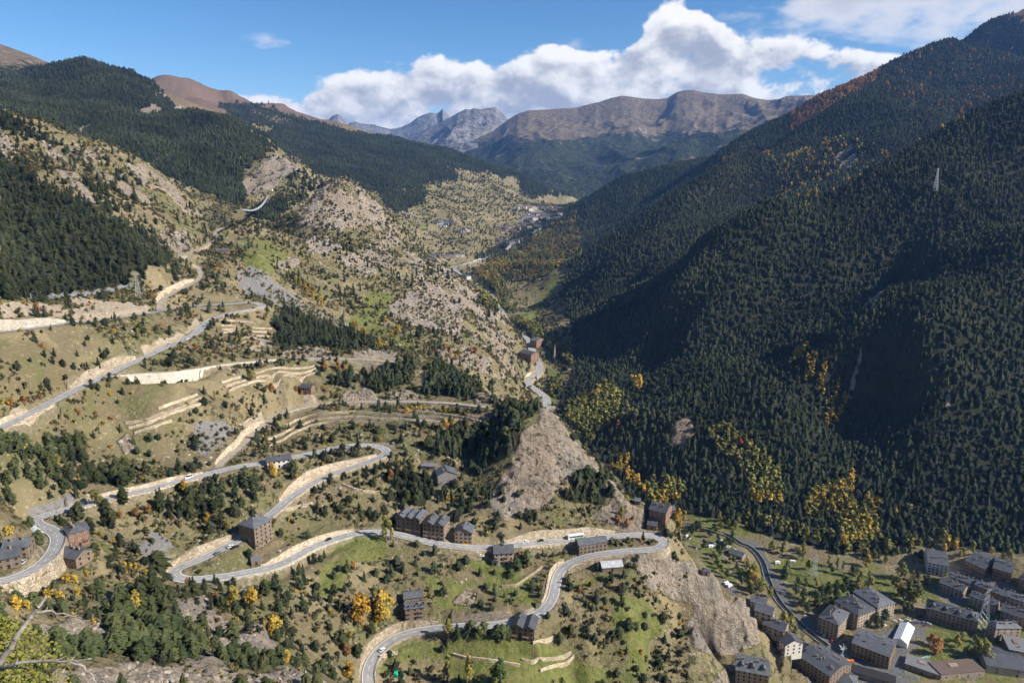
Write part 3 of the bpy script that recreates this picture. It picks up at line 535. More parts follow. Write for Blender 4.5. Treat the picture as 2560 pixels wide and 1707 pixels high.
 dict(n='campsite_building', L=('C', 1605, 745), R=('C', 1690, 775), d=10, s=1.2, roof='g', w='grey', ch=0, bal=0, win=2, lab='grey roofed service building among the campsite pitches'),
 # valley
 dict(n='apartment_block', L=('G', 282, 845), R=('G', 364, 865), d=20, s=4, roof='g', w='brick', ch=4, bal=2, lab='dark apartment block beside the valley road'),
 dict(n='apartment_block', L=('G', 356, 765), R=('G', 402, 772), d=26, s=5, roof='g', w='brick', ch=3, bal=2, lab='tall reddish block where the valley road narrows'),
 dict(n='house', L=('G', 222, 578), R=('G', 264, 578), d=12, s=3, roof='g', w='tan', ch=1, bal=1, lab='house by the small car park up the valley'),
 dict(n='hotel', L=('F', 1572, 272), R=('F', 1616, 282), d=14, s=3, roof='h', w='white', ch=1, bal=0, lab='pale hotel at the bend of the valley road'),
 dict(n='bridge_station', L=('U', 226, 1026), R=('U', 252, 1026), d=6, s=1.3, roof='t', w='white', ch=0, bal=0, win=0, lab='small white station at the far end of the footbridge'),
]

UG, VG, TG = proj(XG, YG, ZG)
WMAX = np.maximum.accumulate(ZG / RG, axis=0)
VIS = (ZG + 14) / RG >= WMAX                              # not hidden behind a crest (tree tops may show)
_inframe = (UG > -250) & (UG < 2810) & (TG > 1)
cov = {k: np.zeros(XG.shape, np.float32) for k in ('rock', 'green', 'scree', 'dirt', 'tarmac', 'pine')}
_edge = fbm(XG * .09, YG * .09, 3, 5) * 1.0
_patch = fbm(XG * .05 + 9, YG * .05, 4, 11)
def add_cover(lines, kind=None, soft=None):
    for ln in lines:
        h, pts = parse_poly(ln)
        a = np.array(pts); u0, v0 = a.min(0) - 40; u1, v1 = a.max(0) + 40
        sel = (UG > u0) & (UG < u1) & (VG > v0) & (VG < v1) & (TG > float(h[2])) & (TG < float(h[3]))
        if not sel.any(): continue
        s = float(h[4]) if len(h) > 4 else 5.0
        sd_ = polysd(UG[sel], VG[sel], a) + _edge[sel] * s * 1.6
        st = float(h[1])
        m = smooth(-s, s, sd_)
        if h[0] != 'pine' and h[0] != 'tarmac' and st < 1: m = m * np.clip((st - .5) * 2 + .5 + _patch[sel] * 1.6 + .25, 0, 1)
        elif h[0] == 'pine': m = m * st
        c = cov[h[0]]; c[sel] = np.maximum(c[sel], m)
add_cover(COVER); add_cover(WOODS); cov['tarmac'] *= 1 - np.clip(cov['green'] * 1.5, 0, 1)
# relief
far = smooth(600, 1500, TG); right = smooth(640, 900, TG) * smooth(-.1, .12, AZG)
dist = np.clip(RG, 30, 1e9)
relief = fbm(XG / 46, YG / 46, 4, 3) * 1.9 * smooth(60, 250, RG) + fbm(XG / 9, YG / 9, 3, 9) * .5
rr = ridged(XG / 22 + .3 * _edge, YG / 22, 4, 21)
slab = smooth(1180, 1260, UG) * (1 - smooth(1560, 1600, UG)) * smooth(960, 1010, VG) * (1 - smooth(1310, 1340, VG)) * (TG < 640)
strat = np.abs(np.sin((XG * .55 + ZG * .9 + 6 * fbm(XG / 30, ZG / 30, 2, 35)) / 4.2))
relief += cov['rock'] * ((1 - slab * .8) * (rr - .6) * 10 + slab * ((strat - .6) * 2.6 + (rr - .6) * 3.0) + fbm(XG / 5, YG / 5, 3, 33) * 1.5)
big = ridged((-.25 * XG + .97 * YG + 70 * fbm(XG / 380, YG / 380, 2, 44)) / 330 + .35, (.97 * XG + .25 * YG) / 1300, 4, 41, .45) - .62
relief += right * big * 190 * smooth(-372, -230, ZG) * (1 - .65 * smooth(2300, 3000, RG)) * smooth(700, 900, RG)
# the main spurs of the forested mountain, crest by crest: height, half width | region x y depth ...
for A_, w_s, pl in [(85, 120, 'W 2300 740 1360 W 2090 840 1340 W 1500 1120 1300 W 1000 1330 1285 W 500 1568 1260 G 1400 650 1190 G 1000 900 1110'), (95, 150, 'W 1300 560 2500 W 870 770 2230 W 410 1030 2100 W 0 1340 1900 G 1050 480 1650 G 720 650 1420'), (60, 85, 'H 1500 250 1180 H 1250 450 1120 H 980 700 1020 H 700 950 940 H 420 1250 880'), (60, 80, 'Z 2700 700 1050 H 1900 500 985 H 1500 800 930 H 1250 1050 880 H 1150 1350 830'), (70, 110, 'W 1500 750 2050 W 1000 1000 1850 W 600 1250 1720 W 150 1500 1600 G 1000 330 1500'), (80, 140, 'W 1700 300 2900 W 1200 520 2850 W 750 700 2750 W 300 960 2600 W 0 1130 2450 G 800 150 2150')]:
    t_ = pl.split(); pts = np.array([by_t(*P(t_[i], float(t_[i + 1]), float(t_[i + 2])), float(t_[i + 3])) for i in range(0, len(t_), 4)])[:, :2]
    sel = (TG > 700) & (AZG > -.02); px, py = XG[sel] + 25 * fbm(XG[sel] / 160, YG[sel] / 160, 2, 47), YG[sel] + 25 * fbm(XG[sel] / 160, YG[sel] / 160, 2, 49); dd = np.full(px.shape, 1e9); tt = np.zeros(px.shape); ns = len(pts) - 1
    for i in range(ns):
        e_ = pts[i + 1] - pts[i]; L_ = e_ @ e_; s_ = np.clip(((px - pts[i, 0]) * e_[0] + (py - pts[i, 1]) * e_[1]) / L_, 0, 1); d_ = np.hypot(px - pts[i, 0] - e_[0] * s_, py - pts[i, 1] - e_[1] * s_); m_ = d_ < dd; dd[m_] = d_[m_]; tt[m_] = (i + s_[m_]) / ns
    relief[sel] += 1.2 * (A_ * np.exp(-(dd / w_s) ** 1.5) - A_ * .35 * np.exp(-((dd - 1.9 * w_s) / w_s) ** 2)) * smooth(0, .12, tt + .06) * (1 - smooth(.8, 1., tt)) * smooth(-372, -250, ZG[sel])
relief += far * (1 - right) * (ridged(XG / 420, YG / 420, 4, 57) - .6) * 55 * smooth(1300, 2000, RG)
relief += smooth(800, 1300, RG) * fbm(XG / 60, YG / 60, 3, 63) * 6
flat = smooth(-12, 6, (ZG + 352)) * 1.0                    # keep the town floor flat
relief *= np.where(ZG < -345, np.clip((ZG + 372) / 20, .05, 1), 1)
ZG = ZG + relief
# roads: bench, walls and open sight lines
def side_of(p):
    t = np.gradient(p, axis=0); n = np.stack([t[:, 1], -t[:, 0]], 1); return n / np.linalg.norm(n, axis=1)[:, None]   # right-hand normal
def nearest_i(k, r, x, y):
    u, v = P(r, x, y); p = ROADS[k]; a, b, _ = proj(p[:, 0], p[:, 1], p[:, 2]); return int(np.argmin((a - u) ** 2 + (b - v) ** 2))
# road, from, to, picture point on the wall's side, height, fill(below road)/cut(above)
WALLS = [('main', ('A', 372, 640), ('A', -330, 950), ('A', 300, 900), 8.5, 'fill'), ('main', ('A', 500, 430), ('A', 1290, 235), ('A', 900, 420), 3.6, 'fill'), ('main', ('A', 470, 437), ('A', 1330, 222), ('A', 800, 250), 2.2, 'cut'),
    ('main', ('B', 180, 495), ('B', 930, 100), ('B', 700, 260), 3.2, 'fill'), ('main', ('B', 290, 400), ('B', 900, 112), ('B', 500, 130), 8.0, 'cut'), ('main', ('A', 1106, 850), ('A', 1560, 630), ('A', 1300, 680), 6.0, 'cut'),
    ('main', ('A', 1330, 893), ('B', 720, 605), ('B', 300, 900), 5.5, 'fill'), ('main', ('B', 150, 830), ('B', 740, 601), ('B', 400, 650), 4.0, 'cut'), ('main', ('B', 1010, 607), ('C', 60, 692), ('B', 1300, 760), 2.2, 'fill'),
    ('main', ('C', 170, 682), ('C', 880, 618), ('C', 500, 560), 6.0, 'cut'), ('main', ('C', 260, 670), ('C', 610, 643), ('C', 450, 760), 6.0, 'fill'), ('main', ('C', 560, 800), ('C', 430, 1075), ('C', 350, 900), 5.5, 'cut'),
    ('main', ('C', 530, 825), ('C', 1000, 712), ('C', 750, 850), 3.2, 'fill'), ('main', ('C', -180, 1203), ('C', 380, 1118), ('C', 100, 1080), 5.5, 'cut'), ('main', ('B', 825, 1560), ('B', 1280, 1212), ('B', 850, 1250), 5.5, 'cut'),
    ('main', ('B', 830, 1580), ('B', 1330, 1208), ('B', 1100, 1400), 2.6, 'fill'), ('main', ('C', 1060, 708), ('C', 1190, 640), ('C', 1300, 740), 4.5, 'fill'),
    ('upper', ('E', 540, 1065), ('E', 1000, 847), ('E', 700, 850), 8.0, 'cut'), ('upper', ('E', -250, 1450), ('E', 340, 1170), ('E', 150, 1400), 4.5, 'fill'), ('upper', ('E', -200, 1430), ('E', 240, 1222), ('E', 0, 1200), 3.0, 'cut'),
    ('upper', ('E', -200, 675), ('E', 510, 592), ('E', 200, 500), 8.0, 'cut'), ('upper', ('E', 1560, 547), ('E', 1862, 474), ('E', 1750, 560), 2.4, 'fill'),
    ('ledge', ('E', 770, 972), ('E', 1520, 895), ('E', 1200, 1050), 10.5, 'fill'), ('ledge', ('E', 1530, 893), ('F', 300, 847), ('F', 0, 950), 3.2, 'fill'), ('ledge', ('F', 480, 843), ('F', 1130, 872), ('F', 800, 950), 3.0, 'fill'),
    ('terrace', ('A', 1425, 160), ('F', 200, 1300), ('F', -100, 1300), 5.5, 'cut'), ('terrace', ('F', 280, 1245), ('F', 640, 1162), ('F', 500, 1300), 1.8, 'fill'), ('terrace', ('F', 690, 1158), ('F', 1290, 1152), ('F', 900, 1250), 3.4, 'fill'), ('terrace', ('F', 1330, 1153), ('F', 1740, 1188), ('F', 1600, 1300), 4.0, 'fill'),
    ('track', ('E', 1137, 470), ('E', 1405, 287), ('E', 1200, 330), 6.0, 'cut'), ('track', ('E', 1400, 75), ('E', 1490, 25), ('E', 1500, 120), 5.0, 'fill'),
    ('valley', ('G', 345, 1000), ('G', 405, 955), ('G', 300, 930), 7.0, 'cut'), ('valley', ('G', 360, 1040), ('G', 425, 900), ('G', 520, 980), 6.0, 'fill'), ('valley', ('G', 475, 1150), ('G', 400, 1070), ('G', 520, 1080), 5.0, 'fill'), ('valley', ('F', 1590, 176), ('F', 1740, 140), ('F', 1650, 100), 8.0, 'cut')]
wall_jobs = []
for k, a, b, hint, h, kind in WALLS:
    i, j = nearest_i(k, *a), nearest_i(k, *b); i, j = min(i, j), max(i, j)
    p = ROADS[k]; n = side_of(p); m = (i + j) // 2
    hu, hv = P(*hint); q = by_d(hu, hv, -p[m, 2])          # where the hint meets the road's level
    s = 1 if (q[:2] - p[m, :2]) @ n[m] > 0 else -1
    wall_jobs.append((k, i, j, s, h, kind))
dz = GLR  # row lookup
def window(x, y, rad_m):
    r = math.hypot(x, y); a = math.atan2(x, y)
    i0 = np.searchsorted(GLR, math.log(max(r - rad_m, 5))); i1 = np.searchsorted(GLR, math.log(r + rad_m)) + 1
    da = rad_m / r; j0 = max(0, int((a - da - AZ0) / (GAZ[1] - GAZ[0]))); j1 = min(NA, int((a + da - AZ0) / (GAZ[1] - GAZ[0])) + 2)
    return slice(i0, i1), slice(j0, j1)
ROADD = np.full(XG.shape, 1e9, np.float32)                 # distance to the nearest road edge
def carve(k):
    global ZG
    p = ROADS[k]; n = side_of(p); W = WIDTH[k] / 2
    best = np.full(XG.shape, 1e9); zr = np.zeros(XG.shape); sd_ = np.zeros(XG.shape); hw = np.zeros(XG.shape); si = np.zeros(XG.shape, int)
    for i in range(len(p)):
        a, b = window(p[i, 0], p[i, 1], 22)
        if a.start >= a.stop or b.start >= b.stop: continue
        dx = XG[a, b] - p[i, 0]; dy = YG[a, b] - p[i, 1]; d = np.hypot(dx, dy)
        m = d < best[a, b]
        if not m.any(): continue
        best[a, b][m] = d[m]; zr[a, b][m] = p[i, 2]; sd_[a, b][m] = np.sign((dx * n[i, 0] + dy * n[i, 1]))[m]; si[a, b][m] = i
    e = best - W
    near = e < 18
    tpr = np.zeros(XG.shape)
    hgt = np.zeros(XG.shape)                                # target step at the road edge
    for kk, i, j, s, h, kind in wall_jobs:
        if kk != k: continue
        m = near & (si >= i) & (si <= j) & (sd_ == s)
        tp = np.clip(np.minimum(si[m] - i, j - si[m]) / min(16., (j - i) / 3.), 0, 1)
        hgt[m] = (-h if kind == 'fill' else h); tpr[m] = tp
    z0 = ZG.copy()
    base = zr - .35
    # beside the bench: step by the wall, then ease to the natural slope
    tgt = np.where(hgt < 0, np.minimum(z0, zr + hgt - .4), np.where(hgt > 0, np.clip(zr + hgt, z0 - 7, z0 + 2.), z0))
    tgt = z0 * (1 - tpr) + tgt * tpr
    ease = smooth(2.5, 14, e)
    outer = np.where(hgt != 0, tgt * (1 - ease) + z0 * ease, np.where(e < 9, base + (z0 - base) * smooth(.6, 9, e), z0))
    stepw = np.where(hgt != 0, smooth(.7, 1.9, e), (e > .6) * 1.0)
    zn = base * (1 - stepw) + outer * stepw
    ZG = np.where(near, np.where(e < .6, base, zn), ZG)
    np.minimum(ROADD, e, out=ROADD)
for k in ('valley', 'ledge', 'terrace', 'track', 'upper', 'main'): carve(k)
# ------------------------------------------------------------------ looking up the ground
def ground(x, y):
    r = np.hypot(x, y); a = np.arctan2(x, y); l = np.log(np.maximum(r, 4.01))
    fa = np.clip((a - AZ0) / (GAZ[1] - GAZ[0]), 0, NA - 1.001); ia = fa.astype(int) if hasattr(fa, 'astype') else int(fa); fa = fa - ia
    il = np.clip(np.searchsorted(GLR, l) - 1, 0, NR - 2); fl = np.clip((l - GLR[il]) / (GLR[il + 1] - GLR[il]), 0, 1)
    return (ZG[il, ia] * (1 - fa) + ZG[il, ia + 1] * fa) * (1 - fl) + (ZG[il + 1, ia] * (1 - fa) + ZG[il + 1, ia + 1] * fa) * fl
def pick(u, v, tmin=60, tmax=5300):
    """first ground along the sight line through picture point (u, v)"""
    d = raydir(u, v); t = np.exp(np.linspace(math.log(tmin), math.log(tmax), 1500))
    x, y, z = d[0] * t, d[1] * t, d[2] * t
    f = z - ground(x, y); k = np.argmax(f < 0)
    if f[k] >= 0: k = len(t) - 1
    a, b = t[max(k - 1, 0)], t[k]
    for _ in range(20):
        m = .5 * (a + b); q = d * m
        if q[2] < ground(q[0], q[1]): b = m
        else: a = m
    q = d * b; q[2] = ground(q[0], q[1]); return q
# building pads
PADM = np.zeros(XG.shape, np.float32)
for B in BLD:
    uL, vL = P(*B['L']); uR, vR = P(*B['R']); q = pick((uL + uR) / 2, (vL + vR) / 2, 150)
    d_ = -q[2]; L = by_d(uL, vL, d_); R = by_d(uR, vR, d_); ex = (R - L)[:2]; B['wd'] = float(np.hypot(*ex)); ex = ex / B['wd']; ey = np.array([-ex[1], ex[0]])
    if 'R2' in B:
        K = by_d(*P(*B['R2']), d_); B['d'] = float(np.clip((K - R)[:2] @ ey, 9, 40))
    B['z'] = float(q[2]); B['o'] = (L[:2] + R[:2]) / 2 + ey * B['d'] / 2; B['rz'] = math.atan2(ex[1], ex[0])
    a_, b_ = window(B['o'][0], B['o'][1], max(B['wd'], B['d']) * .8 + 9)
    dx = XG[a_, b_] - B['o'][0]; dy = YG[a_, b_] - B['o'][1]
    lx = np.abs(dx * ex[0] + dy * ex[1]) - B['wd'] / 2; ly = np.abs(dx * ey[0] + dy * ey[1]) - B['d'] / 2
    e = np.maximum(lx, ly); k = 1 - smooth(1.2, 6.5, e); k = k * (ROADD[a_, b_] > .8)
    yf = dx * ey[0] + dy * ey[1] + B['d'] / 2                   # metres behind the facade: the hillside may climb the back walls
    cap = B['z'] - .15 + np.clip((yf - 2.) * .8, 0, B['s'] * 2.8 * .62); cur = ZG[a_, b_]
    ZG[a_, b_] = cur * (1 - k) + np.clip(cur, B['z'] - .15, cap) * k; PADM[a_, b_] = np.maximum(PADM[a_, b_], (e < 3.0))
    fr = dy * 0 + (dx * ey[0] + dy * ey[1])                      # keep the ground in front below the sill line
    B['front'] = [np.array([*(L[:2] + (R - L)[:2] * f - ey * .3), B['z']]) for f in (0, .2, .4, .6, .8, 1)]
def open_sight(p, half, margin=.25, row_gap=2.0):
    """lower any ground that stands between the viewpoint and the places that are seen from it"""
    global ZG
    for q in p:
        r = math.hypot(q[0], q[1]); a = math.atan2(q[0], q[1]); da = half / r
        j0 = max(0, int((a - da - AZ0) / (GAZ[1] - GAZ[0]))); j1 = min(NA, int((a + da - AZ0) / (GAZ[1] - GAZ[0])) + 2)
        i1 = np.searchsorted(GLR, math.log(r - row_gap)); i0 = np.searchsorted(GLR, math.log(max(r * .55, 60)))
        if i1 <= i0: continue
        w = (q[2] - margin) / r
        sub = ZG[i0:i1, j0:j1]; lim = w * RG[i0:i1, j0:j1]
        np.minimum(sub, lim, out=sub)
for B in BLD: open_sight(B['front'], B['wd'] * .12 + 1, .2, 2.0)
open_sight(ROADS['main'][::2], 4.2, .5, 4.5); open_sight(ROADS['upper'][::2], 4.2, .5, 4.5); open_sight(ROADS['ledge'][::2], 3, .5, 3.5); open_sight(ROADS['terrace'][::2], 3, .5, 3.5)
_tr = ROADS['track']; _i = nearest_i('track', 'E', 1400, 290); open_sight(_tr[:_i:2], 3, .5, 3.5); _i = nearest_i('track', 'E', 1310, 115); open_sight(_tr[_i::2], 3, .5, 3.5)
_i = nearest_i('valley', 'G', 475, 1160); _j = nearest_i('valley', 'G', 330, 700); open_sight(ROADS['valley'][_i:_j:2], 7, 1, 8)
_i = nearest_i('valley', 'F', 1590, 260); open_sight(ROADS['valley'][_i::3], 6, 1, 8)
print('terrain', round(time.time() - T0, 1))

def grid_mesh(name, X, Y, Z):
    nr, na = X.shape
    me = bpy.data.meshes.new(name)
    co = np.stack([X, Y, Z], 2).reshape(-1, 3).astype(np.float32)
    i = np.arange(nr * na).reshape(nr, na)
    q = np.stack([i[:-1, :-1], i[:-1, 1:], i[1:, 1:], i[1:, :-1]], 2).reshape(-1, 4).astype(np.int32)
    me.vertices.add(len(co)); me.vertices.foreach_set('co', co.ravel())
    me.loops.add(q.size); me.loops.foreach_set('vertex_index', q.ravel())
    me.polygons.add(len(q)); me.polygons.foreach_set('loop_start', np.arange(0, q.size, 4, dtype=np.int32))
    try: me.polygons.foreach_set('loop_total', np.full(len(q), 4, np.int32))
    except Exception: pass
    me.update(calc_edges=True); me.polygons.foreach_set('use_smooth', np.ones(len(q), bool))
    return me

# ------------------------------------------------------------------ materials
MATS = {}
def mat(name, build):
    if name in MATS: return MATS[name]
    m = bpy.data.materials.new(name); m.use_nodes = True; nt = m.node_tree; b = NB(nt); pb = nt.nodes['Principled BSDF']
    pb.inputs['Roughness'].default_value = .9; pb.inputs['Specular IOR Level'].default_value = .15
    build(b, pb, nt); MATS[name] = m; return m
def flat(name, col, rough=.8, metal=0., var=.18, scale=.9, spec=.2):
    def f(b, pb, nt):
        pos = b.n('ShaderNodeNewGeometry').outputs['Position']
        n = b.noise(pos, scale, 4, .6)
        k = b.ramp(n, .3, .7, 1 - var, 1 + var, 'LINEAR')
        c = b.v('SCALE', col); nt.links.new(k, c.node.inputs['Scale'])
        nt.links.new(c, pb.inputs['Base Color']); pb.inputs['Roughness'].default_value = rough; pb.inputs['Metallic'].default_value = metal; pb.inputs['Specular IOR Level'].default_value = spec
    return mat(name, f)
def bump(b, pb, nt, h, strength, dist):
    o = b.n('ShaderNodeBump'); b.put(o, 'Height', h); o.inputs['Strength'].default_value = strength; o.inputs['Distance'].default_value = dist
    nt.links.new(o.outputs[0], pb.inputs['Normal'])
def terrain_mat(b, pb, nt):
    pos = b.n('ShaderNodeNewGeometry').outputs['Position']
    a1 = b.n('ShaderNodeAttribute', attribute_name='cov'); a2 = b.n('ShaderNodeAttribute', attribute_name='cov2'); a3 = b.n('ShaderNodeAttribute', attribute_name='nz')
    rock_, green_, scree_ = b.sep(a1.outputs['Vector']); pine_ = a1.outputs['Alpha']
    dirt_, tar_, road_ = b.sep(a2.outputs['Vector']); hi_ = a2.outputs['Alpha']
    n60, n12, n25 = b.sep(a3.outputs['Vector']); n30 = a3.outputs['Alpha']
    n3 = b.noise(pos, 1 / 2.6, 3, .65); n6 = b.noise(pos, 1 / 5.5, 4, .66)
    nf = b.m('MULTIPLY_ADD', b.m('SUBTRACT', n3, .5), .5, b.m('MULTIPLY', b.m('SUBTRACT', n6, .5), 1.0))
    def thr(f, w=1.0, lo=.36, hi=.64):
        return b.ramp(b.m('MULTIPLY_ADD', nf, w, f), lo, hi)
    # dry grass slope: straw, brown and olive patches, low dark scrub, stones
    g = b.mix(b.ramp(n60, .36, .62), (.245, .20, .112), (.145, .135, .062))
    g = b.mix(b.ramp(n12, .42, .66), g, (.175, .142, .08))
    g = b.mix(b.m('MULTIPLY', b.ramp(n3, .52, .7), .55), g, (.30, .245, .155))
    sf = b.m('MULTIPLY', b.ramp(n6, .53, .585), b.ramp(n25, .36, .58))
    g = b.mix(b.m('MULTIPLY', sf, .85), g, (.05, .055, .026))
    stones = b.m('MULTIPLY', b.ramp(n3, .63, .68), b.ramp(n30, .45, .6))
    g = b.mix(b.m('MULTIPLY', stones, .8), g, (.40, .345, .275))
    g = b.mix(hi_, g, b.mix(n12, (.165, .112, .075), (.12, .085, .062)))
    c = b.mix(thr(green_), g, b.mix(b.ramp(n6, .35, .65), (.105, .125, .034), (.18, .178, .062)))
    c = b.mix(thr(scree_), c, b.mix(n3, (.15, .145, .14), (.26, .245, .225)))
    c = b.mix(thr(dirt_, .7), c, b.mix(b.ramp(n3, .35, .65), (.29, .23, .16), (.42, .35, .265)))
    # rock: pale slabs, weathered grey, thin dark fractures, tufts of green
    sv = b.noise(b.v('MULTIPLY', pos, (1., 1., .5)), 1 / 7., 5, .62)
    rk = b.mix(b.ramp(n12, .35, .68), (.47, .385, .295), (.37, .325, .27))
    rk = b.mix(b.m('MULTIPLY', b.ramp(n6, .48, .72), .8), rk, (.27, .235, .20)); rk = b.mix(b.m('MULTIPLY', b.ramp(n60, .5, .66), .7), rk, (.40, .31, .225))
    lay = b.noise(b.v('MULTIPLY', b.v('ADD', pos, b.comb(b.m('MULTIPLY', b.sep(pos)[2], .6), 0., 0.)), (.35, .12, 1.5)), 1 / 3.2, 3, .55)
    rk = b.mix(b.m('MULTIPLY', b.ramp(lay, .50, .62), .3), rk, (.24, .20, .16))
    frac = b.m('ABSOLUTE', b.m('SUBTRACT', sv, .5))
    rk = b.mix(b.m('MULTIPLY', b.ramp(frac, .0, .028, 1., 0.), .5), rk, (.11, .09, .075))
    rk = b.mix(b.m('MULTIPLY', b.m('MULTIPLY', b.ramp(n6, .56, .62), b.ramp(n30, .4, .6)), .8), rk, (.075, .075, .035))
    rf = thr(rock_, 1.2, .40, .60); c = b.mix(rf, c, rk)
    c = b.mix(b.m('MULTIPLY', thr(pine_, .6), b.m('SUBTRACT', 1., b.m('MULTIPLY', rf, .8))), c, b.mix(n6, (.022, .026, .016), (.05, .048, .028)))  # pine wood floor: dark olive, the canopy's shade painted into the ground colour
    c = b.mix(thr(tar_, .15), c, b.mix(n6, (.12, .117, .113), (.18, .175, .168)))
    c = b.mix(b.m('MULTIPLY', road_, b.ramp(n3, .35, .6)), c, (.33, .28, .21))
    nt.links.new(c, pb.inputs['Base Color']); pb.inputs['Roughness'].default_value = .95; pb.inputs['Specular IOR Level'].default_value = .08
    bn = b.noise(pos, 1 / 3.2, 5, .72); k = b.m('MULTIPLY_ADD', rock_, 2.6, 1.)
    bump(b, pb, nt, b.m('MULTIPLY', bn, k), .95, 2.4)
def mountain_mat(b, pb, nt):
    gm = b.n('ShaderNodeNewGeometry'); pos = gm.outputs['Position']
    at_ = b.n('ShaderNodeAttribute', attribute_name='crag'); crag, tl, steep = b.sep(at_.outputs['Vector'])
    n2 = b.noise(pos, 1 / 150., 5, .64); tex = b.vor(pos, 1 / 12.).outputs[0]
    n3 = b.noise(pos, 1 / 40., 4, .66)
    grass = b.mix(b.ramp(n2, .38, .62), (.165, .128, .086), (.125, .10, .07)); grass = b.mix(b.ramp(n3, .54, .66), grass, (.215, .168, .128))
    rock = b.mix(b.ramp(n2, .4, .6), (.17, .165, .165), (.10, .098, .10)); rock = b.mix(b.ramp(n3, .5, .65), rock, (.25, .235, .225))
    wood = b.mix(b.ramp(tex, .15, .75), (.062, .07, .043), (.016, .02, .014))
    wood = b.mix(b.m('MULTIPLY', b.ramp(n2, .60, .68), .8), wood, (.18, .15, .12))
    t = b.ramp(b.m('ADD', b.m('MULTIPLY', b.m('SUBTRACT', n3, .5), 1.1), b.m('MULTIPLY_ADD', b.m('SUBTRACT', n2, .5), 1.5, tl)), .38, .62)
    c = b.mix(t, wood, grass)
    c = b.mix(b.ramp(b.m('MULTIPLY_ADD', b.m('SUBTRACT', n3, .5), 1.6, b.m('MAXIMUM', steep, crag)), .45, .75), c, rock)
    nt.links.new(c, pb.inputs['Base Color']); pb.inputs['Roughness'].default_value = 1.; pb.inputs['Specular IOR Level'].default_value = .05
    bump(b, pb, nt, b.m('MULTIPLY', b.noise(pos, 1 / 60., 6, .68), 30.), 1., 1.)
M_TER = mat('hillside ground', terrain_mat); M_MTN = mat('far mountain', mountain_mat)
def foliage(name, cols, rough=.85, trans=.0, ns=.6):
    """leaves: colour drawn from a small palette per plant, light and dark clumps by leaf"""
    def f(b, pb, nt):
        oi = b.n('ShaderNodeObjectInfo').outputs['Random']
        cr = b.n('ShaderNodeValToRGB'); r = cr.color_ramp; r.interpolation = 'LINEAR'
        while len(r.elements) < len(cols): r.elements.new(.5)
        for i, c in enumerate(cols): r.elements[i].position = i / max(1, len(cols) - 1); r.elements[i].color = c + (1,)
        nt.links.new(oi, cr.inputs[0])
        pos = b.n('ShaderNodeNewGeometry').outputs['Position']; n = b.noise(pos, ns, 2, .6)
        k = b.m('MULTIPLY', b.ramp(n, .3, .7, .62, 1.38, 'LINEAR'), b.ramp(b.noise(pos, 1 / 110., 2, .5), .35, .65, .68, 1.30, 'LINEAR')); c = b.v('SCALE', cr.outputs[0]); nt.links.new(k, c.node.inputs['Scale'])
        nt.links.new(c, pb.inputs['Base Color']); pb.inputs['Roughness'].default_value = rough; pb.inputs['Specular IOR Level'].default_value = .1
    return mat(name, f)
M_PINE = foliage('pine needles', [(.026, .037, .016), (.040, .050, .020), (.055, .065, .026), (.066, .072, .029), (.045, .056, .024)])
M_PINEF = foliage("forest needles", [(.017, .024, .013), (.026, .033, .017), (.044, .049, .023), (.030, .037, .021)], ns=.25)
M_YEL = foliage('yellow autumn leaves', [(.40, .25, .03), (.33, .23, .04), (.45, .30, .045), (.24, .20, .045), (.40, .215, .025)])
M_ORA = foliage('orange autumn leaves', [(.28, .125, .035), (.33, .165, .04), (.22, .10, .035), (.30, .15, .045)])
M_OLV = foliage('turning green leaves', [(.13, .14, .035), (.20, .18, .045), (.095, .11, .032), (.25, .205, .055)])
M_RED = foliage('red autumn leaves', [(.26, .045, .03), (.22, .055, .035)])
M_SCRUB = foliage('low scrub', [(.065, .07, .03), (.10, .092, .04), (.14, .11, .06), (.075, .077, .032)])
M_GORSE = foliage('yellow broom', [(.30, .22, .03), (.24, .19, .035), (.36, .20, .03)])
M_BARK = flat('bark', (.085, .060, .042), .95, var=.3)
M_BARKG = flat('grey bark', (.14, .12, .10), .95, var=.3)
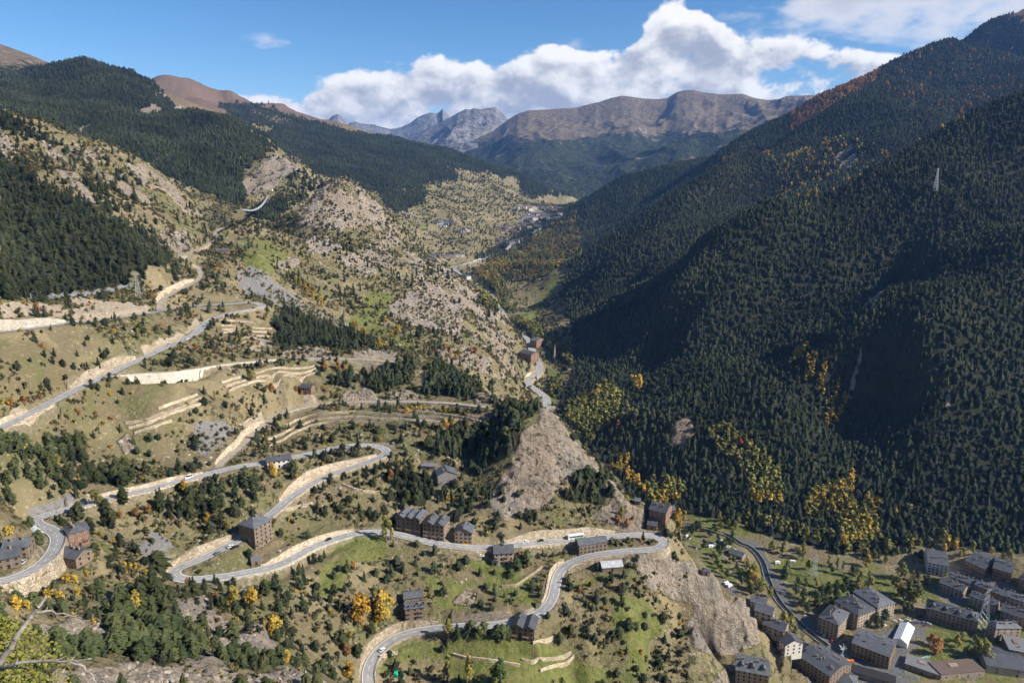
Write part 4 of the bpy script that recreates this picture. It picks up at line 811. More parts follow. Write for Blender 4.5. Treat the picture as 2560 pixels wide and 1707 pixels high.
# ------------------------------------------------------------------ helpers for objects
def link(o, parent=None):
    COL.objects.link(o)
    if parent is not None: o.parent = parent
    return o
def tag(o, label=None, cat=None, group=None, kind=None):
    for k, v in (('label', label), ('category', cat), ('group', group), ('kind', kind)):
        if v: o[k] = v
    return o
def empty(name, loc, rz=0, label=None, cat=None, group=None):
    o = bpy.data.objects.new(name, None); o.empty_display_size = .5; o.location = loc; o.rotation_euler = (0, 0, rz); link(o)
    return tag(o, label, cat, group)
class MB:
    """collects faces, becomes one mesh"""
    def __init__(s): s.v = []; s.f = []; s.mi = []; s.m = 0
    def face(s, pts):
        i = len(s.v); s.v += [tuple(p) for p in pts]; s.f.append(tuple(range(i, i + len(pts)))); s.mi.append(s.m)
    def box(s, x0, x1, y0, y1, z0, z1):
        i = len(s.v)
        s.v += [(x0, y0, z0), (x1, y0, z0), (x1, y1, z0), (x0, y1, z0), (x0, y0, z1), (x1, y0, z1), (x1, y1, z1), (x0, y1, z1)]
        for q in ((0, 3, 2, 1), (4, 5, 6, 7), (0, 1, 5, 4), (1, 2, 6, 5), (2, 3, 7, 6), (3, 0, 4, 7)): s.f.append(tuple(i + k for k in q)); s.mi.append(s.m)
        return s
    def prism(s, prof, axis, a, b):
        """profile (list of 2-D points, counter-clockwise) swept along axis 'x' or 'y' from a to b"""
        n = len(prof); i = len(s.v)
        for t in (a, b):
            for p, q in prof: s.v.append((t, p, q) if axis == 'x' else (p, t, q))
        s.f.append(tuple(i + k for k in range(n - 1, -1, -1))); s.f.append(tuple(i + n + k for k in range(n))); s.mi += [s.m, s.m]
        for k in range(n):
            k2 = (k + 1) % n; s.f.append((i + k, i + k2, i + n + k2, i + n + k)); s.mi.append(s.m)
        return s
    def tube(s, p, q, r0, r1, n=6, cap=True):
        p = Vector(p); q = Vector(q); d = (q - p); z = d.normalized(); x = z.orthogonal().normalized(); y = z.cross(x); i = len(s.v)
        for c, r in ((p, r0), (q, r1)):
            for k in range(n):
                a = 2 * math.pi * k / n; s.v.append(tuple(c + x * math.cos(a) * r + y * math.sin(a) * r))
        for k in range(n): k2 = (k + 1) % n; s.f.append((i + k, i + k2, i + n + k2, i + n + k)); s.mi.append(s.m)
        if cap: s.f.append(tuple(i + n + k for k in range(n))); s.mi.append(s.m); s.f.append(tuple(i + k for k in range(n - 1, -1, -1))); s.mi.append(s.m)
        return s
    def mesh(s, name, mats, smooth_=False):
        me = bpy.data.meshes.new(name); me.from_pydata(s.v, [], s.f)
        for m in (mats if isinstance(mats, (list, tuple)) else [mats]): me.materials.append(m)
        if any(s.mi): me.polygons.foreach_set('material_index', s.mi)
        if smooth_: me.polygons.foreach_set('use_smooth', [True] * len(s.f))
        me.update(); return me
    def obj(s, name, mats, parent=None, loc=(0, 0, 0), rz=0, smooth_=False):
        o = bpy.data.objects.new(name, s.mesh(name, mats, smooth_)); o.location = loc; o.rotation_euler = (0, 0, rz); return link(o, parent)
def new_obj(name, me, parent=None, loc=(0, 0, 0), rz=0):
    o = bpy.data.objects.new(name, me); o.location = loc; o.rotation_euler = (0, 0, rz); return link(o, parent)
# ------------------------------------------------------------------ terrain object
me = grid_mesh('hillside', XG, YG, ZG + CAMZ)
def put_attr(me, name, arr):
    a = me.color_attributes.new(name, 'FLOAT_COLOR', 'POINT'); a.data.foreach_set('color', np.ascontiguousarray(arr, np.float32).ravel())
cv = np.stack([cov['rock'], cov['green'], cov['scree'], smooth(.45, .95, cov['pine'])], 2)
cv2 = np.stack([cov['dirt'], cov['tarmac'], np.clip(1 - ROADD / 3.5, 0, 1) * .8, np.ones(XG.shape)], 2)
nz = np.stack([.5 + .5 * fbm(XG / 55, YG / 55, 5, 101), .5 + .55 * fbm(XG / 11, YG / 11, 4, 111), .5 + .6 * fbm(XG / 70, YG / 70, 3, 121), .5 + .6 * fbm(XG / 32, YG / 32, 3, 131)], 2)
cv2[..., 3] = smooth(640, 800, ZG + CAMZ + 90 * fbm(XG / 190, YG / 190, 4, 141) + 80)
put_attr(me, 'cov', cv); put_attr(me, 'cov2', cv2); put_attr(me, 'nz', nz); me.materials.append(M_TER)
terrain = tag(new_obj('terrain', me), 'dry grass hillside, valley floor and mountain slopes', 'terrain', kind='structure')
# ------------------------------------------------------------------ far mountains: height fields behind the valley
def mountain(name, label, sky, tc, tb, base, crag=0., seed=0, amp=120, na=420, nr=150, power=1.0, back=1.35, treeline=430):
    sky = np.array([P(*s) for s in sky]); 
    az = np.arctan((sky[:, 0] - CX) / F_PX)
    pts = np.array([raydir(u, v) for u, v in sky]); w = pts[:, 2] / np.hypot(pts[:, 0], pts[:, 1])
    A = np.linspace(az[0], az[-1], na); Wc = np.interp(A, az, w); rc = np.interp(A, np.linspace(A[0], A[-1], len(tc)), tc)
    S = np.concatenate([np.linspace(0, 1, int(nr * .8)), 1 + np.linspace(0, 1, nr - int(nr * .8) + 1)[1:]])
    AA, SS = np.meshgrid(A, S); rcg = np.broadcast_to(rc, AA.shape); zc = np.broadcast_to(Wc * rc, AA.shape)
    R = np.where(SS <= 1, tb + (rcg - tb) * SS, rcg * (1 + (back - 1) * (SS - 1)))
    X = R * np.sin(AA); Y = R * np.cos(AA)
    prof = np.where(SS <= 1, np.clip(SS, 0, 1) ** power, 1 - (SS - 1) * .9)
    Z = base + (zc - base) * prof
    k = np.clip(np.where(SS <= 1, (1 - SS) * 6, (SS - 1) * 5), 0, 1)
    rd = ridged(X / 1500 + seed, Y / 2200, 5, 71 + seed, .55) - .62
    Z = Z + rd * amp * 4 * k * np.where(SS <= 1, np.sin(np.clip(SS, 0, 1) * math.pi) ** .5 * .8 + .2, .5)
    Z = Z + (ridged(X / 260, Y / 260, 4, 83 + seed) - .6) * amp * .5 * (k * .8 + .2) * (1 if crag else .5)
    lim = Wc * R
    Z = np.where(SS < 1, np.minimum(Z, lim - (1 - SS) * 15 + 1), Z)
    me = grid_mesh(name, X, Y, Z + CAMZ); gy, gx = np.gradient(Z); sl = np.hypot(gx / np.hypot(np.gradient(X, axis=1), np.gradient(Y, axis=1)), gy / np.hypot(np.gradient(X, axis=0), np.gradient(Y, axis=0)))
    tl = smooth(-1, 1, (Z - treeline + 90 * fbm(X / 600, Y / 600, 4, 151 + seed)) / 120)
    put_attr(me, 'crag', np.stack([np.full(X.shape, crag), tl, smooth(.75, 1.5, sl), np.ones(X.shape)], 2)); me.materials.append(M_MTN)
    return tag(new_obj(name, me), label, 'mountain', kind='structure')
mountain('mountain', 'brown grassy hill with scattered pines at the top left', [('Z', -350, -60), ('Z', -120, 20), ('T', 0, 70), ('T', 80, 120), ('T', 200, 168), ('T', 300, 205), ('T', 390, 240), ('T', 520, 300), ('T', 700, 420)], [3600, 3500], 2500, 150, 0, 1, 60, 300, 90, treeline=400)
mountain('mountain', 'jagged dark blue ridge with a horn-shaped peak', [('U', 560, 640), ('U', 700, 500), ('U', 750, 480), ('U', 790, 440), ('U', 830, 428), ('U', 860, 450), ('U', 900, 510), ('U', 925, 490), ('U', 960, 485), ('U', 1000, 500), ('U', 1100, 508), ('U', 1150, 525), ('U', 1220, 545), ('U', 1300, 528), ('U', 1370, 495), ('U', 1420, 455), ('U', 1470, 430), ('U', 1530, 413), ('U', 1570, 423), ('U', 1595, 405), ('U', 1615, 382), ('U', 1630, 405), ('U', 1665, 440), ('U', 1720, 500), ('U', 1900, 600)], [11500, 11000], 8800, 60, 1., 2, 90, 420, 120)
mountain('mountain', 'grey rocky massif left of the brown summits', [('U', 1000, 720), ('U', 1200, 660), ('U', 1320, 620), ('U', 1450, 560), ('U', 1600, 490), ('U', 1690, 440), ('U', 1740, 410), ('U', 1790, 383), ('U', 1820, 388), ('U', 1850, 375), ('U', 1900, 385), ('U', 1980, 371), ('U', 2010, 375), ('U', 2050, 410), ('U', 2105, 465), ('U', 2200, 520), ('U', 2500, 600)], [9600, 9200], 6400, -100, .8, 3, 120, 420, 150)
mountain('mountain', 'broad brown mountain with rounded summits and forest below', [('V', -150, 760), ('V', 100, 700), ('V', 250, 640), ('V', 420, 560), ('V', 540, 465), ('V', 610, 420), ('V', 690, 395), ('V', 850, 388), ('V', 1050, 375), ('V', 1150, 345), ('V', 1230, 328), ('V', 1300, 300), ('V', 1380, 283), ('V', 1450, 288), ('V', 1540, 303), ('V', 1650, 310), ('V', 1720, 300), ('V', 1790, 255), ('V', 1850, 240), ('V', 1910, 236), ('V', 1980, 255), ('V', 2080, 266), ('W', 0, 488), ('W', 180, 486), ('W', 250, 515), ('W', 330, 528), ('W', 400, 522), ('W', 450, 500), ('W', 610, 496), ('W', 760, 512), ('W', 900, 550), ('W', 1300, 620), ('W', 2000, 650)], [7900, 7600, 7300], 4300, -230, 0, 5, 130, 520, 190, .74, treeline=340)
SC.frame_set(1)

# ------------------------------------------------------------------ trees
rng = np.random.default_rng(7); R_ = random.Random(11)
def conifer(h, r, layers, n, seed, droop=.35, base=.12, roundness=.0):
    q = random.Random(seed); b = MB()
    for l in range(layers):
        f = l / (layers - 1); zc = h * (base + (1 - base) * f)
        rr = r * ((1 - f) ** (.8 - .45 * roundness)) * (.85 + .3 * q.random()) + .12 * r * (1 - f) + .02
        if roundness: rr = r * math.sqrt(max(.03, 1 - (2 * (f * .95 - .42)) ** 2 * .72)) * (.8 + .35 * q.random()) if f < .97 else r * .25
        th = h / layers * (1.55 + .3 * q.random()); a0 = q.random() * 6.28; ox, oy = (q.random() - .5) * .18 * r, (q.random() - .5) * .18 * r
        top = (ox * .4, oy * .4, min(h, zc + th * .75)); ring = []
        for k in range(n):
            a = a0 + 6.283 * k / n; s = rr * (1.0 if k % 2 == 0 else .58) * (.8 + .4 * q.random())
            ring.append((ox + math.cos(a) * s, oy + math.sin(a) * s, zc - droop * s * (1 if k % 2 == 0 else .5) + (q.random() - .5) * .1 * th))
        for k in range(n): b.face([ring[k], ring[(k + 1) % n], top])
    return b
def leafy(h, r, nl, leaf, seed, base=.22, lobes=7, shape=1.0):
    """crown of many small leaf clumps spread through several lobes"""
    q = random.Random(seed); b = MB(); L = []
    for i in range(lobes):
        f = (i + .5) / lobes; a = q.random() * 6.28; rad_ = r * (.55 * math.sin(math.pi * min(1, f * .85 + .12)) ** shape)
        L.append((math.cos(a) * rad_ * .8, math.sin(a) * rad_ * .8, h * (base + .12 + (1 - base - .24) * f), r * (.42 + .22 * q.random()) * (1.05 - .45 * f)))
    for i in range(nl):
        cx, cy, cz, cr = L[q.randrange(lobes)]
        a = q.random() * 6.28; ct = q.uniform(-1, 1); st = math.sqrt(1 - ct * ct); s = cr * (.55 + .5 * q.random())
        p = Vector((cx + math.cos(a) * st * s, cy + math.sin(a) * st * s, cz + ct * s * 1.1))
        nrm = (Vector((math.cos(a) * st, math.sin(a) * st, ct + .35)) + Vector((q.uniform(-.6, .6), q.uniform(-.6, .6), q.uniform(-.6, .6)))).normalized()
        x = nrm.orthogonal().normalized(); x.rotate(Matrix.Rotation(q.random() * 6.28, 3, nrm)); y = nrm.cross(x); w = leaf * (.6 + .8 * q.random())
        b.face([p + x * w, p + y * w * .8, p - x * w, p - y * w * .8])
    return b
def trunk_mesh(h, r, seed, limbs=0, crown_r=1):
    q = random.Random(seed); b = MB(); p = Vector((0, 0, -.6)); n = 4
    for i in range(n):
        t = Vector((q.uniform(-.03, .03) * h, q.uniform(-.03, .03) * h, h * (i + 1) / n)); b.tube(p, t, r * (1 - i / n * .75), r * (1 - (i + 1) / n * .75), 6, False)
        if limbs and i > 0:
            for k in range(limbs): a = q.random() * 6.28; b.tube(t, t + Vector((math.cos(a) * crown_r * .6, math.sin(a) * crown_r * .6, h * .18)), r * .3, r * .08, 4, False)
        p = t
    return b
PROTO = bpy.data.collections.new('prototypes')
def proto(name, b, m):
    o = bpy.data.objects.new(name, b.mesh(name, m)); return o
def coll(name, objs):
    c = bpy.data.collections.new(name)
    for o in objs: c.objects.link(o)
    return c
C_PINE = coll('far_pines', [proto('far_pine', conifer((10, 11, 9, 8.5, 10, 7.5)[i % 6], (3.5, 4.1, 4.3, 4.1, 3.3, 4.4)[i % 6], 6 + i % 2, 8, 40 + i, .28, .06, (.2, .0, .8, .5, .0, 1.)[i % 6]), M_PINEF) for i in range(6)])
C_LEAF = coll('far_leafy', [proto('far_leafy_tree', leafy(9, 3.0, 60, .95, 60 + i), M_YEL) for i in range(3)])
def coll_mat(src, m, tagname):
    out = []
    for o in src.objects:
        me_ = o.data.copy(); me_.materials.clear(); me_.materials.append(m); out.append(bpy.data.objects.new(o.name + '_' + tagname, me_))
    return coll(src.name + tagname, out)
C_ORA = coll_mat(C_LEAF, M_ORA, 'orange'); C_OLV = coll_mat(C_LEAF, M_OLV, 'olive'); C_RED = coll_mat(C_LEAF, M_RED, 'red')
C_BUSH = coll('bushes', [proto('low_bush', leafy(1.5, 1.25, 34, .42, 80 + i, .0, 4), M_SCRUB) for i in range(3)])
def rock_proto(seed):
    q = random.Random(seed); bm = bmesh.new(); bmesh.ops.create_icosphere(bm, subdivisions=1, radius=1.)
    for v in bm.verts: v.co *= q.uniform(.7, 1.15); v.co.z *= .75
    m = bpy.data.meshes.new('boulder'); bm.to_mesh(m); bm.free(); m.materials.append(flat('boulder', (.31, .265, .215), .95, var=.35, scale=.35)); return bpy.data.objects.new('boulder', m)
C_ROCK = coll('boulders', [rock_proto(i) for i in range(5)])
C_GORSE = coll_mat(C_BUSH, M_GORSE, 'broom')
def scatter_stuff(name, label, cat, pts, scl, collection, seed=1):
    """one object whose vertices carry instanced plants"""
    me = bpy.data.meshes.new(name); me.vertices.add(len(pts)); p = np.array(pts, np.float32); p[:, 2] += CAMZ; me.vertices.foreach_set('co', p.ravel())
    for nm, typ, arr in (('scl', 'FLOAT', scl), ('rot', 'FLOAT', np.random.default_rng(seed).random(len(pts)) * 6.283)):
        a = me.attributes.new(nm, typ, 'POINT'); a.data.foreach_set('value', np.asarray(arr, np.float32))
    a = me.attributes.new('idx', 'INT', 'POINT'); a.data.foreach_set('value', np.random.default_rng(seed + 1).integers(0, len(collection.objects), len(pts)).astype(np.int32))
    o = new_obj(name, me); ng = bpy.data.node_groups.new(name, 'GeometryNodeTree')
    ng.interface.new_socket('Geometry', in_out='INPUT', socket_type='NodeSocketGeometry'); ng.interface.new_socket('Geometry', in_out='OUTPUT', socket_type='NodeSocketGeometry')
    N = ng.nodes; gi = N.new('NodeGroupInput'); go = N.new('NodeGroupOutput'); ip = N.new('GeometryNodeInstanceOnPoints'); ci = N.new('GeometryNodeCollectionInfo')
    ci.inputs['Collection'].default_value = collection; ci.inputs['Separate Children'].default_value = True; ci.inputs['Reset Children'].default_value = True
    def attr(n, t):
        x = N.new('GeometryNodeInputNamedAttribute'); x.data_type = t; x.inputs[0].default_value = n; return x.outputs[0]
    cx = N.new('ShaderNodeCombineXYZ'); ng.links.new(attr('rot', 'FLOAT'), cx.inputs[2])
    cs = N.new('ShaderNodeCombineXYZ'); s_ = attr('scl', 'FLOAT')
    for k in range(3): ng.links.new(s_, cs.inputs[k])
    ng.links.new(gi.outputs[0], ip.inputs['Points']); ng.links.new(ci.outputs[0], ip.inputs['Instance']); ip.inputs['Pick Instance'].default_value = True
    ng.links.new(attr('idx', 'INT'), ip.inputs['Instance Index']); ng.links.new(cx.outputs[0], ip.inputs['Rotation']); ng.links.new(cs.outputs[0], ip.inputs['Scale'])
    ng.links.new(ip.outputs[0], go.inputs[0])
    o.modifiers.new('scatter', 'NODES').node_group = ng
    return tag(o, label, cat, kind='stuff')
# free standing dry stone terrace walls: flight phrase | polylines from the top down
TERR = """of the left flight of terraces|E 1130,1205 1250,1160 1410,1105|E 890,1310 1050,1288 1200,1232 1440,1130|E 920,1342 1060,1310 1200,1255 1480,1155|E 960,1380 1100,1340 1230,1298
of the small flight below the ledge wall|E 1580,1020 1660,995 1740,970|E 1600,1050 1690,1020 1760,1000|E 1630,1080 1740,1035 1860,1010
of the middle flight above the barn|F 110,955 200,930 300,915 530,902|F 110,985 320,945 540,925|F 150,1008 350,970 540,950
of the long curved flight|F 330,1325 400,1290 480,1262 650,1240 820,1230|F 195,1430 330,1370 500,1295 650,1275 810,1262|F 210,1475 350,1400 500,1330 640,1300 810,1292
of the straight flight right of the curved terraces|F 825,1232 940,1240 1060,1247 1250,1258 1400,1272 1560,1302|F 815,1264 1050,1280 1250,1290 1430,1302|F 812,1294 940,1302 1060,1312
near the end of the terrace road|F 1200,1222 1400,1242 1560,1268 1735,1312|F 1650,1268 1780,1277
under the ledge road|F 800,910 930,905 1080,905|F 805,942 1000,937
by the old plots under the upper hairpin|E 1550,575 1700,580 1820,595|E 1575,612 1680,620|E 1580,640 1690,642|E 1590,665 1690,652|E 1800,630 1940,637|E 1800,656 1920,662|E 1830,686 1920,692
below the central hairpin|B 290,447 380,430 470,410|B 660,292 740,330 900,342
on the terraced lawns|C 340,1315 430,1303 495,1258|C 270,1425 340,1447 450,1412 585,1372|C 390,1492 500,1452 610,1402
on the meadow inside the loop|C 140,948 230,946 300,892 400,822
in the gardens by the lowest road|B 1375,1385 1440,1410 1560,1420 1808,1460|B 900,1405 960,1395 1020,1380""".split('\n')
TPTS = {}; TERRM = np.zeros(XG.shape, np.float32)
for ln in TERR:
    for pl in ln.split('|')[1:]:
        t_ = pl.split(); pts = np.array([pick(*P(t_[0], *map(float, c.split(','))), 150) for c in t_[1:]]); TPTS[pl] = pts
        for a_, b_ in zip(pts[:-1], pts[1:]):
            for f in np.linspace(0, 1, max(2, int(np.linalg.norm(b_ - a_) / 2))):
                q = a_ + (b_ - a_) * f; wa, wb_ = window(q[0], q[1], 5.); TERRM[wa, wb_] = np.maximum(TERRM[wa, wb_], np.hypot(XG[wa, wb_] - q[0], YG[wa, wb_] - q[1]) < 4.5)
# candidate points: random cells of the height field, weighted by area and by how wooded they are
VIS2 = (ZG + 13) / RG >= np.maximum.accumulate(ZG / RG, axis=0)
AREA = (RG[:-1, :-1] * (GAZ[1] - GAZ[0])) * (RG[1:, :-1] - RG[:-1, :-1])
def sample(weight, spacing, n_try=None, seed=0):
    """points on visible ground with probability ~ weight, no two closer than about `spacing` m (a function of range)"""
    w = (weight[:-1, :-1] * VIS2[:-1, :-1] * AREA); w = np.where((UG[:-1, :-1] > -60) & (UG[:-1, :-1] < 2620) & (VG[:-1, :-1] > -60) & (VG[:-1, :-1] < 1780), w, 0).ravel(); tot = w.sum()
    if tot <= 0: return np.zeros((0, 3))
    g = np.random.default_rng(seed); n = n_try
    idx = np.searchsorted(np.cumsum(w), g.random(n) * tot); idx = np.clip(idx, 0, len(w) - 1)
    i, j = np.divmod(idx, NA - 1); r = np.exp(GLR[i] + (GLR[i + 1] - GLR[i]) * g.random(n)); a = GAZ[j] + (GAZ[1] - GAZ[0]) * g.random(n)
    x, y = r * np.sin(a), r * np.cos(a)
    sp = spacing(r) if callable(spacing) else np.full(n, spacing)
    lev = np.round(np.log2(sp) * 2); s2 = 2 ** (lev / 2)
    key = np.stack([lev, np.floor(x / s2), np.floor(y / s2)], 1).astype(np.int64); _, u = np.unique(key, axis=0, return_index=True); u.sort()
    x, y = x[u], y[u]; return np.stack([x, y, ground(x, y)], 1)
TREEOK = (ROADD > 2.5) * (1 - PADM) * (1 - np.clip(cov['tarmac'] * 2, 0, 1)) * (1 - .9 * TERRM)
# autumn patches in the woods: colour strength tmin tmax soft | ...
AUTUMN = """ora .75 700 3600 4 | W 560,800 560,740 700,640 950,520 1080,420 1140,430 1100,520 960,590 840,680 700,760 600,810
ora .6 1500 2600 3 | W 90,1250 120,1190 300,1060 420,1020 410,1045 310,1090 140,1220
yel .10 700 2600 9 | W 400,1100 800,900 1100,950 1500,880 1700,920 1600,1060 1200,1220 900,1330 500,1250
yel .08 700 2600 9 | W 400,1480 600,1300 900,1330 700,1568 400,1568
ora .05 1000 3500 9 | W 900,700 1300,380 2000,250 2090,500 1500,700
yel .6 600 1000 4 | D 400,430 470,360 560,330 640,380 700,480 790,520 820,640 740,680 640,700 640,560 560,500 430,470
olv .75 600 1000 6 | D 360,460 450,340 570,300 680,360 740,470 830,520 860,660 740,710 600,700 600,560 520,520 400,500
olv .35 600 1000 6 | D 0,480 250,520 450,600 700,700 1200,640 1300,650 1200,730 700,770 300,650 0,560
yel .55 600 1000 4 | D 600,300 700,250 700,360 620,360
yel .5 600 1000 5 | D 1290,660 1380,690 1370,730 1290,700
yel .4 600 1000 5 | D 770,380 830,380 900,480 1080,430 1080,470 960,520 800,500
olv .95 600 1000 5 | C 1470,0 1560,-40 1700,20 1808,160 1808,400 1740,300 1640,180 1500,90
red .35 600 1000 5 | C 1590,90 1700,60 1780,220 1700,280 1620,180
olv .9 600 1000 5 | D 0,100 100,120 220,260 250,380 150,360 40,330
yel .5 600 1000 5 | D 20,360 230,370 250,440 60,420
yel .9 600 1400 3 | H 320,1040 350,950 420,960 440,1010 380,1050
yel .9 600 1400 3 | H 400,1180 420,1090 470,1100 470,1190
yel .8 600 1400 3 | H 500,1260 520,1160 550,1180 545,1270
yel .7 600 1400 3 | H 560,1300 640,1240 710,1330 640,1370 560,1400
yel .6 900 2600 3 | H 200,110 260,30 290,80 230,140
olv .75 700 1500 5 | G 230,560 300,540 420,640 440,700 500,760 640,810 650,900 560,860 470,800 410,720 340,680
olv .5 700 1500 5 | G 480,1000 560,1000 560,1090 500,1100
olv .75 600 1300 6 | G 600,1220 700,1100 900,1000 1000,1080 980,1240 1080,1190 1120,1260 900,1320 760,1480 700,1400
ora .3 600 1300 6 | G 900,1330 960,1310 1000,1350 940,1400
yel .5 600 1300 4 | G 1080,980 1150,970 1140,1060 1090,1080
yel .5 600 1300 4 | G 760,1100 800,1070 860,1040 900,1060 840,1110
olv .5 1300 3200 8 | X 950,1090 1200,900 1500,760 1800,560 2300,300 2352,800 2000,1000 1700,1100 1400,1080 1300,1320 1100,1300
ora .10 1300 3200 8 | X 950,1090 1200,900 1500,760 1800,560 2300,300 2352,800 2000,1000 1700,1100 1400,1080 1300,1320 1100,1300
olv .5 1000 2500 8 | X 1000,1400 1250,1250 1400,1330 1500,1568 1150,1568
yel .5 500 1200 6 | C 860,200 900,150 1000,100 950,200 C 1080,350 1260,400 1200,440 1100,420
olv .5 500 900 5 | C 1000,300 1200,280 1350,330 1250,420 1100,420""".strip().split('\n')
aut = {k: np.zeros(XG.shape, np.float32) for k in ('ora', 'yel', 'olv', 'red')}
for ln in AUTUMN:
    h, pts_a = parse_poly(ln); a = np.array(pts_a); u0, v0 = a.min(0) - 30; u1, v1 = a.max(0) + 30
    sel = (UG > u0) & (UG < u1) & (VG > v0) & (VG < v1) & (TG > float(h[2])) & (TG < float(h[3]))
    if sel.any():
        m_ = smooth(-float(h[4]), float(h[4]), polysd(UG[sel], VG[sel], a) + _edge[sel] * 6) * float(h[1]); c_ = aut[h[0]]; c_[sel] = np.maximum(c_[sel], m_)
autsum = np.clip(sum(aut.values()), 0, 1)
UG, VG, TG = proj(XG, YG, ZG)
wood = cov['pine'] * (1 - smooth(.15, .5, cov['rock'])) * TREEOK
sp_f = lambda r: np.interp(r, [150, 400, 700, 1200, 2500, 4500], [4.2, 4.5, 4.8, 5.3, 6.6, 9.2])
allp = sample(np.maximum(wood, autsum * TREEOK * .9), sp_f, 950000, 3)
gz = np.random.default_rng(5)
def at(grid, p):
    r = np.hypot(p[:, 0], p[:, 1]); i = np.clip(np.searchsorted(GLR, np.log(r)) - 1, 0, NR - 1); j = np.clip(((np.arctan2(p[:, 0], p[:, 1]) - AZ0) / (GAZ[1] - GAZ[0])).astype(int), 0, NA - 1); return grid[i, j]
u_ = gz.random(len(allp)); kind = np.full(len(allp), 'pin', dtype='<U3')
acc = np.zeros(len(allp))
for k in ('ora', 'yel', 'olv', 'red'):
    v = at(aut[k], allp); m_ = (kind == 'pin') & (u_ < acc + v) & (u_ >= acc); kind[m_] = k; acc += v * .999
rr_ = np.hypot(allp[:, 0], allp[:, 1])
ht = np.interp(rr_, [150, 450, 700, 1200, 2500, 4500], [7.5, 8.0, 9.0, 9.5, 11.0, 14.0]) * (.45 + .85 * gz.random(len(allp)))
keep_thin = gz.random(len(allp)) < np.clip(np.maximum(at(wood, allp), acc) * 1.15, 0, 1) ** .7
allp, kind, ht, rr_ = allp[keep_thin], kind[keep_thin], ht[keep_thin], rr_[keep_thin]
fullc = {}
for k in ('yel', 'olv', 'ora'):
    q = sample(np.where(aut[k] > .45, aut[k], 0) * TREEOK * (RG < 1700), 3.6, 16000, 61); fullc[k] = q[gz.random(len(q)) < .55]
# loose pines and shrubs over the open left slope
openm = ((TG < 1500) & (UG < 1720) | (TG < 3700) & (UG < 1430) & (VG > 390)) & (cov['pine'] < .3)
lw = openm * TREEOK * np.clip(.55 + fbm(XG / 38, YG / 38, 3, 91) * 1.5, 0, 1) ** 2 * (1 - np.clip(cov['green'] * .9, 0, .95)) * (1 - np.clip(cov['rock'] * .7, 0, .9)) * (1 - cov['dirt']) * (1 - .9 * cov['scree']) * (ZG > -352)
loose = sample(lw * smooth(150, 300, RG) * (1 - .55 * smooth(620, 760, RG)) * (1 - .7 * smooth(1400, 1700, RG)) * (1 - .75 * np.clip(cov['rock'] * 2, 0, 1)), lambda r: np.interp(r, [200, 600, 1500, 3500], [8., 10., 14., 26.]), 6500, 13)
lh = np.interp(np.hypot(loose[:, 0], loose[:, 1]), [200, 500, 1400], [6.2, 6.4, 7.5]) * (.5 + .8 * gz.random(len(loose)))
print('trees', len(allp), {k: int((kind == k).sum()) for k in ('pin', 'ora', 'yel', 'olv', 'red')}, 'loose', len(loose), round(time.time() - T0, 1))

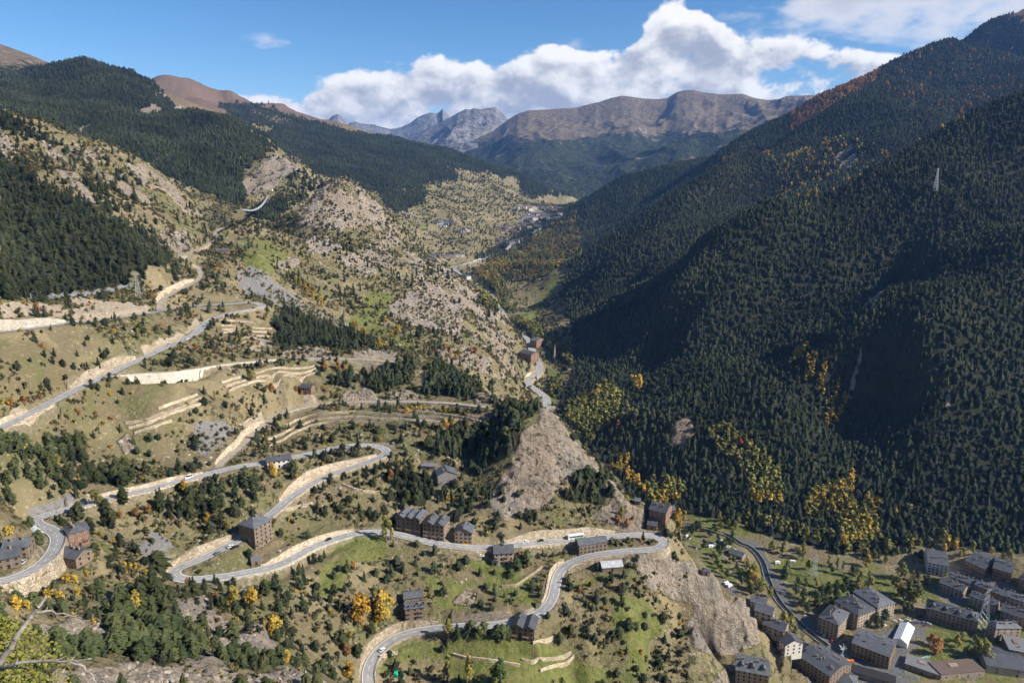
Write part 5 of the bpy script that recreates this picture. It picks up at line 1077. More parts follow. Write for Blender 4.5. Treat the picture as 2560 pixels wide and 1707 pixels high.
# ------------------------------------------------------------------ where things stand, in words
MARKS = [('A', 100, 700, 'beside the two houses left of the road bend'), ('A', 520, 760, 'around the houses at the left road bend'), ('A', 250, 1250, 'on the near slope in the bottom left corner'), ('A', 900, 1150, 'in the gully at the bottom left'), ('A', 1300, 1450, 'on the rocky ground along the bottom edge'),
    ('A', 1500, 1150, 'on the bare slope below the left hairpin'), ('A', 800, 560, 'on the slope behind the reddish house'), ('A', 1350, 450, 'on the slope above the five storey house'), ('A', 1000, 330, 'along the long straight road at left'), ('A', 300, 200, 'on the slope at the left edge above the bend'), ('A', 700, 150, 'below the pale boulder slab'),
    ('B', 100, 1000, 'under the long white retaining wall'), ('B', 250, 1300, 'beside the sloping meadow at the bottom'), ('B', 700, 1450, 'left of the lowest road curve'), ('B', 850, 1150, 'beside the stepped stone house'), ('B', 950, 600, 'at the roadside left of the apartment row'), ('B', 600, 480, 'on the slope between the two hairpin roads'),
    ('B', 250, 200, 'around the white villa'), ('B', 800, 230, 'below the central hairpin'), ('B', 1120, 300, 'in the pine clump left of the grey house'), ('B', 1400, 420, 'below the terrace of the grey house'), ('B', 1350, 950, 'on the meadow inside the big loop'), ('B', 1600, 1190, 'in the row along the lowest road'), ('B', 1450, 1400, 'in the gardens at the bottom'),
    ('C', 650, 300, 'on the right flank of the big rock'), ('C', 100, 100, 'left of the big rock face'), ('C', 900, 520, 'in the nook below the lodge'), ('C', 950, 1200, 'on the slope under the hairpin'), ('C', 250, 850, 'below the unplastered house'), ('C', 600, 900, 'under the hairpin wall'), ('C', 1550, 750, 'among the campsite pitches'), ('C', 1400, 560, 'at the near end of the campsite'),
    ('D', 100, 1000, 'along the canal by the campsite'), ('D', 450, 1020, 'in the park rows'), ('D', 600, 830, 'on the park lawn'), ('D', 1050, 950, 'in the tall clump between park and flats'), ('D', 1500, 1400, 'by the playing field'), ('D', 780, 950, 'at the dark end of the park'), ('D', 850, 1200, 'in front of the apartment blocks'), ('D', 1750, 1280, 'at the right edge by the stone flats'),
    ('E', 250, 480, 'on the bank above the upper road'), ('E', 500, 720, 'between the two upper roads'), ('E', 1200, 650, 'on the bank below the upper lay-by'), ('E', 1350, 420, 'around the upper lay-by'), ('E', 1300, 850, 'below the upper road, above the ledge wall'), ('E', 250, 1100, 'beside the upper road at left'), ('E', 600, 1200, 'below the straight upper road'), ('E', 1000, 1200, 'around the left flight of terraces'), ('E', 1550, 1150, 'between the terrace flights'), ('E', 800, 1450, 'below the left terraces'), ('E', 1550, 150, 'around the dark chalet'), ('E', 300, 900, 'on the stony slope at the left edge'), ('E', 100, 1450, 'below the upper road at the left edge'),
    ('F', 350, 1060, 'beside the ruin and the barn'), ('F', 500, 650, 'in the pine wood behind the ledge road'), ('F', 700, 950, 'on the terraces right of the barn'), ('F', 1000, 1000, 'above the rock cut of the terrace road'), ('F', 1500, 1000, 'in the pine wood at the end of the terrace road'), ('F', 1350, 1200, 'in the row below the terrace road'), ('F', 1500, 1420, 'on the slope right of the curved terraces'), ('F', 500, 1380, 'around the curved terraces'), ('F', 900, 680, 'at the foot of the sloping green meadow'), ('F', 480, 350, 'in the gully above the grey scree'), ('F', 1250, 700, 'under the rocky hillside'), ('F', 1600, 800, 'on the rocky hillside'), ('F', 900, 200, 'on the hillside below the rounded knoll'), ('F', 300, 850, 'along the ledge road'), ('F', 1850, 1300, 'on the crest behind the big rock'),
    ('T', 200, 900, 'on the upper left ridge'), ('T', 500, 1200, 'in the wood on the left ridge'), ('T', 1000, 1150, 'on the stony ridge at the upper left'), ('T', 1400, 1400, 'near the upper dirt road'), ('U', 500, 1100, 'on the flank of the rounded knoll'), ('G', 300, 1250, 'on the top of the big rock')]
_MK = np.array([P(*m[:3]) for m in MARKS])
def where(p):
    u, v, _ = proj(p[0], p[1], p[2]); return MARKS[int(np.argmin((_MK[:, 0] - u) ** 2 + (_MK[:, 1] - v) ** 2))][3]
def W3(p, dz=0.): return (float(p[0]), float(p[1]), float(p[2]) + CAMZ + dz)
# ------------------------------------------------------------------ named trees
def shaped(v, me):
    return me
PINE_CR = [conifer(10, 3.0 + .35 * (i % 3), 10 + i % 3, 11, 140 + i, .26, .05, (.3, .9, .7, 1., .0, .85, .5, 1.)[i % 8]).mesh('pine_crown', M_PINE) for i in range(8)]
PINE_TR = trunk_mesh(9.0, .22, 5).mesh('pine_trunk', M_BARK)
LEAFM = dict(yel=M_YEL, ora=M_ORA, olv=M_OLV, red=M_RED, grn=foliage('green leaves', [(.035, .055, .02), (.055, .075, .026), (.045, .06, .022)]))
LEAF_CR = {}; LEAF_TR = trunk_mesh(6.5, .25, 9, 3, 2.2).mesh('tree_trunk', M_BARKG)
for k_, m_ in LEAFM.items():
    LEAF_CR[k_] = [leafy(10, 3.5, 420, .42, 200 + i, .13, 9).mesh('tree_crown', m_) for i in range(3)]
    LEAF_CR[k_ + 's'] = [leafy(10, 1.55, 300, .36, 230 + i, .08, 9, .5).mesh('tree_crown', m_) for i in range(2)]
    LEAF_CR[k_ + 'b'] = [leafy(10, 5.6, 300, .75, 260 + i, .0, 7).mesh('bush_crown', m_) for i in range(2)]
CNAME = dict(yel='yellow', ora='orange', olv='olive green', red='red', grn='dark green')
def plant(name, p, h, tr, cr, label, cat, group, k_=1.0):
    o = empty(name, W3(p), R_.random() * 6.28, label, cat, group); s = h / 10
    o.scale = (s * k_, s * k_, s)
    new_obj('trunk', tr, o); new_obj('crown', cr, o); return o
# pines that show largest
cand = np.vstack([allp[(kind == 'pin') & (rr_ < 640)], loose]); chh = np.concatenate([ht[(kind == 'pin') & (rr_ < 640)], lh])
cu, cvv, ctt = proj(cand[:, 0], cand[:, 1], cand[:, 2])
score = chh / ctt * ((cu > -20) & (cu < 2580) & (cvv > 0) & (cvv < 1760))
order = np.argsort(-score)[:300]; isind = np.zeros(len(cand), bool); isind[order] = True
for i in order:
    w = where(cand[i]); plant('pine_tree', cand[i], chh[i], PINE_TR, R_.choice(PINE_CR), 'dark green pine ' + w, 'pine', 'pines ' + w, 1.12)
rest = cand[~isind]; resth = chh[~isind]
farp = (kind == 'pin') & (rr_ >= 640)
scatter_stuff('pine_forest', 'dark pine forest covering the mountain slopes', 'forest', np.vstack([allp[farp], rest]), np.concatenate([ht[farp], resth * 1.1]) / 10, C_PINE, 1)
for k, c, nm in (('ora', C_ORA, 'orange beech and larch'), ('yel', C_LEAF, 'yellow broadleaf trees'), ('olv', C_OLV, 'olive green broadleaf trees'), ('red', C_RED, 'reddish trees')):
    s_ = kind == k
    ex_ = fullc.get(k, np.zeros((0, 3)))
    scatter_stuff('autumn_wood', nm + ' scattered through the dark forest', 'trees', np.vstack([allp[s_], ex_]), np.concatenate([ht[s_] / 9 * 1.3, .7 + .7 * gz.random(len(ex_))]), c, 2)
# single autumn trees and garden trees: kind: region x y height ...
SINGLE = """yel: B 785 1192 19 B 928 1165 20 B 892 1185 15 B 75 1085 12 B 230 1265 12 A 1475 585 8 A 1335 535 7 A 1195 345 9 A 880 1125 12 A 1500 1090 13 A 1620 1080 11 A 1770 1250 9 B 300 1445 7 B 700 1540 10 B 225 245 9 B 205 205 7 C 1270 545 9 F 820 665 14 F 890 712 14 F 1130 675 12 F 995 775 11 F 1080 695 9 F 1040 592 9 F 1460 1375 11 F 1530 1345 8 C 1615 785 7 C 1722 795 7 C 1732 955 8 C 1730 815 7 D 465 945 9 D 1290 720 9 D 640 690 14 D 790 820 13
yels: A 1405 505 7 A 510 305 9 A 180 115 9 E 1530 1145 8 B 160 1235 6 G 320 1195 13 G 312 1130 10 F 400 330 13 F 430 345 13 F 460 350 14 F 500 390 14 F 540 420 14 F 575 450 14 F 590 480 13 F 520 440 13 F 480 400 13 F 700 510 10 F 1590 930 8
olvs: F 300 320 11 F 330 325 11 F 440 400 12 F 560 480 12 F 740 560 10 B 945 655 19 B 975 640 14 F 1535 1400 9 F 1720 1430 9 D 380 775 15 D 545 810 12 D 600 830 12 D 640 840 10 B 1340 1570 18 B 1490 1590 20
olv: A 640 440 12 A 810 180 9 A 1265 355 9 A 370 175 8 B 1010 175 8 F 1790 0 1 E 1790 1005 10 F 340 858 7 F 75 1003 9 F 600 1455 6 F 185 1425 6 C 915 500 8 B 1345 1270 12 B 1540 1290 9 D 260 1185 12 D 170 1015 10 D 100 985 13 D 60 880 13 D 1500 1400 16 D 1560 1430 17 D 1380 1335 11 D 1760 1270 10 D 990 1010 20 D 1040 1050 22 D 1090 1060 22 D 1010 900 17 C 1480 0 1 D 245 730 9 D 800 960 14 D 740 970 12 B 850 1260 9 B 700 1300 8 G 505 1110 12 G 1040 1210 14
grn: C 1370 590 8 C 1485 630 8 C 1532 670 8 C 1547 750 9 C 1580 700 8 C 1500 770 7 C 1520 800 7 C 1540 830 7 C 1560 860 7 C 1590 890 7 C 1640 800 7 C 1655 840 7 C 1670 880 7 C 1690 930 7 C 1720 840 7 C 1740 900 8 C 1745 1000 8 C 1440 700 8 C 1420 590 7 D 345 950 8 D 392 950 7 D 330 1000 9 D 380 1030 9 D 460 1070 12 D 500 1005 9 D 545 1000 9 D 592 1030 9 D 520 1080 8 D 558 1075 8 D 372 1075 9 D 407 1120 9 D 660 950 9 D 695 1040 10 D 415 835 8 D 562 858 8 D 700 890 10 D 690 1050 8 F 1290 700 12 D 905 1170 9 D 850 1195 9 D 800 1210 6 B 1680 1590 14
ora: A 960 475 6 A 880 495 6 A 780 505 5 E 265 525 8 E 1395 800 7 E 1935 1088 8 F 225 1088 8 F 610 935 9 F 700 935 9 F 745 965 9 F 785 945 8 F 400 1085 6 F 1500 830 8 F 1540 860 8 F 1560 810 7 F 1460 790 7 C 890 550 8 C 950 565 7 B 970 270 9 B 690 1395 8 B 735 835 6 A 1215 940 5 E 560 1255 6 E 1085 420 6
red: F 1680 815 9 F 1640 800 6 F 1310 800 4 F 1375 800 4
yelb: A 430 905 4 A 480 925 4 A 500 995 4 A 390 1030 4 A 310 1010 4 A 560 875 3 A 590 760 3 A 880 1005 4 A 775 945 2.5 A 820 840 5 A 880 830 4 A 760 830 4 A 940 870 4 A 730 665 3 A 650 615 2.5 A 180 1095 4 A 100 1085 4.5 A 625 610 2 A 640 690 2 B 580 1115 3 B 430 995 2.5 B 540 168 3 B 370 245 3 B 280 305 2.2 B 1340 392 3.5 B 1380 392 3.5 B 1425 388 3.5 E 325 785 2.5 E 1275 935 3 E 1190 935 2.5 E 945 1098 2.5 E 790 1105 3 F 1690 1405 2.5 F 1000 1425 3 F 1190 1230 5 F 1230 1215 4 F 1260 1215 4 F 1290 1218 4 F 1320 1220 4 F 1430 1225 3.5 F 1470 1225 4 F 1500 1228 4 F 1530 1232 4 A 60 600 4 A 250 620 3 B 1190 1005 3
orab: E 295 765 3 E 1145 618 3.5 E 75 1175 4.5 E 170 1165 4.5 E 285 1130 3.5 E 685 1245 3 E 795 1280 3 E 1760 1198 2 E 1585 200 3 E 1470 210 3.5 E 1715 285 3 E 615 935 2.5 E 725 822 2.5 E 410 520 2 A 1390 1025 4 A 570 1295 4 A 905 235 3 A 940 200 3 A 515 190 3 F 1180 1240 4.5 F 830 985 3 F 780 1010 3 F 50 1180 2.2 F 440 1100 3 C 1100 1000 2 C 1040 1380 3 C 640 980 3 C 800 1090 2.5 C 70 1060 2.5""".split('\n')
for ln in SINGLE:
    k_, body = ln.split(':'); t_ = body.split(); hs_ = 1.45 if k_ == 'grn' else 1.15
    for i in range(0, len(t_), 4):
        if float(t_[i + 3]) < 1.5: continue
        q = pick(*P(t_[i], float(t_[i + 1]), float(t_[i + 2])), 120); h = float(t_[i + 3]) * hs_; w = where(q); base = k_[:3]; sfx = k_[3:]
        if sfx == 'b':
            o = empty('autumn_bush', W3(q, -.1), R_.random() * 6.28, CNAME[base] + ' rounded bush ' + w, 'bush', CNAME[base] + ' bushes ' + w); o.scale = (h / 10,) * 3
            new_obj('foliage', R_.choice(LEAF_CR[k_]), o)
        else:
            nm = {'grn': 'garden_tree', 'olv': 'broadleaf_tree'}.get(base, 'autumn_tree')
            plant(nm, q, h, LEAF_TR, R_.choice(LEAF_CR[k_]), CNAME[base] + (' slender' if sfx == 's' else ' spreading') + ' tree ' + w, 'tree', CNAME[base] + ' trees ' + w)
for r, x, y, h in [('C', 960, 1225, 9), ('C', 1010, 1225, 6), ('C', 895, 1280, 5), ('A', 1025, 860, 14), ('A', 800, 400, 10), ('A', 510, 510, 11), ('C', 305, 800, 9), ('C', 250, 840, 6), ('C', 200, 880, 6), ('C', 95, 865, 4), ('A', 1610, 755, 6), ('A', 1310, 1220, 9), ('A', 1510, 1290, 11), ('F', 965, 785, 12), ('B', 880, 870, 5), ('B', 865, 975, 5), ('B', 440, 635, 6), ('B', 265, 620, 6), ('B', 1145, 685, 5), ('B', 1400, 1265, 9), ('C', 515, 1310, 8), ('D', 265, 890, 13), ('D', 275, 850, 13), ('B', 1785, 830, 8), ('B', 345, 200, 9), ('F', 40, 80, 8), ('C', 1570, 700, 9)] + [('B', 1460 + 0, 1250, 8), ('B', 1495, 1245, 9), ('B', 1575, 1245, 8), ('B', 1660, 1270, 8), ('B', 1695, 1275, 9), ('B', 1725, 1270, 9), ('C', 112, 1270, 9), ('C', 148, 1275, 9), ('C', 178, 1275, 9), ('C', 28, 1245, 8)]:
    q = pick(*P(r, x, y), 120); w = where(q); plant('pine_tree', q, h, PINE_TR, R_.choice(PINE_CR), 'single dark conifer ' + w, 'pine', 'single conifers ' + w, 1.25)
# street and garden trees of the town
TG_ = random.Random(21)
for r, x0, y0, x1, y1, n, kk in [('D', 20, 860, 130, 1010, 9, 'olv'), ('D', 30, 900, 110, 980, 5, 'yel'), ('D', 200, 1160, 330, 1280, 6, 'olv'), ('D', 1380, 1300, 1660, 1440, 9, 'olv'), ('D', 1180, 1310, 1280, 1390, 6, 'ora'), ('D', 1680, 1180, 1800, 1300, 6, 'olv'), ('D', 950, 900, 1130, 1080, 9, 'olv'), ('D', 720, 870, 820, 990, 5, 'olv'), ('D', 480, 960, 700, 1080, 8, 'grn'), ('D', 760, 1150, 930, 1215, 6, 'grn'), ('D', 960, 1100, 1080, 1150, 5, 'grn'), ('D', 1380, 700, 1800, 800, 12, 'olv'), ('D', 170, 690, 400, 760, 8, 'olv'), ('D', 820, 700, 1180, 800, 10, 'olv'), ('C', 1340, 570, 1660, 700, 10, 'grn'), ('C', 1250, 480, 1330, 620, 5, 'yel'), ('C', 1500, 520, 1800, 600, 8, 'olv'), ('D', 1150, 820, 1190, 960, 3, 'grn')]:
    for i in range(n):
        q = pick(*P(r, TG_.uniform(x0, x1), TG_.uniform(y0, y1)), 480)
        if at(PADM, q[None])[0] > 0 or at(cov['tarmac'], q[None])[0] > .6: continue
        w = where(q); plant('broadleaf_tree' if kk in ('olv', 'grn') else 'autumn_tree', q, TG_.uniform(7, 13), LEAF_TR, R_.choice(LEAF_CR[kk]), CNAME[kk] + ' spreading tree ' + w, 'tree', CNAME[kk] + ' trees ' + w)
# boulders
bw = openm * (1 - .9 * slab) * (ROADD > 1.5) * (1 - PADM) * (cov['rock'] * 1.0 + .10 * np.clip(fbm(XG / 32, YG / 32, 3, 131) * 2.5, 0, 1)) * smooth(120, 220, RG) * (TG < 1500) * (ZG > -352)
bo = sample(bw, lambda r: np.interp(r, [150, 600, 1500], [1.8, 3.2, 7.]), 14000, 29)
scatter_stuff('boulders', 'loose pale boulders and broken ledges on the rocky ground', 'boulders', bo, (.25 + 1.15 * gz.random(len(bo)) ** 2.5) * np.interp(np.hypot(bo[:, 0], bo[:, 1]), [200, 1400], [1., 2.6]), C_ROCK, 33)
# scrub and broom: ground cover nobody could count
sw = openm * TREEOK * (1 - .85 * slab * np.clip(cov['rock'] * 2, 0, 1)) * np.clip(.45 + fbm(XG / 30, YG / 30, 3, 171) * 1.6, 0, 1) * (1 - np.clip(cov['green'] * .85, 0, .9)) * (1 - np.clip(cov['rock'] * .55, 0, .8)) * (1 - cov['dirt'] * .8) * (ZG > -352) * smooth(120, 220, RG) * (1 - .85 * smooth(1400, 1700, RG))
sb = sample(sw, lambda r: np.interp(r, [150, 600, 1500, 3500], [2.4, 3.4, 6.5, 16.]), 36000, 23)
sg = gz.random(len(sb)); ss_ = (.6 + 1.4 * gz.random(len(sb)) ** 2) * np.interp(np.hypot(sb[:, 0], sb[:, 1]), [200, 1400, 3500], [1., 1.8, 3.6])
scatter_stuff('scrub', 'low olive brown scrub dotted over the dry hillside', 'scrub', sb[sg < .9], ss_[sg < .9], C_BUSH, 31)
scatter_stuff('broom', 'yellow broom bushes on the hillside', 'scrub', sb[sg >= .9], ss_[sg >= .9] * .8, C_GORSE, 32)

# ------------------------------------------------------------------ roads
def asphalt(b, pb, nt):
    pos = b.n('ShaderNodeNewGeometry').outputs['Position']
    c = b.mix(b.ramp(b.noise(pos, .12, 4, .6), .35, .65), (.25, .245, .24), (.31, .305, .295)); c = b.mix(b.m('MULTIPLY', b.ramp(b.noise(pos, .5, 3, .6), .55, .7), .5), c, (.15, .15, .155))
    nt.links.new(c, pb.inputs['Base Color']); pb.inputs['Roughness'].default_value = .85
M_ASPH = mat('asphalt', asphalt); M_TRACK = flat('gravel road', (.30, .26, .205), .95, var=.25, scale=.4); M_LINE = flat('road paint', (.72, .72, .70), .7, var=.12, scale=.5)
def ribbon(p, n, a, b_, dz):
    X = np.stack([p[:, 0] + n[:, 0] * a, p[:, 0] + n[:, 0] * b_], 1); Y = np.stack([p[:, 1] + n[:, 1] * a, p[:, 1] + n[:, 1] * b_], 1); Z = np.stack([p[:, 2], p[:, 2]], 1) + CAMZ + dz
    return X, Y, Z
for k, lab in (('main', 'grey asphalt hairpin road climbing through the foreground'), ('upper', 'grey asphalt road with a hairpin on the upper slope'), ('ledge', 'narrow road on the long ledge wall'), ('terrace', 'gravel road past the curved terraces'), ('track', 'pale dirt road up the left ridge'), ('valley', 'main road along the valley bottom')):
    p = ROADS[k]; n = side_of(p); W = WIDTH[k] / 2; X, Y, Z = ribbon(p, n, W, -W, .0)
    me = grid_mesh('road', X, Y, Z); me.materials.append(M_ASPH if k in ('main', 'upper', 'valley') else M_TRACK)
    ro = tag(new_obj('road', me), lab, 'road', kind='structure')
    if k in ('main', 'upper', 'valley'):
        for s in (1, -1):
            X, Y, Z = ribbon(p, n, s * (W - .42) + .13, s * (W - .42) - .13, .02); m2 = grid_mesh('edge_line', X, Y, Z); m2.materials.append(M_LINE); new_obj('edge_line', m2, ro)
        b = MB(); i = 0
        offs = (0,) if k != 'valley' else (-3, 0, 3)
        while i < len(p) - 3:
            for of in offs:
                q0, q1 = p[i], p[i + 2]; nn = n[i]
                b.face([(q0[0] + nn[0] * (of + .1), q0[1] + nn[1] * (of + .1), q0[2] + CAMZ + .02), (q0[0] + nn[0] * (of - .1), q0[1] + nn[1] * (of - .1), q0[2] + CAMZ + .02), (q1[0] + nn[0] * (of - .1), q1[1] + nn[1] * (of - .1), q1[2] + CAMZ + .02), (q1[0] + nn[0] * (of + .1), q1[1] + nn[1] * (of + .1), q1[2] + CAMZ + .02)])
            i += 4
        b.obj('centre_line', M_LINE, ro)
# ------------------------------------------------------------------ stone walls
def masonry(c1, c2, c3, joint, sc):
    def f(b, pb, nt):
        pos = b.n('ShaderNodeNewGeometry').outputs['Position']
        v = b.vor(b.v('MULTIPLY', pos, (1., 1., 1.35)), sc); e = b.vor(b.v('MULTIPLY', pos, (1., 1., 1.35)), sc, 'DISTANCE_TO_EDGE').outputs[0]
        r = b.sep(v.outputs['Color'])[0]; c = b.mix(b.ramp(r, .2, .8), c1, c2); c = b.mix(b.ramp(b.noise(pos, .18, 4, .6), .45, .7), c, c3)
        c = b.mix(b.ramp(e, .0, .09, 1., 0.), c, joint); k = b.ramp(b.n('ShaderNodeObjectInfo').outputs['Random'], 0., 1., .82, 1.22, 'LINEAR'); c = b.v('SCALE', c); nt.links.new(k, c.node.inputs['Scale']); nt.links.new(c, pb.inputs['Base Color']); pb.inputs['Roughness'].default_value = .95
        bump(b, pb, nt, b.ramp(e, 0., .15), .8, .15)
    return f
M_WALLT = mat('tan boulder masonry', masonry((.47, .39, .28), (.33, .265, .185), (.54, .47, .36), (.20, .155, .105), .5))
M_WALLG = mat('grey dry stone', masonry((.40, .345, .27), (.27, .23, .18), (.46, .41, .33), (.14, .115, .09), .7))
M_WALLP = mat('pale concrete stone', masonry((.50, .46, .38), (.43, .38, .30), (.56, .52, .45), (.30, .26, .20), .45))
WLAB = ['tall tan wall under the road at the left bend', 'low tan wall below the long straight road', 'low wall above the long straight road', 'low tan wall along the outer edge of the central hairpin', 'high tan wall under the white villa', 'tan boulder wall above the left hairpin', 'long pale boulder wall below the road from the left hairpin', 'boulder wall above the road right of the five storey house', 'low kerb wall under the road by the apartment row',
        'high tan wall behind the bus', 'tan wall under the road left of the inn', 'curved tan wall inside the loop below the inn', 'tan wall under the road by the metal roofed barn', 'high grey stone wall above the lowest road', 'curved tan wall above the lowest road curve', 'low wall under the lowest road curve', 'curved wall round the outside of the right hairpin',
        'high tan wall above the straight upper road', 'tan wall under the upper road at the left edge', 'low wall above the upper road at the left edge', 'high pale wall above the road at the far left', 'low wall under the upper hairpin', 'very high pale wall carrying the ledge road', 'low pale wall along the ledge road before the trees', 'stone wall under the ledge road right of the trees',
        'high tan wall where the terrace road leaves', 'low kerb wall at the bend of the terrace road', 'dry stone wall under the straight terrace road', 'dry stone wall under the end of the terrace road', 'high tan wall beside the dirt road by the lay-by', 'tan wall under the dirt road by the chalet', 'pale wall on the uphill side of the valley road', 'curved wall carrying the valley road', 'short wall carrying the valley road behind the rock', 'pale wall above the far valley road']
PALE = {6, 20, 22, 23, 31, 34}; GREY = {13, 24, 27, 28}
for wi, (k, i, j, s, h, kd) in enumerate(wall_jobs):
    p = ROADS[k][i:j + 1]; n = side_of(ROADS[k])[i:j + 1] * s; W = WIDTH[k] / 2; m = len(p)
    if m < 4: continue
    ta = np.minimum(1, np.minimum(np.arange(m), np.arange(m)[::-1]) / min(14, m / 3))          # the wall runs out at both ends
    hh = h * (.25 + .75 * ta) * (1 + .06 * np.sin(np.arange(m) * .21))
    if kd == 'cut': hh = np.clip(np.minimum(hh, ground(p[:, 0] + n[:, 0] * (W + 3.2), p[:, 1] + n[:, 1] * (W + 3.2)) - p[:, 2] + .5), .7, h)
    rows = []
    if kd == 'fill':
        for off, z in ((.10, p[:, 2] * 0 + .30), (.62, p[:, 2] * 0 + .30), (.62 + .18 * hh, -hh - 1.2)): rows.append((W + off, p[:, 2] + z))
        rows.insert(0, (W + .10, p[:, 2] - .3))
    else:
        for off, z in ((.55, p[:, 2] * 0 - .3), (.55 + .14 * hh, hh), (1.25 + .14 * hh, hh + .02), (1.25 + .14 * hh, hh - 1.2)): rows.append((W + off, p[:, 2] + z))
    X = np.stack([p[:, 0] + n[:, 0] * r[0] for r in rows]); Y = np.stack([p[:, 1] + n[:, 1] * r[0] for r in rows]); Z = np.stack([r[1] for r in rows]) + CAMZ
    me = grid_mesh('retaining_wall', X, Y, Z); me.polygons.foreach_set('use_smooth', np.zeros(len(me.polygons), bool)); me.materials.append(M_WALLP if wi in PALE else M_WALLG if wi in GREY else M_WALLT)
    tag(new_obj('retaining_wall', me), WLAB[wi], 'wall', 'retaining walls along the roads')
ORD = ['uppermost', 'second from the top', 'third from the top', 'fourth from the top', 'fifth from the top', 'sixth from the top', 'lowest']
for ln in TERR:
    q = ln.split('|')
    for wi, pl in enumerate(q[1:]):
        t_ = pl.split(); pts = TPTS[pl]
        sgm = np.concatenate([[0], np.cumsum(np.linalg.norm(np.diff(pts[:, :2], axis=0), axis=1))]); ss = np.linspace(0, sgm[-1], max(4, int(sgm[-1] / 1.6)))
        x = np.interp(ss, sgm, pts[:, 0]); y = np.interp(ss, sgm, pts[:, 1])
        x = x + fbm(ss / 9, ss * 0 + wi, 2, 5) * .5; y = y + fbm(ss / 9, ss * 0 + wi + 9, 2, 6) * .5
        z = ground(x, y); zs = z.copy()
        for _ in range(8): zs[1:-1] = .25 * zs[:-2] + .5 * zs[1:-1] + .25 * zs[2:]
        tx, ty = np.gradient(x), np.gradient(y); l = np.hypot(tx, ty); nx, ny = ty / l, -tx / l
        if (nx * x + ny * y).sum() > 0: nx, ny = -nx, -ny                                     # towards the viewer
        top = zs + 1.75 + fbm(ss / 2.2, ss * 0, 2, 8) * .22
        rows = [(.45, z - .9), (.30, top), (-.35, top + .02), (-.35, z - .6)]
        X = np.stack([x + nx * r[0] for r in rows]); Y = np.stack([y + ny * r[0] for r in rows]); Z = np.stack([r[1] for r in rows]) + CAMZ
        me = grid_mesh('terrace_wall', X, Y, Z); me.polygons.foreach_set('use_smooth', np.zeros(len(me.polygons), bool)); me.materials.append(M_WALLG if q[0].startswith(('of the straight', 'near', 'under')) else M_WALLT)
        ordn = ORD[wi] if wi < len(q) - 2 or len(q) == 2 else 'lowest'
        tag(new_obj('terrace_wall', me), 'dry stone terrace wall, ' + (ordn + ' ' if len(q) > 2 else '') + q[0], 'wall', 'dry stone terrace walls')
# ------------------------------------------------------------------ buildings
M_W = dict(stone=mat('brown stone house wall', masonry((.29, .225, .165), (.22, .17, .125), (.33, .26, .20), (.15, .12, .09), 2.2)), tan=mat('tan stone house wall', masonry((.43, .345, .26), (.35, .275, .20), (.47, .385, .295), (.25, .20, .15), 2.2)),
    brick=flat('red brown timber wall', (.21, .12, .085), .85, var=.25), white=flat('white render', (.62, .58, .52), .85, var=.08), grey=flat('grey timber wall', (.22, .20, .18), .85), ochre=mat('ochre stone house wall', masonry((.40, .285, .165), (.33, .23, .13), (.44, .33, .20), (.24, .17, .10), 2.2)), metal=flat('sheet metal wall', (.33, .35, .37), .5, .3), tent=flat('white hall wall', (.75, .75, .74), .6, var=.05))
def slate(b, pb, nt):
    pos = b.n('ShaderNodeNewGeometry').outputs['Position']
    c = b.mix(b.ramp(b.noise(pos, .35, 4, .6), .35, .65), (.052, .056, .066), (.085, .09, .102)); c = b.mix(b.m('MULTIPLY', b.sep(b.vor(pos, 2.6).outputs['Color'])[0], .35), c, (.11, .11, .115))
    k = b.ramp(b.n('ShaderNodeObjectInfo').outputs['Random'], 0., 1., .75, 1.35, 'LINEAR'); c = b.v('SCALE', c); nt.links.new(k, c.node.inputs['Scale'])
    nt.links.new(c, pb.inputs['Base Color']); pb.inputs['Roughness'].default_value = .55; pb.inputs['Specular IOR Level'].default_value = .4
M_R = dict(slate=mat('slate roof', slate), tin=flat('corrugated metal roof', (.42, .43, .44), .5, .2, var=.3, scale=.6), tent=flat('white hall roof', (.82, .82, .81), .5, var=.04), dark=flat('dark roof sheet', (.035, .033, .032), .6), brown=flat('brown flat roof', (.13, .095, .075), .9), flatg=flat('grey flat roof', (.16, .16, .165), .9))
M_GLASS = flat('window glass', (.018, .021, .026), .15, var=.2, spec=.6); M_FRAME = flat('brown window frame', (.09, .055, .035), .7); M_FRW = flat('pale window frame', (.5, .47, .42), .7); M_WOOD = flat('brown balcony wood', (.11, .055, .032), .75); M_CHIM = flat('chimney stone', (.24, .19, .15), .95)
def win_mesh(w, h, fr):
    b = MB(); b.m = 0; b.box(-w / 2, w / 2, -.10, .02, 0, h); b.m = 1
    b.face([(-w / 2 + .13, -.104, .13), (-.05, -.104, .13), (-.05, -.104, h - .13), (-w / 2 + .13, -.104, h - .13)]); b.face([(.05, -.104, .13), (w / 2 - .13, -.104, .13), (w / 2 - .13, -.104, h - .13), (.05, -.104, h - .13)])
    return b.mesh('window', [fr, M_GLASS])
WIN = win_mesh(1.15, 1.35, M_FRAME); WINW = win_mesh(1.15, 1.35, M_FRW); WINT = win_mesh(2.0, 4.6, M_FRAME); DOOR = win_mesh(1.3, 2.2, M_WOOD)
def bal_mesh(w):
    b = MB(); b.box(-w / 2, w / 2, -1.3, .02, -.18, 0.); b.m = 1
    b.box(-w / 2, w / 2, -1.3, -1.22, .85, .97); b.box(-w / 2, w / 2, -1.3, -1.22, .08, .2)
    n = max(3, int(w / .55))
    for i in range(n + 1): x = -w / 2 + .06 + (w - .12) * i / n; b.box(x - .05, x + .05, -1.29, -1.23, .0, .9)
    for s in (-1, 1): b.box(s * (w / 2 - .05) - .04, s * (w / 2 - .05) + .04, -1.2, .0, .85, .95)
    return b.mesh('balcony', [M_CHIM, M_WOOD])
BALS = {w: bal_mesh(w) for w in (2.6, 3.6, 5.0)}
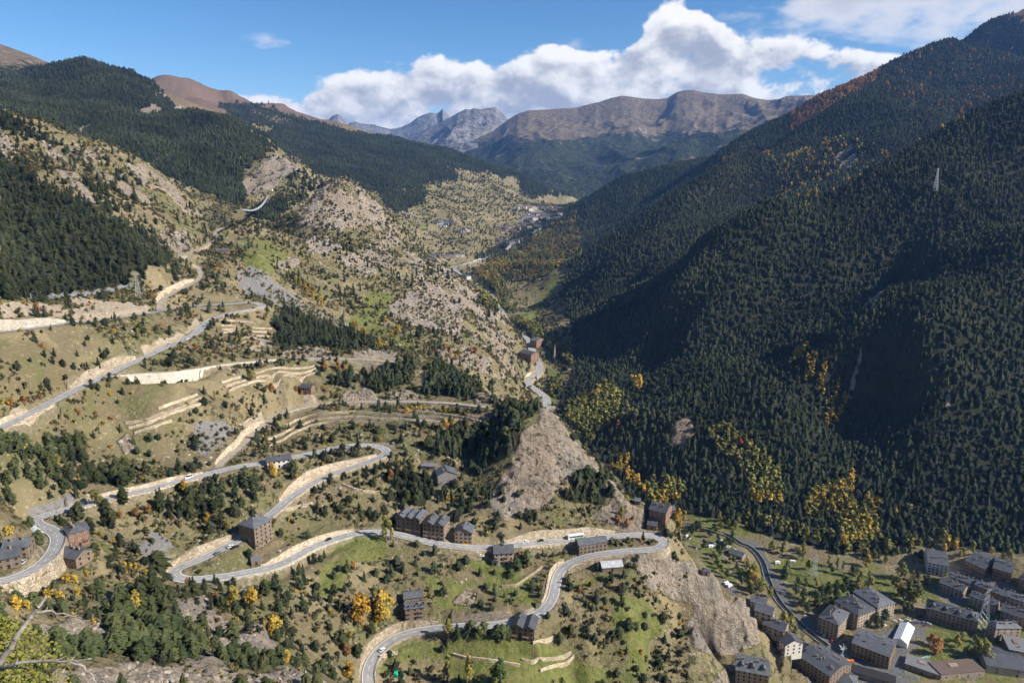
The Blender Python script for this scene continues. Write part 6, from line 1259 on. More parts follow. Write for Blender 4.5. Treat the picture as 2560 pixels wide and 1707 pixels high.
CHIM = MB().box(-.4, .4, -.35, .35, -1.2, 1.3).box(-.5, .5, -.45, .45, 1.3, 1.5).mesh('chimney', M_CHIM)
SKYL = MB().box(-.5, .5, -.7, .7, -.05, .12).mesh('skylight', M_GLASS)
def make_building(B, parts=True):
    w, d = B['wd'], B['d']; st = B['s']; H = st * 2.8; q = random.Random(int(B['o'][0] * 7 + B['o'][1] * 13)); rf = B['roof']
    o = empty(B['n'], (B['o'][0], B['o'][1], B['z'] + CAMZ), B['rz'], B['lab'], B.get('cat') or B['n'].replace('_', ' '), B.get('grp'))
    wm = M_W[B['w']]; rm = M_R[B.get('rm') or ('flatg' if rf == 't' else 'slate')]; x, y = w / 2, d / 2; ov = .55 if w > 7 else .35; th = .28
    wb = MB(); rb = MB(); ridge = []
    def gable_y(x0, x1, zt, rise, y0=-y, y1=y):          # ridge towards the viewer, over x0..x1
        xm = (x0 + x1) / 2; wb.prism([(x0, -4), (x1, -4), (x1, zt), (xm, zt + rise), (x0, zt)], 'y', y0, y1)
        k = rise / (xm - x0); rb.prism([(x0 - ov, zt - ov * k), (xm, zt + rise), (x1 + ov, zt - ov * k), (x1 + ov, zt - ov * k + th), (xm, zt + rise + th * 1.2), (x0 - ov, zt - ov * k + th)], 'y', y0 - ov, y1 + ov)
        ridge.append(('y', xm, zt + rise, k))
    def gable_x(x0, x1, zt, rise, y0=-y, y1=y):
        ym = (y0 + y1) / 2; wb.prism([(y1, -4), (y1, zt), (ym, zt + rise), (y0, zt), (y0, -4)][::-1], 'x', x0, x1)
        k = rise / (ym - y0); rb.prism([(y0 - ov, zt - ov * k), (ym, zt + rise), (y1 + ov, zt - ov * k), (y1 + ov, zt - ov * k + th), (ym, zt + rise + th * 1.2), (y0 - ov, zt - ov * k + th)], 'x', x0 - ov, x1 + ov)
        ridge.append(('x', ym, zt + rise, k))
    if rf == 'g': gable_x(-x, x, H, min(3.4, y * .5))
    elif rf == 'g2': gable_x(-x, x, H, min(3, y * .25), -.5, y); gable_x(-x + .02, x - .02, H - 2.8, min(3, y * .22), -y, -.5)
    elif rf in ('f', 'f2', 'f3'):
        nseg = int(rf[1]) if len(rf) > 1 else 1
        for i in range(nseg): sgw = w / nseg; gable_y(-x + i * sgw + (.0 if nseg == 1 else .02), -x + (i + 1) * sgw - (.0 if nseg == 1 else .02), H - .25 * (i % 2), min(3.4, sgw * .28))
    elif rf == 'h':
        wb.box(-x, x, -y, y, -4, H); r_ = min(3.6, min(x, y) * .55); m_ = min(x, y) * .8; a, b_ = x + ov, y + ov
        e = [(-a, -b_, H), (a, -b_, H), (a, b_, H), (-a, b_, H)]
        if x >= y: t0, t1 = (-(a - m_ * 1.1), 0, H + r_), (a - m_ * 1.1, 0, H + r_); fs = [[e[0], e[1], t1, t0], [e[1], e[2], t1], [e[2], e[3], t0, t1], [e[3], e[0], t0]]; ridge.append(('x', 0, H + r_, r_ / b_))
        else: t0, t1 = (0, -(b_ - m_ * 1.1), H + r_), (0, b_ - m_ * 1.1, H + r_); fs = [[e[0], e[1], t0], [e[1], e[2], t1, t0], [e[2], e[3], t1], [e[3], e[0], t0, t1]]; ridge.append(('y', 0, H + r_, r_ / a))
        for f in fs: rb.face([(p[0], p[1], p[2] + .22) for p in f])
        rb.box(-a, a, -b_, b_, H - .02, H + .215)
    elif rf == 'n':
        for bx in ((-x, x, -y, -y + .6, -4, H), (-x, -x + .6, -y + .6, y, -4, H * .7), (x - .6, x, -y + .6, y, -4, H * .85), (-x + .6, x - .6, y - .6, y, -4, H * .5)): wb.box(*bx)
        wb.prism([(-x + .2, H - .01), (x - .2, H - .01), (0, H + 2.0)], 'y', -y, -y + .6)
    else:
        wb.box(-x, x, -y, y, -4, H); rb.box(-x - .3, x + .3, -y - .3, y + .3, H, H + .35); wb.box(-x * .3, x * .1, -.5, y * .5, H + .35, H + .9) if w > 14 else None
    wb.obj('wall', wm, o)
    if rb.f: ro = rb.obj('roof', rm, o)
    for i in range(B.get('ch', 0)):
        ax, c0, zr, k = ridge[i % len(ridge)] if ridge else ('x', 0, H, 0)
        t = (i + .5) / B['ch'] + q.uniform(-.03, .03); off = q.choice((-1, 1)) * q.uniform(.1, .55) * ((y if ax == 'x' else (x / max(1, len(ridge)))))
        px, py = ((-x + w * t) * .9, c0 + off) if ax == 'x' else (c0 + off, (-y + d * t) * .85); new_obj('chimney', CHIM, ro, (px, py, zr - abs(off) * k + .35))
    for i in range(B.get('dorm', 0)):
        ax, c0, zr, k = ridge[0]; db = MB(); db.box(-1.1, 1.1, -1.6, 1.6, -1.5, 1.0); dd = db.obj('dormer', wm, ro, (-x + w * (i + .5) / B['dorm'], -y * .55, zr - y * .55 * k + .4)); MB().prism([(-1.4, .95), (1.4, .95), (0, 1.9)], 'y', -1.9, 1.9).obj('dormer_roof', rm, ro, dd.location)
    if not parts: return o
    WM = WINW if B['w'] in ('brick', 'grey') else WIN
    def facade(width, cx, cy, rz, ncol, bal):
        ex = Vector((math.cos(rz), math.sin(rz), 0)); nb = 0; rows = int(st + .01)
        for r_ in range(rows):
            for c in range(ncol):
                xx = (-width / 2) + width * (c + .5) / ncol; pos_ = Vector((cx, cy, 0)) + ex * xx
                if r_ == 0 and c == ncol // 2 and bal is not None: new_obj('door', DOOR, o, (pos_.x, pos_.y, 0.05), rz); continue
                new_obj('window', WM, o, (pos_.x, pos_.y, r_ * 2.8 + .95), rz)
                if bal and r_ > 0 and nb < bal and (c % 2 == 0 or bal > 5) and width / ncol > 2.3: new_obj('balcony', BALS[2.6 if width / ncol < 3.4 else 3.6 if width / ncol < 5 else 5.0], o, (pos_.x, pos_.y, r_ * 2.8 + .05), rz); nb += 1
    nc = B.get('win'); 
    if nc == 0: 
        if B['n'] in ('garage', 'shed', 'barn'): new_obj('door', DOOR, o, (0, -y, .05), 0)
        return o
    fc = nc or max(2, int(w / 3.0)); sc_n = max(1, min(int(d / 3.4), fc + 1)) if d > 5 else 0
    facade(w, 0, -y, 0, fc, B.get('bal', 0))
    if sc_n and rf != 'n':
        if B['rz'] + math.atan2(B['o'][0], B['o'][1]) < .45: facade(d, x, 0, math.pi / 2, sc_n, None)
        if B['rz'] + math.atan2(B['o'][0], B['o'][1]) > -.45: facade(d, -x, 0, -math.pi / 2, sc_n, None)
    if B.get('glass'):
        new_obj('window', WINT, o, (-w * .12, -y - .02, .5), 0)
    return o
for B in BLD: make_building(B)
# far villages up the valley: small houses one by one
VILL = [('X', 1500, 205, 2110, 255, 16, 4), ('X', 1560, 300, 2130, 385, 26, 4), ('X', 1560, 390, 1850, 480, 12, 3), ('X', 1270, 455, 1450, 500, 6, 3), ('X', 1470, 470, 1550, 535, 3, 4), ('X', 1300, 605, 1460, 690, 6, 3), ('X', 490, 375, 700, 445, 12, 2), ('X', 750, 495, 970, 580, 6, 3), ('X', 370, 845, 490, 895, 3, 2), ('X', 560, 815, 800, 855, 4, 2), ('X', 20, 300, 140, 330, 2, 2), ('X', 510, 445, 610, 480, 1, 2), ('X', 1490, 650, 1560, 670, 1, 2)]
VNAME = ['on the topmost row of the far village', 'in the middle rows of the far village', 'in the lower rows of the far village', 'left of the far village', 'at the near end of the far village', 'by the far valley road', 'in the hamlet on the far hillside', 'on the terrace below the far hamlet', 'at the foot of the rocky hillside', 'behind the long white parapet', 'beside the far green field', 'at the edge of the far hamlet', 'under the far road']
VH = random.Random(77)
for (r, x0, y0, x1, y1, n, stv), nm in zip(VILL, VNAME):
    for i in range(n):
        q = pick(*P(r, x0 + (x1 - x0) * ((i + .5 + VH.uniform(-.2, .2)) / n), VH.uniform(y0, y1)), 1200)
        make_building(dict(n='village_house', o=q[:2], z=float(q[2]), rz=VH.uniform(-.3, .3), wd=VH.uniform(15, 27), d=VH.uniform(12, 16), s=stv * VH.uniform(.8, 1.1), roof=VH.choice('ggf'), w=VH.choice(['stone', 'tan', 'grey', 'brick', 'white']), ch=1, cat='house', lab='tiny slate roofed house ' + nm, grp='houses ' + nm), False)
print('buildings', round(time.time() - T0, 1))

# ------------------------------------------------------------------ vehicles
M_TYRE = flat('tyre', (.02, .02, .02), .9); M_RIM = flat('rim', (.35, .35, .36), .4, .6)
def paint(name, c): return flat('paint ' + name, c, .3, .0, var=.03, spec=.5)
PAINT = dict(white=(.78, .78, .77), black=(.015, .015, .018), grey=(.18, .19, .20), silver=(.45, .46, .47), red=(.45, .02, .02), yellow=(.75, .45, .02), blue=(.05, .09, .22), green=(.05, .12, .07))
def loft(prof_lo, prof_hi, w_lo, w_hi, z_lo, z_hi, b):
    pass
def car_meshes(kind):
    L, Wd, H = dict(car=(4.3, 1.8, 1.48), van=(5.2, 2.0, 2.2))[kind]; l, w = L / 2, Wd / 2
    b = MB(); sh = .78 if kind == 'car' else 1.0
    side = [(-l, .32), (l, .32), (l, .62), (l - .12, sh - .08), (l * .42, sh), (-l * .86, sh + .03), (-l + .05, sh - .05), (-l, .6)]
    b.prism([(p[0], p[1]) for p in side], 'y', -w, w)
    g = MB(); t0, t1 = (-l * .80, l * .40); r0, r1 = (-l * .58, l * .08) if kind == 'car' else (-l * .80, l * .25)
    zt = H - .06; wi = w - .2
    lo = [(t0, -w + .06, sh), (t1, -w + .06, sh), (t1, w - .06, sh), (t0, w - .06, sh)]; hi = [(r0, -wi, zt), (r1, -wi, zt), (r1, wi, zt), (r0, wi, zt)]
    for k in range(4): g.face([lo[k], lo[(k + 1) % 4], hi[(k + 1) % 4], hi[k]])
    rf = MB(); rf.box(r0 - .02, r1 + .02, -wi - .02, wi + .02, zt, H)
    for xx in ((r0 + r1) / 2,): rf.prism([(xx - .06, sh), (xx + .06, sh), (xx + .06, zt), (xx - .06, zt)], 'y', -wi - .12, wi + .12)
    wh = MB(); wh.tube((0, -.11, 0), (0, .11, 0), .32, .32, 12); hub = MB(); hub.tube((0, -.12, 0), (0, .12, 0), .18, .18, 8)
    return b, g, rf, wh.mesh('tyre', M_TYRE), hub.mesh('rim', M_RIM), L, Wd
_CM = {k: car_meshes(k) for k in ('car', 'van')}; _CB = {}
LAMP = MB().box(-.03, .03, -.18, .18, -.08, .08).mesh('headlight', flat('headlamp glass', (.8, .8, .78), .2, var=.02))
def vehicle(q, rz, color, label, kind='car', group=None):
    b, g, rf, wh, hub, L, Wd = _CM[kind]
    if (kind, color) not in _CB: _CB[kind, color] = (b.mesh('body', paint(color, PAINT[color])), g.mesh('windows', M_GLASS), rf.mesh('cabin_roof', paint(color, PAINT[color])))
    o = empty('parked_car' if kind == 'car' else 'van', W3(q, .02), rz, label, kind, group)
    for nm, me in zip(('body', 'windows', 'cabin_roof'), _CB[kind, color]): new_obj(nm, me, o)
    for sx in (-1, 1):
        for sy in (-1, 1): t = new_obj('wheel', wh, o, (sx * L * .31, sy * (Wd / 2 - .1), .32)); new_obj('rim', hub, t)
    for sy in (-1, 1): new_obj('headlight', LAMP, o, (L / 2 + .0, sy * Wd * .36, .6))
    return o
def on_road(k, r, x, y, side=1.6):
    i = nearest_i(k, r, x, y); p = ROADS[k]; n = side_of(p)[i]; t = p[min(i + 2, len(p) - 1)] - p[max(i - 2, 0)]
    q = p[i].copy(); q[:2] += n * side; return q, math.atan2(t[1], t[0])
for k, r, x, y, s, c, lab, kd in [('main', 'B', 905, 1350, 1.6, 'white', 'white car on the lowest road curve', 'car'), ('main', 'A', 1230, 250, 1.7, 'white', 'white van on the long straight road', 'van'), ('main', 'A', 1395, 735, 3.2, 'grey', 'dark grey car on the verge inside the left hairpin', 'car'), ('main', 'A', 1480, 690, 3.2, 'white', 'white car on the verge inside the left hairpin', 'car'), ('main', 'A', 1500, 680, 5.6, 'black', 'black car parked next to the five storey house', 'car'),
        ('main', 'B', 1470, 688, 4.6, 'yellow', 'yellow car parked in front of the tan stone house', 'van'), ('main', 'B', 1690, 690, 1.6, 'green', 'dark green car passing above the unplastered house', 'car'), ('main', 'C', 295, 668, 1.6, 'white', 'white car on the road left of the bus', 'car'), ('main', 'C', 395, 658, 1.6, 'black', 'black car on the road just left of the bus', 'car'), ('main', 'B', 575, 650, 1.0, 'black', 'small dark car on the road above the white boulder wall', 'car'),
        ('upper', 'E', 1320, 708, 1.6, 'white', 'white car climbing the upper road', 'car'), ('upper', 'E', 1800, 475, 1.6, 'black', 'black car in the upper hairpin', 'car'), ('upper', 'E', 1220, 755, -1.6, 'silver', 'silver car behind the white one on the upper road', 'car'), ('upper', 'E', 1270, 482, -3.5, 'white', 'white car parked left in the upper lay-by', 'car'), ('upper', 'E', 1300, 478, -3.5, 'silver', 'silver car parked right in the upper lay-by', 'car'), ('upper', 'E', 530, 588, 2.2, 'white', 'white van on the road under the far left wall', 'van'), ('upper', 'E', 800, 556, -2.2, 'white', 'white car under the bare cut slope', 'car'),
        ('main', 'A', 250, 690, 7.5, 'white', 'white car parked highest beside the left bend', 'car'), ('main', 'A', 240, 740, 7.0, 'black', 'black car parked second beside the left bend', 'car'), ('main', 'A', 215, 795, 6.5, 'silver', 'silver car parked lowest beside the left bend', 'car'), ('valley', 'G', 385, 865, -1.5, 'black', 'dark car on the valley road by the apartments', 'car'), ('valley', 'G', 350, 1045, 1.5, 'black', 'dark car in the bend of the valley road', 'car')]:
    q, a = on_road(k, r, x, y, s)
    if abs(s) > 4: q[2] = max(q[2] - .3, ground(q[0], q[1]))
    vehicle(q, a if s > 0 else a + math.pi, c, lab, kd)
for r, x, y, c, a, lab in [('B', 1558, 750, 'white', .2, 'white car on the lane by the unplastered house'), ('B', 1180, 628, 'blue', -.1, 'blue car between the apartment houses'), ('D', 570, 1298, 'red', .9, 'red car at the apartment corner'), ('D', 520, 1262, 'white', .9, 'white car before the apartment corner'), ('D', 478, 1228, 'silver', .9, 'silver car under the park apartments'), ('D', 400, 1140, 'white', .4, 'white car at the park entrance'), ('D', 268, 928, 'white', 1.2, 'white car on the campsite lane'), ('D', 905, 1198, 'white', .2, 'first white car of the row below the blocks'), ('D', 972, 1170, 'silver', .1, 'silver car of the row below the blocks'), ('D', 1013, 1166, 'white', 0, 'white car in the middle of the row'), ('D', 1060, 1166, 'white', -.1, 'last white car of the row below the blocks'), ('D', 1165, 1182, 'silver', -.3, 'silver car by the long brown block'), ('D', 905, 1275, 'white', -.2, 'white car on the yard by the white hall'), ('D', 650, 1300, 'black', .7, 'black car by the street corner'), ('D', 1435, 870, 'red', -.3, 'dark red car on the upper street'), ('D', 1190, 1186, 'white', -.3, 'white car close to the long brown block'), ('C', 1350, 640, 'white', .8, 'white car at the campsite gate'), ('C', 1400, 700, 'white', .8, 'white car by the first campsite pitches'), ('C', 1480, 670, 'blue', .5, 'dark car between the caravans')]:
    vehicle(pick(*P(r, x, y), 300), a, c, lab)
# bus
q, a = on_road('main', 'C', 625, 642, 1.7); o = empty('bus', W3(q, .02), a, 'white and green coach on the road above the inn', 'bus'); L, w, H = 12., 1.25, 3.3
b = MB(); b.prism([(-6, .4), (6, .4), (6, 1.6), (5.75, 3.1), (5.4, 3.3), (-5.8, 3.3), (-6, 3.1)], 'y', -w, w); b.obj('body', paint('white', PAINT['white']), o)
for s in (-1, 1):
    for i in range(6): MB().box(-5.3 + i * 1.75, -3.75 + i * 1.75, s * (w + .012) - .01, s * (w + .012) + .01, 1.65, 2.75).obj('window', M_GLASS, o)
    MB().box(-5.8, 1.5, s * (w + .012) - .01, s * (w + .012) + .01, .55, 1.35).obj('green_stripe', flat('green stripe', (.10, .35, .08), .4), o)
    for xx in (-3.6, 3.8): t = new_obj('wheel', _CM['car'][3], o, (xx, s * (w - .1), .48)); t.scale = (1.5,) * 3
MB().face([(6.01, -1.1, 1.7), (6.01, 1.1, 1.7), (5.79, 1.1, 3.0), (5.79, -1.1, 3.0)]); MB().box(5.99, 6.03, -1.1, 1.1, 1.0, 1.6).obj('windscreen', M_GLASS, o)
# orange lorry in the town
q = pick(*P('D', 680, 1435), 300); o = empty('lorry', W3(q, .02), -.1, 'orange lorry beside the white sculpture', 'lorry'); om_ = paint('orange', (.75, .22, .02))
MB().box(-3.6, 1.2, -1.15, 1.15, 1.0, 2.3).obj('cargo_box', om_, o); MB().prism([(1.4, .6), (3.4, .6), (3.4, 1.6), (3.1, 2.6), (1.4, 2.6)], 'y', -1.1, 1.1).obj('cab', om_, o); MB().box(-3.6, 3.3, -.8, .8, .55, .98).obj('chassis', M_TYRE, o)
for xx in (-2.6, -1.4, 2.5):
    for s in (-1, 1): t = new_obj('wheel', _CM['car'][3], o, (xx, s * 1.0, .45)); t.scale = (1.4,) * 3
# caravans on the campsite
cv_b = MB().prism([(-2.6, .5), (2.6, .5), (2.75, 1.3), (2.4, 2.5), (-2.3, 2.6), (-2.7, 1.6)], 'y', -1.1, 1.1).mesh('body', paint('white', PAINT['white'])); cv_w = MB().box(-1.2, .6, -1.12, 1.12, 1.4, 2.0).mesh('window', M_GLASS)
for i, (r, x, y, a) in enumerate([('C', 1340, 625, .5), ('C', 1490, 690, .2), ('C', 1515, 685, 1.2), ('C', 1560, 655, .9), ('C', 1600, 690, .4), ('C', 1590, 930, .6), ('C', 1610, 945, .6), ('D', 215, 795, .1), ('D', 315, 790, -.2), ('C', 1640, 720, .5), ('C', 1660, 750, .5)]):
    q = pick(*P(r, x, y), 400); w_p = where(q); o = empty('caravan', W3(q), a, 'white caravan ' + w_p, 'caravan', 'caravans ' + w_p); new_obj('body', cv_b, o); new_obj('window', cv_w, o); t = new_obj('wheel', _CM['car'][3], o, (-.2, -1.0, .3)); t = new_obj('wheel', _CM['car'][3], o, (-.2, 1.0, .3))
# ------------------------------------------------------------------ lattice masts
M_STEEL = flat('galvanised steel', (.42, .44, .46), .5, .5)
def pylon(q, H, wb, label, th=.14):
    o = empty('lattice_mast', W3(q, -.5), .6, label, 'pylon'); b = MB(); n = 9; lv = []
    for i in range(n + 1):
        f = i / n; h_ = H * f; w = wb * (1 - f) ** 1.15 * .5 + .35; lv.append([(sx * w, sy * w, h_) for sx, sy in ((-1, -1), (1, -1), (1, 1), (-1, 1))])
    for i in range(n):
        for k in range(4):
            b.tube(lv[i][k], lv[i + 1][k], th, th, 4, False); b.tube(lv[i][k], lv[i + 1][(k + 1) % 4], th * .6, th * .6, 3, False); b.tube(lv[i][(k + 1) % 4], lv[i + 1][k], th * .6, th * .6, 3, False)
    b.obj('lattice_body', M_STEEL, o)
    for f in (.68, .81, .94):
        c = MB(); z = H * f; a_ = wb * .62
        for s in (-1, 1): c.tube((0, .3, z), (s * a_, 0, z + .2), th, th * .6, 4); c.tube((0, -.3, z), (s * a_, 0, z + .2), th, th * .6, 4); c.tube((0, 0, z + H * .045), (s * a_, 0, z + .2), th * .6, th * .6, 4); c.tube((s * a_, 0, z + .2), (s * a_, 0, z - 1.2), .1, .1, 4)
        c.obj('cross_arm', M_STEEL, o)
    return o
pylon(pick(*P('W', 1510, 1120), 700), 38, 6, 'steel lattice mast standing on the forested spur', .26); pylon(pick(*P('D', 1530, 1250), 300), 43, 8.5, 'large steel lattice mast in front of the long brown block', .13)
pylon(pick(*P('D', 450, 885), 300), 24, 5, 'thin lattice mast on the park lawn', .12); pylon(pick(*P('E', 985, 385), 200), 20, 4, 'small lattice mast above the upper road', .12)
# ------------------------------------------------------------------ suspension footbridge across the side ravine
A = by_d(*P('T', 1592, 1243), 46.); Bq = by_d(*P('T', 1762, 1122), 38.); n = 60; o = empty('suspension_footbridge', W3(A), 0, 'long thin suspension footbridge over the side ravine', 'bridge')
ax = (Bq - A); hx = np.array([ax[1], -ax[0], 0]); hx /= np.linalg.norm(hx); f = np.linspace(0, 1, n); pts = A[None] + ax[None] * f[:, None]; pts[:, 2] -= 26 * 4 * f * (1 - f) * .55; pts = pts - A[None]
dk = MB(); [dk.face([pts[i] - hx * 1.2, pts[i] + hx * 1.2, pts[i + 1] + hx * 1.2, pts[i + 1] - hx * 1.2]) for i in range(n - 1)]; dk.obj('deck', flat('bridge deck steel', (.42, .46, .52), .5, .2), o)
for s in (-1, 1):
    rl = MB(); [rl.face([pts[i] + hx * s * 1.2, pts[i + 1] + hx * s * 1.2, pts[i + 1] + hx * s * 1.2 + np.array([0, 0, 1.6]), pts[i] + hx * s * 1.2 + np.array([0, 0, 1.6])]) for i in range(n - 1)]; rl.obj('railing', flat('bridge mesh', (.5, .53, .58), .5, .3), o)
    cb = MB(); [cb.tube(pts[i] + hx * s * 1.3 + np.array([0, 0, 1.7]), pts[i + 1] + hx * s * 1.3 + np.array([0, 0, 1.7]), .22, .22, 4, False) for i in range(n - 1)]; cb.obj('cable', M_STEEL, o)
# ------------------------------------------------------------------ guard rails on the open side of the roads
for ri, (k, i, j, s, h, kd) in enumerate(wall_jobs):
    if kd != 'fill' or k not in ('main', 'upper'): continue
    p = ROADS[k][i:j + 1]; n_ = side_of(ROADS[k])[i:j + 1] * s; W = WIDTH[k] / 2 + .28; g = MB(); ps = MB(); e = [(q[0] + m_[0] * W, q[1] + m_[1] * W, q[2] + CAMZ) for q, m_ in zip(p, n_)]
    for a_, b_ in zip(e[:-1], e[1:]): g.face([(a_[0], a_[1], a_[2] + .52), (b_[0], b_[1], b_[2] + .52), (b_[0], b_[1], b_[2] + .86), (a_[0], a_[1], a_[2] + .86)])
    for a_ in e[::3]: ps.box(a_[0] - .07, a_[0] + .07, a_[1] - .07, a_[1] + .07, a_[2] - .3, a_[2] + .8)
    o = empty('guard_rail', e[0], 0, 'steel rail on the ' + WLAB[ri], 'guard rail', 'guard rails')
    for nm, mb in (('rail', g), ('posts', ps)):
        c = mb.obj(nm, M_STEEL, o); c.matrix_parent_inverse = Matrix.Translation(-Vector(e[0])) ; 
        if nm == 'posts': c['kind'] = 'stuff'
# wooden poles
for r, x, y, h, lab in [('B', 940, 708, 11, 'slim wooden pole in the meadow under the poplar'), ('C', 500, 820, 9, 'wooden pole beside the curved wall below the inn'), ('B', 1315, 1205, 9, 'wooden pole at the corner of the grey wall'), ('B', 612, 1500, 9, 'wooden pole on the dry slope at the bottom'), ('A', 365, 470, 9, 'lamp post at the left bend road'), ('A', 258, 640, 8, 'lamp post beside the polytunnel'), ('B', 1420, 1530, 9, 'wooden pole in the gardens'), ('C', 1410, 1125 - 1000 + 0, 0, '')]:
    if not h: continue
    q = pick(*P(r, x, y), 150); o = empty('utility_pole', W3(q), 0, lab, 'pole'); MB().tube((0, 0, -.5), (0, 0, h), .13, .09, 6).obj('pole', M_BARKG, o); MB().box(-.7, .7, -.06, .06, h - .5, h - .35).obj('cross_arm', M_BARKG, o)
# polytunnel by the left bend
q = pick(*P('A', 225, 600), 150); o = empty('polytunnel', W3(q), .9, 'pale round topped polytunnel beside the left bend', 'polytunnel'); pr = [(-2.6, -.5)] + [(-2.6 * math.cos(math.pi * i / 10), 2.9 * math.sin(math.pi * i / 10) + .4) for i in range(11)] + [(2.6, -.5)]
MB().prism(pr[::-1], 'y', -4.5, 4.5).obj('cover', flat('pale plastic sheet', (.55, .57, .58), .35, var=.1), o, smooth_=False); [MB().box(-2.7, 2.7, y_ - .06, y_ + .06, .0, .15).obj('hoop_base', M_STEEL, o) for y_ in (-4.4, 4.4)]
# avalanche net fence above the far left road
pts = [pick(*P('E', x, y), 250) for x, y in ((220, 420), (300, 400), (380, 415), (460, 408), (540, 398), (620, 400), (700, 385), (780, 372), (860, 352), (935, 330))]; o = empty('snow_fence', W3(pts[0]), 0, 'grey net fence above the far left road', 'fence')
nf_ = MB(); v0 = Vector(W3(pts[0]))
for a_, b_ in zip(pts[:-1], pts[1:]):
    va, vb = Vector(W3(a_)) - v0, Vector(W3(b_)) - v0; m_ = (va + vb) / 2; m_.z = min(va.z, vb.z) ; nf_.face([va + Vector((0, 0, -.3)), m_ + Vector((0, -.4, -.3)), m_ + Vector((0, -.4, 2.3)), va + Vector((0, 0, 4.6))]); nf_.face([m_ + Vector((0, -.4, -.3)), vb + Vector((0, 0, -.3)), vb + Vector((0, 0, 4.6)), m_ + Vector((0, -.4, 2.3))])
nf_.obj('net', flat('steel net', (.17, .185, .19), .7), o)
for p_ in pts: MB().tube((0, 0, -.5), (0, 0, 5.), .12, .1, 5).obj('post', M_STEEL, o, Vector(W3(p_)) - v0)
# stone needle in the valley
q = pick(*P('G', 530, 852), 700); o = empty('stone_needle', W3(q), .3, 'tall thin stone needle beside the valley road', 'monument'); nd = MB(); qn = random.Random(4); prev = None
for i in range(8):
    f = i / 7; r_ = 4.2 * (1 - f) ** 1.3 + .25; ring = [(math.cos(a_ * 1.0472) * r_ * qn.uniform(.8, 1.2) + f * .8, math.sin(a_ * 1.0472) * r_ * qn.uniform(.8, 1.2), 30 * f - 1) for a_ in range(6)]
    if prev: [nd.face([prev[k], prev[(k + 1) % 6], ring[(k + 1) % 6], ring[k]]) for k in range(6)]
    prev = ring
nd.face(prev); nd.obj('needle', flat('needle stone', (.36, .31, .25), .95, var=.3), o); MB().box(-4.5, 4.5, -4.5, 4.5, -3, .2).obj('plinth', M_WALLG, o)
# white branching sculpture at the roundabout, blue posts, green bales
q = pick(*P('D', 635, 1385), 300); o = empty('white_sculpture', W3(q), 0, 'white branching sculpture on the roundabout', 'sculpture'); MW = paint('white', PAINT['white']); MB().tube((0, 0, -.3), (0, 0, 5.5), .45, .3, 8).obj('stem', MW, o); MB().tube((0, 0, -.3), (0, 0, .35), 1.6, 1.5, 12).obj('base', MW, o)
for i in range(11): a_ = i * .571; MB().tube((0, 0, 4.6 + .1 * (i % 4)), (math.cos(a_) * 3.1, math.sin(a_) * 3.1, 6.3 + (i % 3) * 1.2), .2, .08, 5).obj('branch', MW, o)
MBL = paint('pale blue', (.10, .38, .60))
for i, (x, y) in enumerate([(930, 1470), (965, 1485), (990, 1497), (1020, 1510), (1052, 1522), (1082, 1533), (1372, 1530), (1400, 1545), (1440, 1550), (1465, 1545), (1490, 1540)]):
    q = pick(*P('D', x, y), 300); w_p = 'by the ochre apartment block' if x < 1200 else 'in front of the flat brown building'; o = empty('blue_post', W3(q), 0, 'slim pale blue post ' + w_p, 'post', 'blue posts ' + w_p); MB().tube((0, 0, -.3), (0, 0, 4.2), .16, .14, 6).obj('pole', MBL, o); MB().box(-.25, .25, -.08, .08, 3.2, 4.3).obj('banner', MBL, o)
for i in range(9):
    q = pick(*P('D', 1118 + i * 10, 1420 - i * 3), 300); o = empty('bale', W3(q), .3 * i, 'pale green wrapped bale in the row on the playing field', 'bale', 'bales on the playing field'); MB().tube((-.8, 0, .7), (.8, 0, .7), .7, .7, 12).obj('wrapped_roll', flat('green wrap', (.35, .55, .42), .4), o); MB().tube((-.82, 0, .7), (.82, 0, .7), .3, .3, 8).obj('core', MW, o)
q = pick(*P('B', 1005, 1515), 200); o = empty('garden_tent', W3(q), 0, 'small bright green garden tent beside the lowest road', 'tent'); MT = flat('green canvas', (.02, .38, .22), .6); MB().prism([(-1.6, 0), (1.6, 0), (1.5, 1.2), (.8, 2.1), (-.8, 2.1), (-1.5, 1.2)], 'y', -1.6, 1.6).obj('canvas', MT, o); MB().box(-.5, .5, -1.63, -1.58, 0, 1.6).obj('door_flap', flat('dark canvas', (.01, .12, .08), .6), o)
# river canal through the town
can = [pick(*P(r, x, y), 300) for r, x, y in (('C', 1330, 545), ('C', 1420, 560), ('C', 1520, 590), ('C', 1620, 625), ('C', 1690, 680), ('D', 20, 680), ('D', 80, 730), ('D', 125, 800), ('D', 145, 880), ('D', 175, 960), ('D', 220, 1040), ('D', 290, 1120), ('D', 360, 1190), ('D', 440, 1260), ('D', 535, 1330))]; can = np.array(can); s_ = np.concatenate([[0], np.cumsum(np.linalg.norm(np.diff(can[:, :2], axis=0), axis=1))]); ss = np.linspace(0, s_[-1], 140); cp = np.stack([np.interp(ss, s_, can[:, k]) for k in range(3)], 1)
for _ in range(12): cp[1:-1] = .25 * cp[:-2] + .5 * cp[1:-1] + .25 * cp[2:]
cn = side_of(cp)
def strip(name, offs, mt):
    X = np.stack([cp[:, 0] + cn[:, 0] * a_ for a_, _ in offs]); Y = np.stack([cp[:, 1] + cn[:, 1] * a_ for a_, _ in offs]); Z = np.stack([cp[:, 2] + z_ for _, z_ in offs]) + CAMZ; me = grid_mesh(name, X, Y, Z); me.polygons.foreach_set('use_smooth', np.zeros(len(me.polygons), bool)); me.materials.append(mt); return new_obj(name, me)
tag(strip('river', [(-2.4, .12), (2.4, .12)], flat('dark water', (.02, .028, .032), .15, spec=.5)), 'dark river in its walled channel through the town', 'river', kind='structure')
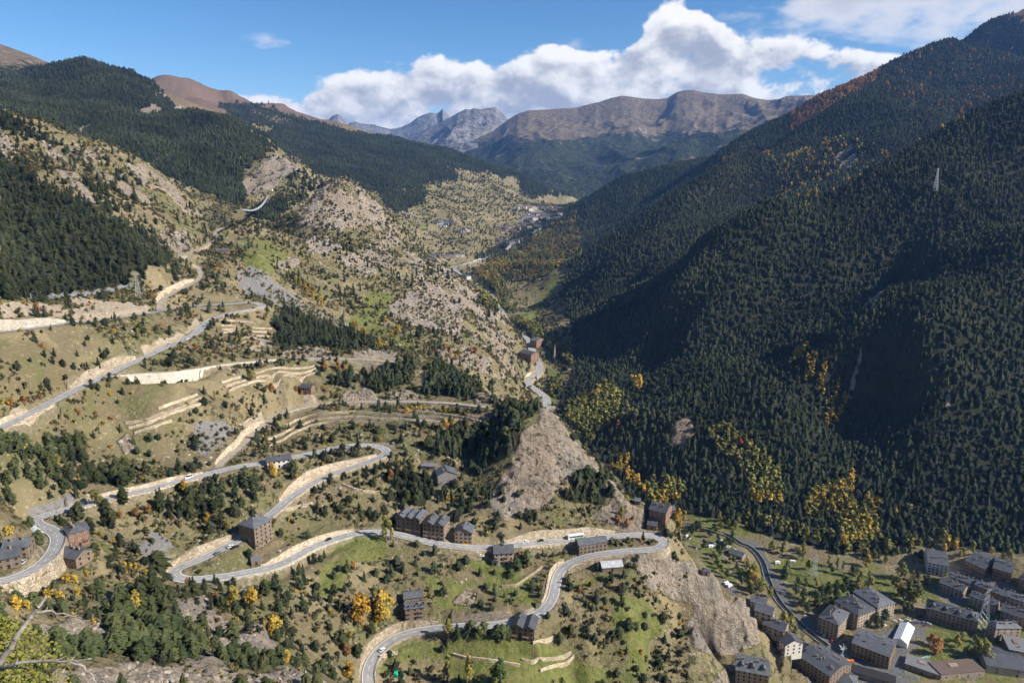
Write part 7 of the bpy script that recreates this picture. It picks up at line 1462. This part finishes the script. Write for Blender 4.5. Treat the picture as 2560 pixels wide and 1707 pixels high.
for s, nm in ((-1, 'near the campsite'), (1, 'near the houses')): tag(strip('river_wall', [(s * 2.4, -.5), (s * 2.4, 1.15), (s * 2.9, 1.16), (s * 2.9, -.6)], M_WALLG), 'grey stone river wall on the side ' + nm, 'wall')
tag(strip('street', [(-7.5, .15), (-3.1, .17)], flat('dark asphalt', (.10, .10, .10), .9)), 'street along the river', 'street', kind='structure')
# ------------------------------------------------------------------ foreground: dead tree and the crown of a leafy tree below the viewpoint
def cl(p): return by_t(*P('A', p[0], p[1]), p[2])
gb = cl((-260, 1700, 9.4)); gz0 = ground(gb[0], gb[1]); o = empty('dead_tree', (gb[0], gb[1], gz0 + CAMZ), 0, 'bare dead grey branches reaching in at the bottom left', 'dead tree'); o0 = Vector((gb[0], gb[1], gz0))
def branch(name, pl, r0, r1, parent):
    p_ = [Vector(cl(c)) - o0 for c in pl]; q_ = []; b = MB(); qr = random.Random(len(pl) * 3 + int(r0 * 1000))
    for a_, c in zip(p_[:-1], p_[1:]): q_ += [a_.lerp(c, t) + Vector((qr.uniform(-1, 1), qr.uniform(-1, 1), qr.uniform(-1, 1))) * .012 for t in (0, .33, .66)]
    q_.append(p_[-1]); n = len(q_)
    for i in range(n - 1): b.tube(q_[i], q_[i + 1], r0 + (r1 - r0) * i / n, r0 + (r1 - r0) * (i + 1) / n, 8, i == n - 2)
    for i in range(2, n - 1, 2):
        d_ = Vector((qr.uniform(-1, 1), qr.uniform(-1, 1), qr.uniform(-.2, 1))).normalized(); b.tube(q_[i], q_[i] + d_ * qr.uniform(.05, .16), .012, .003, 4, False)
    return b.obj(name, M_DEAD, parent, smooth_=True)
M_DEAD = flat('bleached dead wood', (.25, .215, .185), .9, var=.45, scale=9.)
tb = MB(); j0 = Vector(cl((-120, 1570, 9.4))) - o0; tb.tube((0, 0, -.5), j0 * .5 + Vector((.1, .05, 0)), .16, .12, 9, False); tb.tube(j0 * .5 + Vector((.1, .05, 0)), j0, .12, .075, 9, False); tb.obj('trunk', M_DEAD, o, smooth_=True)
branch('branch', [(-120, 1570, 9.4), (0, 1435, 9.4), (100, 1290, 9.4), (195, 1150, 9.5), (240, 1085, 9.5), (300, 1005, 9.6)], .052, .014, o); branch('branch', [(235, 1105, 9.5), (330, 1108, 9.6), (440, 1128, 9.6), (525, 1148, 9.7)], .018, .005, o)
branch('branch', [(-110, 1560, 9.4), (0, 1462, 9.3), (110, 1442, 9.2), (300, 1427, 9.2), (460, 1422, 9.2), (590, 1410, 9.2)], .034, .007, o); branch('branch', [(455, 1424, 9.2), (540, 1468, 9.2), (600, 1530, 9.1), (640, 1590, 9.1)], .018, .009, o)
br = branch('branch', [(-60, 1500, 9.4), (60, 1470, 9.3), (190, 1478, 9.3)], .016, .005, o)
gb = cl((30, 1560, 25.)); g0 = ground(gb[0], gb[1]); hgt_ = by_t(*P('A', 60, 1060), 25.)[2] - g0; o = empty('broadleaf_tree', (gb[0], gb[1], g0 + CAMZ), 0, 'yellow green leafy tree close behind the dead branches', 'tree')
lf = MB(); q_ = random.Random(8)
for i in range(11000):
    a_ = q_.random() * 6.28; rr2 = math.sqrt(q_.random()); zz = q_.random(); R2 = 3.3 * math.sin(math.pi * min(1, zz * .8 + .18)) * (.75 + .25 * math.sin(3 * a_ + 5 * zz)); p_ = Vector((math.cos(a_) * rr2 * R2, math.sin(a_) * rr2 * R2, hgt_ * (.42 + .58 * zz)))
    n_ = Vector((q_.uniform(-1, 1), q_.uniform(-1, 1), q_.uniform(0, 1.4))).normalized(); x_ = n_.orthogonal().normalized(); x_.rotate(Matrix.Rotation(q_.random() * 6.28, 3, n_)); y_ = n_.cross(x_); s_ = q_.uniform(.03, .065); lf.face([p_ + x_ * s_ * 1.5, p_ + y_ * s_, p_ - x_ * s_ * 1.5, p_ - y_ * s_])
lf.obj('crown', foliage('near yellow green leaves', [(.115, .125, .028), (.15, .15, .032)], ns=2.2), o); tr = trunk_mesh(hgt_ * .85, .2, 3, 4, 2.0); tr.obj('trunk', M_BARK, o)


# ------------------------------------------------------------------ haze: thin even air round the whole scene
hz = MB(); hz.box(-14000, 16000, -300, 17500, -10, 1420)
hm = bpy.data.materials.new('air'); hm.use_nodes = True; ht_ = hm.node_tree; ht_.nodes.clear()
pv = ht_.nodes.new('ShaderNodeVolumePrincipled'); pv.inputs['Color'].default_value = (.22, .46, 1., 1); pv.inputs['Density'].default_value = 3.1e-5; pv.inputs['Anisotropy'].default_value = .1
om = ht_.nodes.new('ShaderNodeOutputMaterial'); ht_.links.new(pv.outputs[0], om.inputs['Volume'])
tag(hz.obj('haze', hm), 'thin blue air over the valley', 'haze', kind='stuff')
print('done', round(time.time() - T0, 1), len(bpy.data.objects))

# ------------------------------------------------------------------ like things: say which one, by row and place
ORDW = ['first', 'second', 'third', 'fourth', 'fifth', 'sixth', 'seventh', 'eighth', 'ninth', 'tenth', 'eleventh', 'twelfth', 'thirteenth', 'fourteenth']
NUMW = ['one', 'two', 'three', 'four', 'five', 'six', 'seven', 'eight', 'nine', 'ten', 'eleven', 'twelve']
_by = {}
for o in COL.objects:
    if o.parent is None and o.get('label') and o.get('category') and o.get('kind') is None: _by.setdefault(o['label'], []).append(o)
for lb, obs in _by.items():
    if len(obs) < 2: continue
    uv = [(proj(o.location.x, o.location.y, o.location.z - CAMZ), o) for o in obs]; uv.sort(key=lambda t: -t[0][1]); n = len(uv); nr = max(1, math.ceil(n / 12)); per = math.ceil(n / nr)
    for k in range(nr):
        row = sorted(uv[k * per:(k + 1) * per], key=lambda t: t[0][0])
        for i, (_, o) in enumerate(row):
            pl = 'leftmost' if i == 0 else 'rightmost' if i == len(row) - 1 else ORDW[min(i, 13)] + ' from left'
            t = lb.replace('dark green ', '').replace('tiny slate roofed ', 'tiny ') + ', ' + (('row ' + NUMW[k] + ' up, ') if nr > 1 else '') + pl
            w = t.split()
            if len(w) > 16: w = [q for q in w if q not in ('the', 'a', 'dark')]
            o['label'] = ' '.join(w[:16])
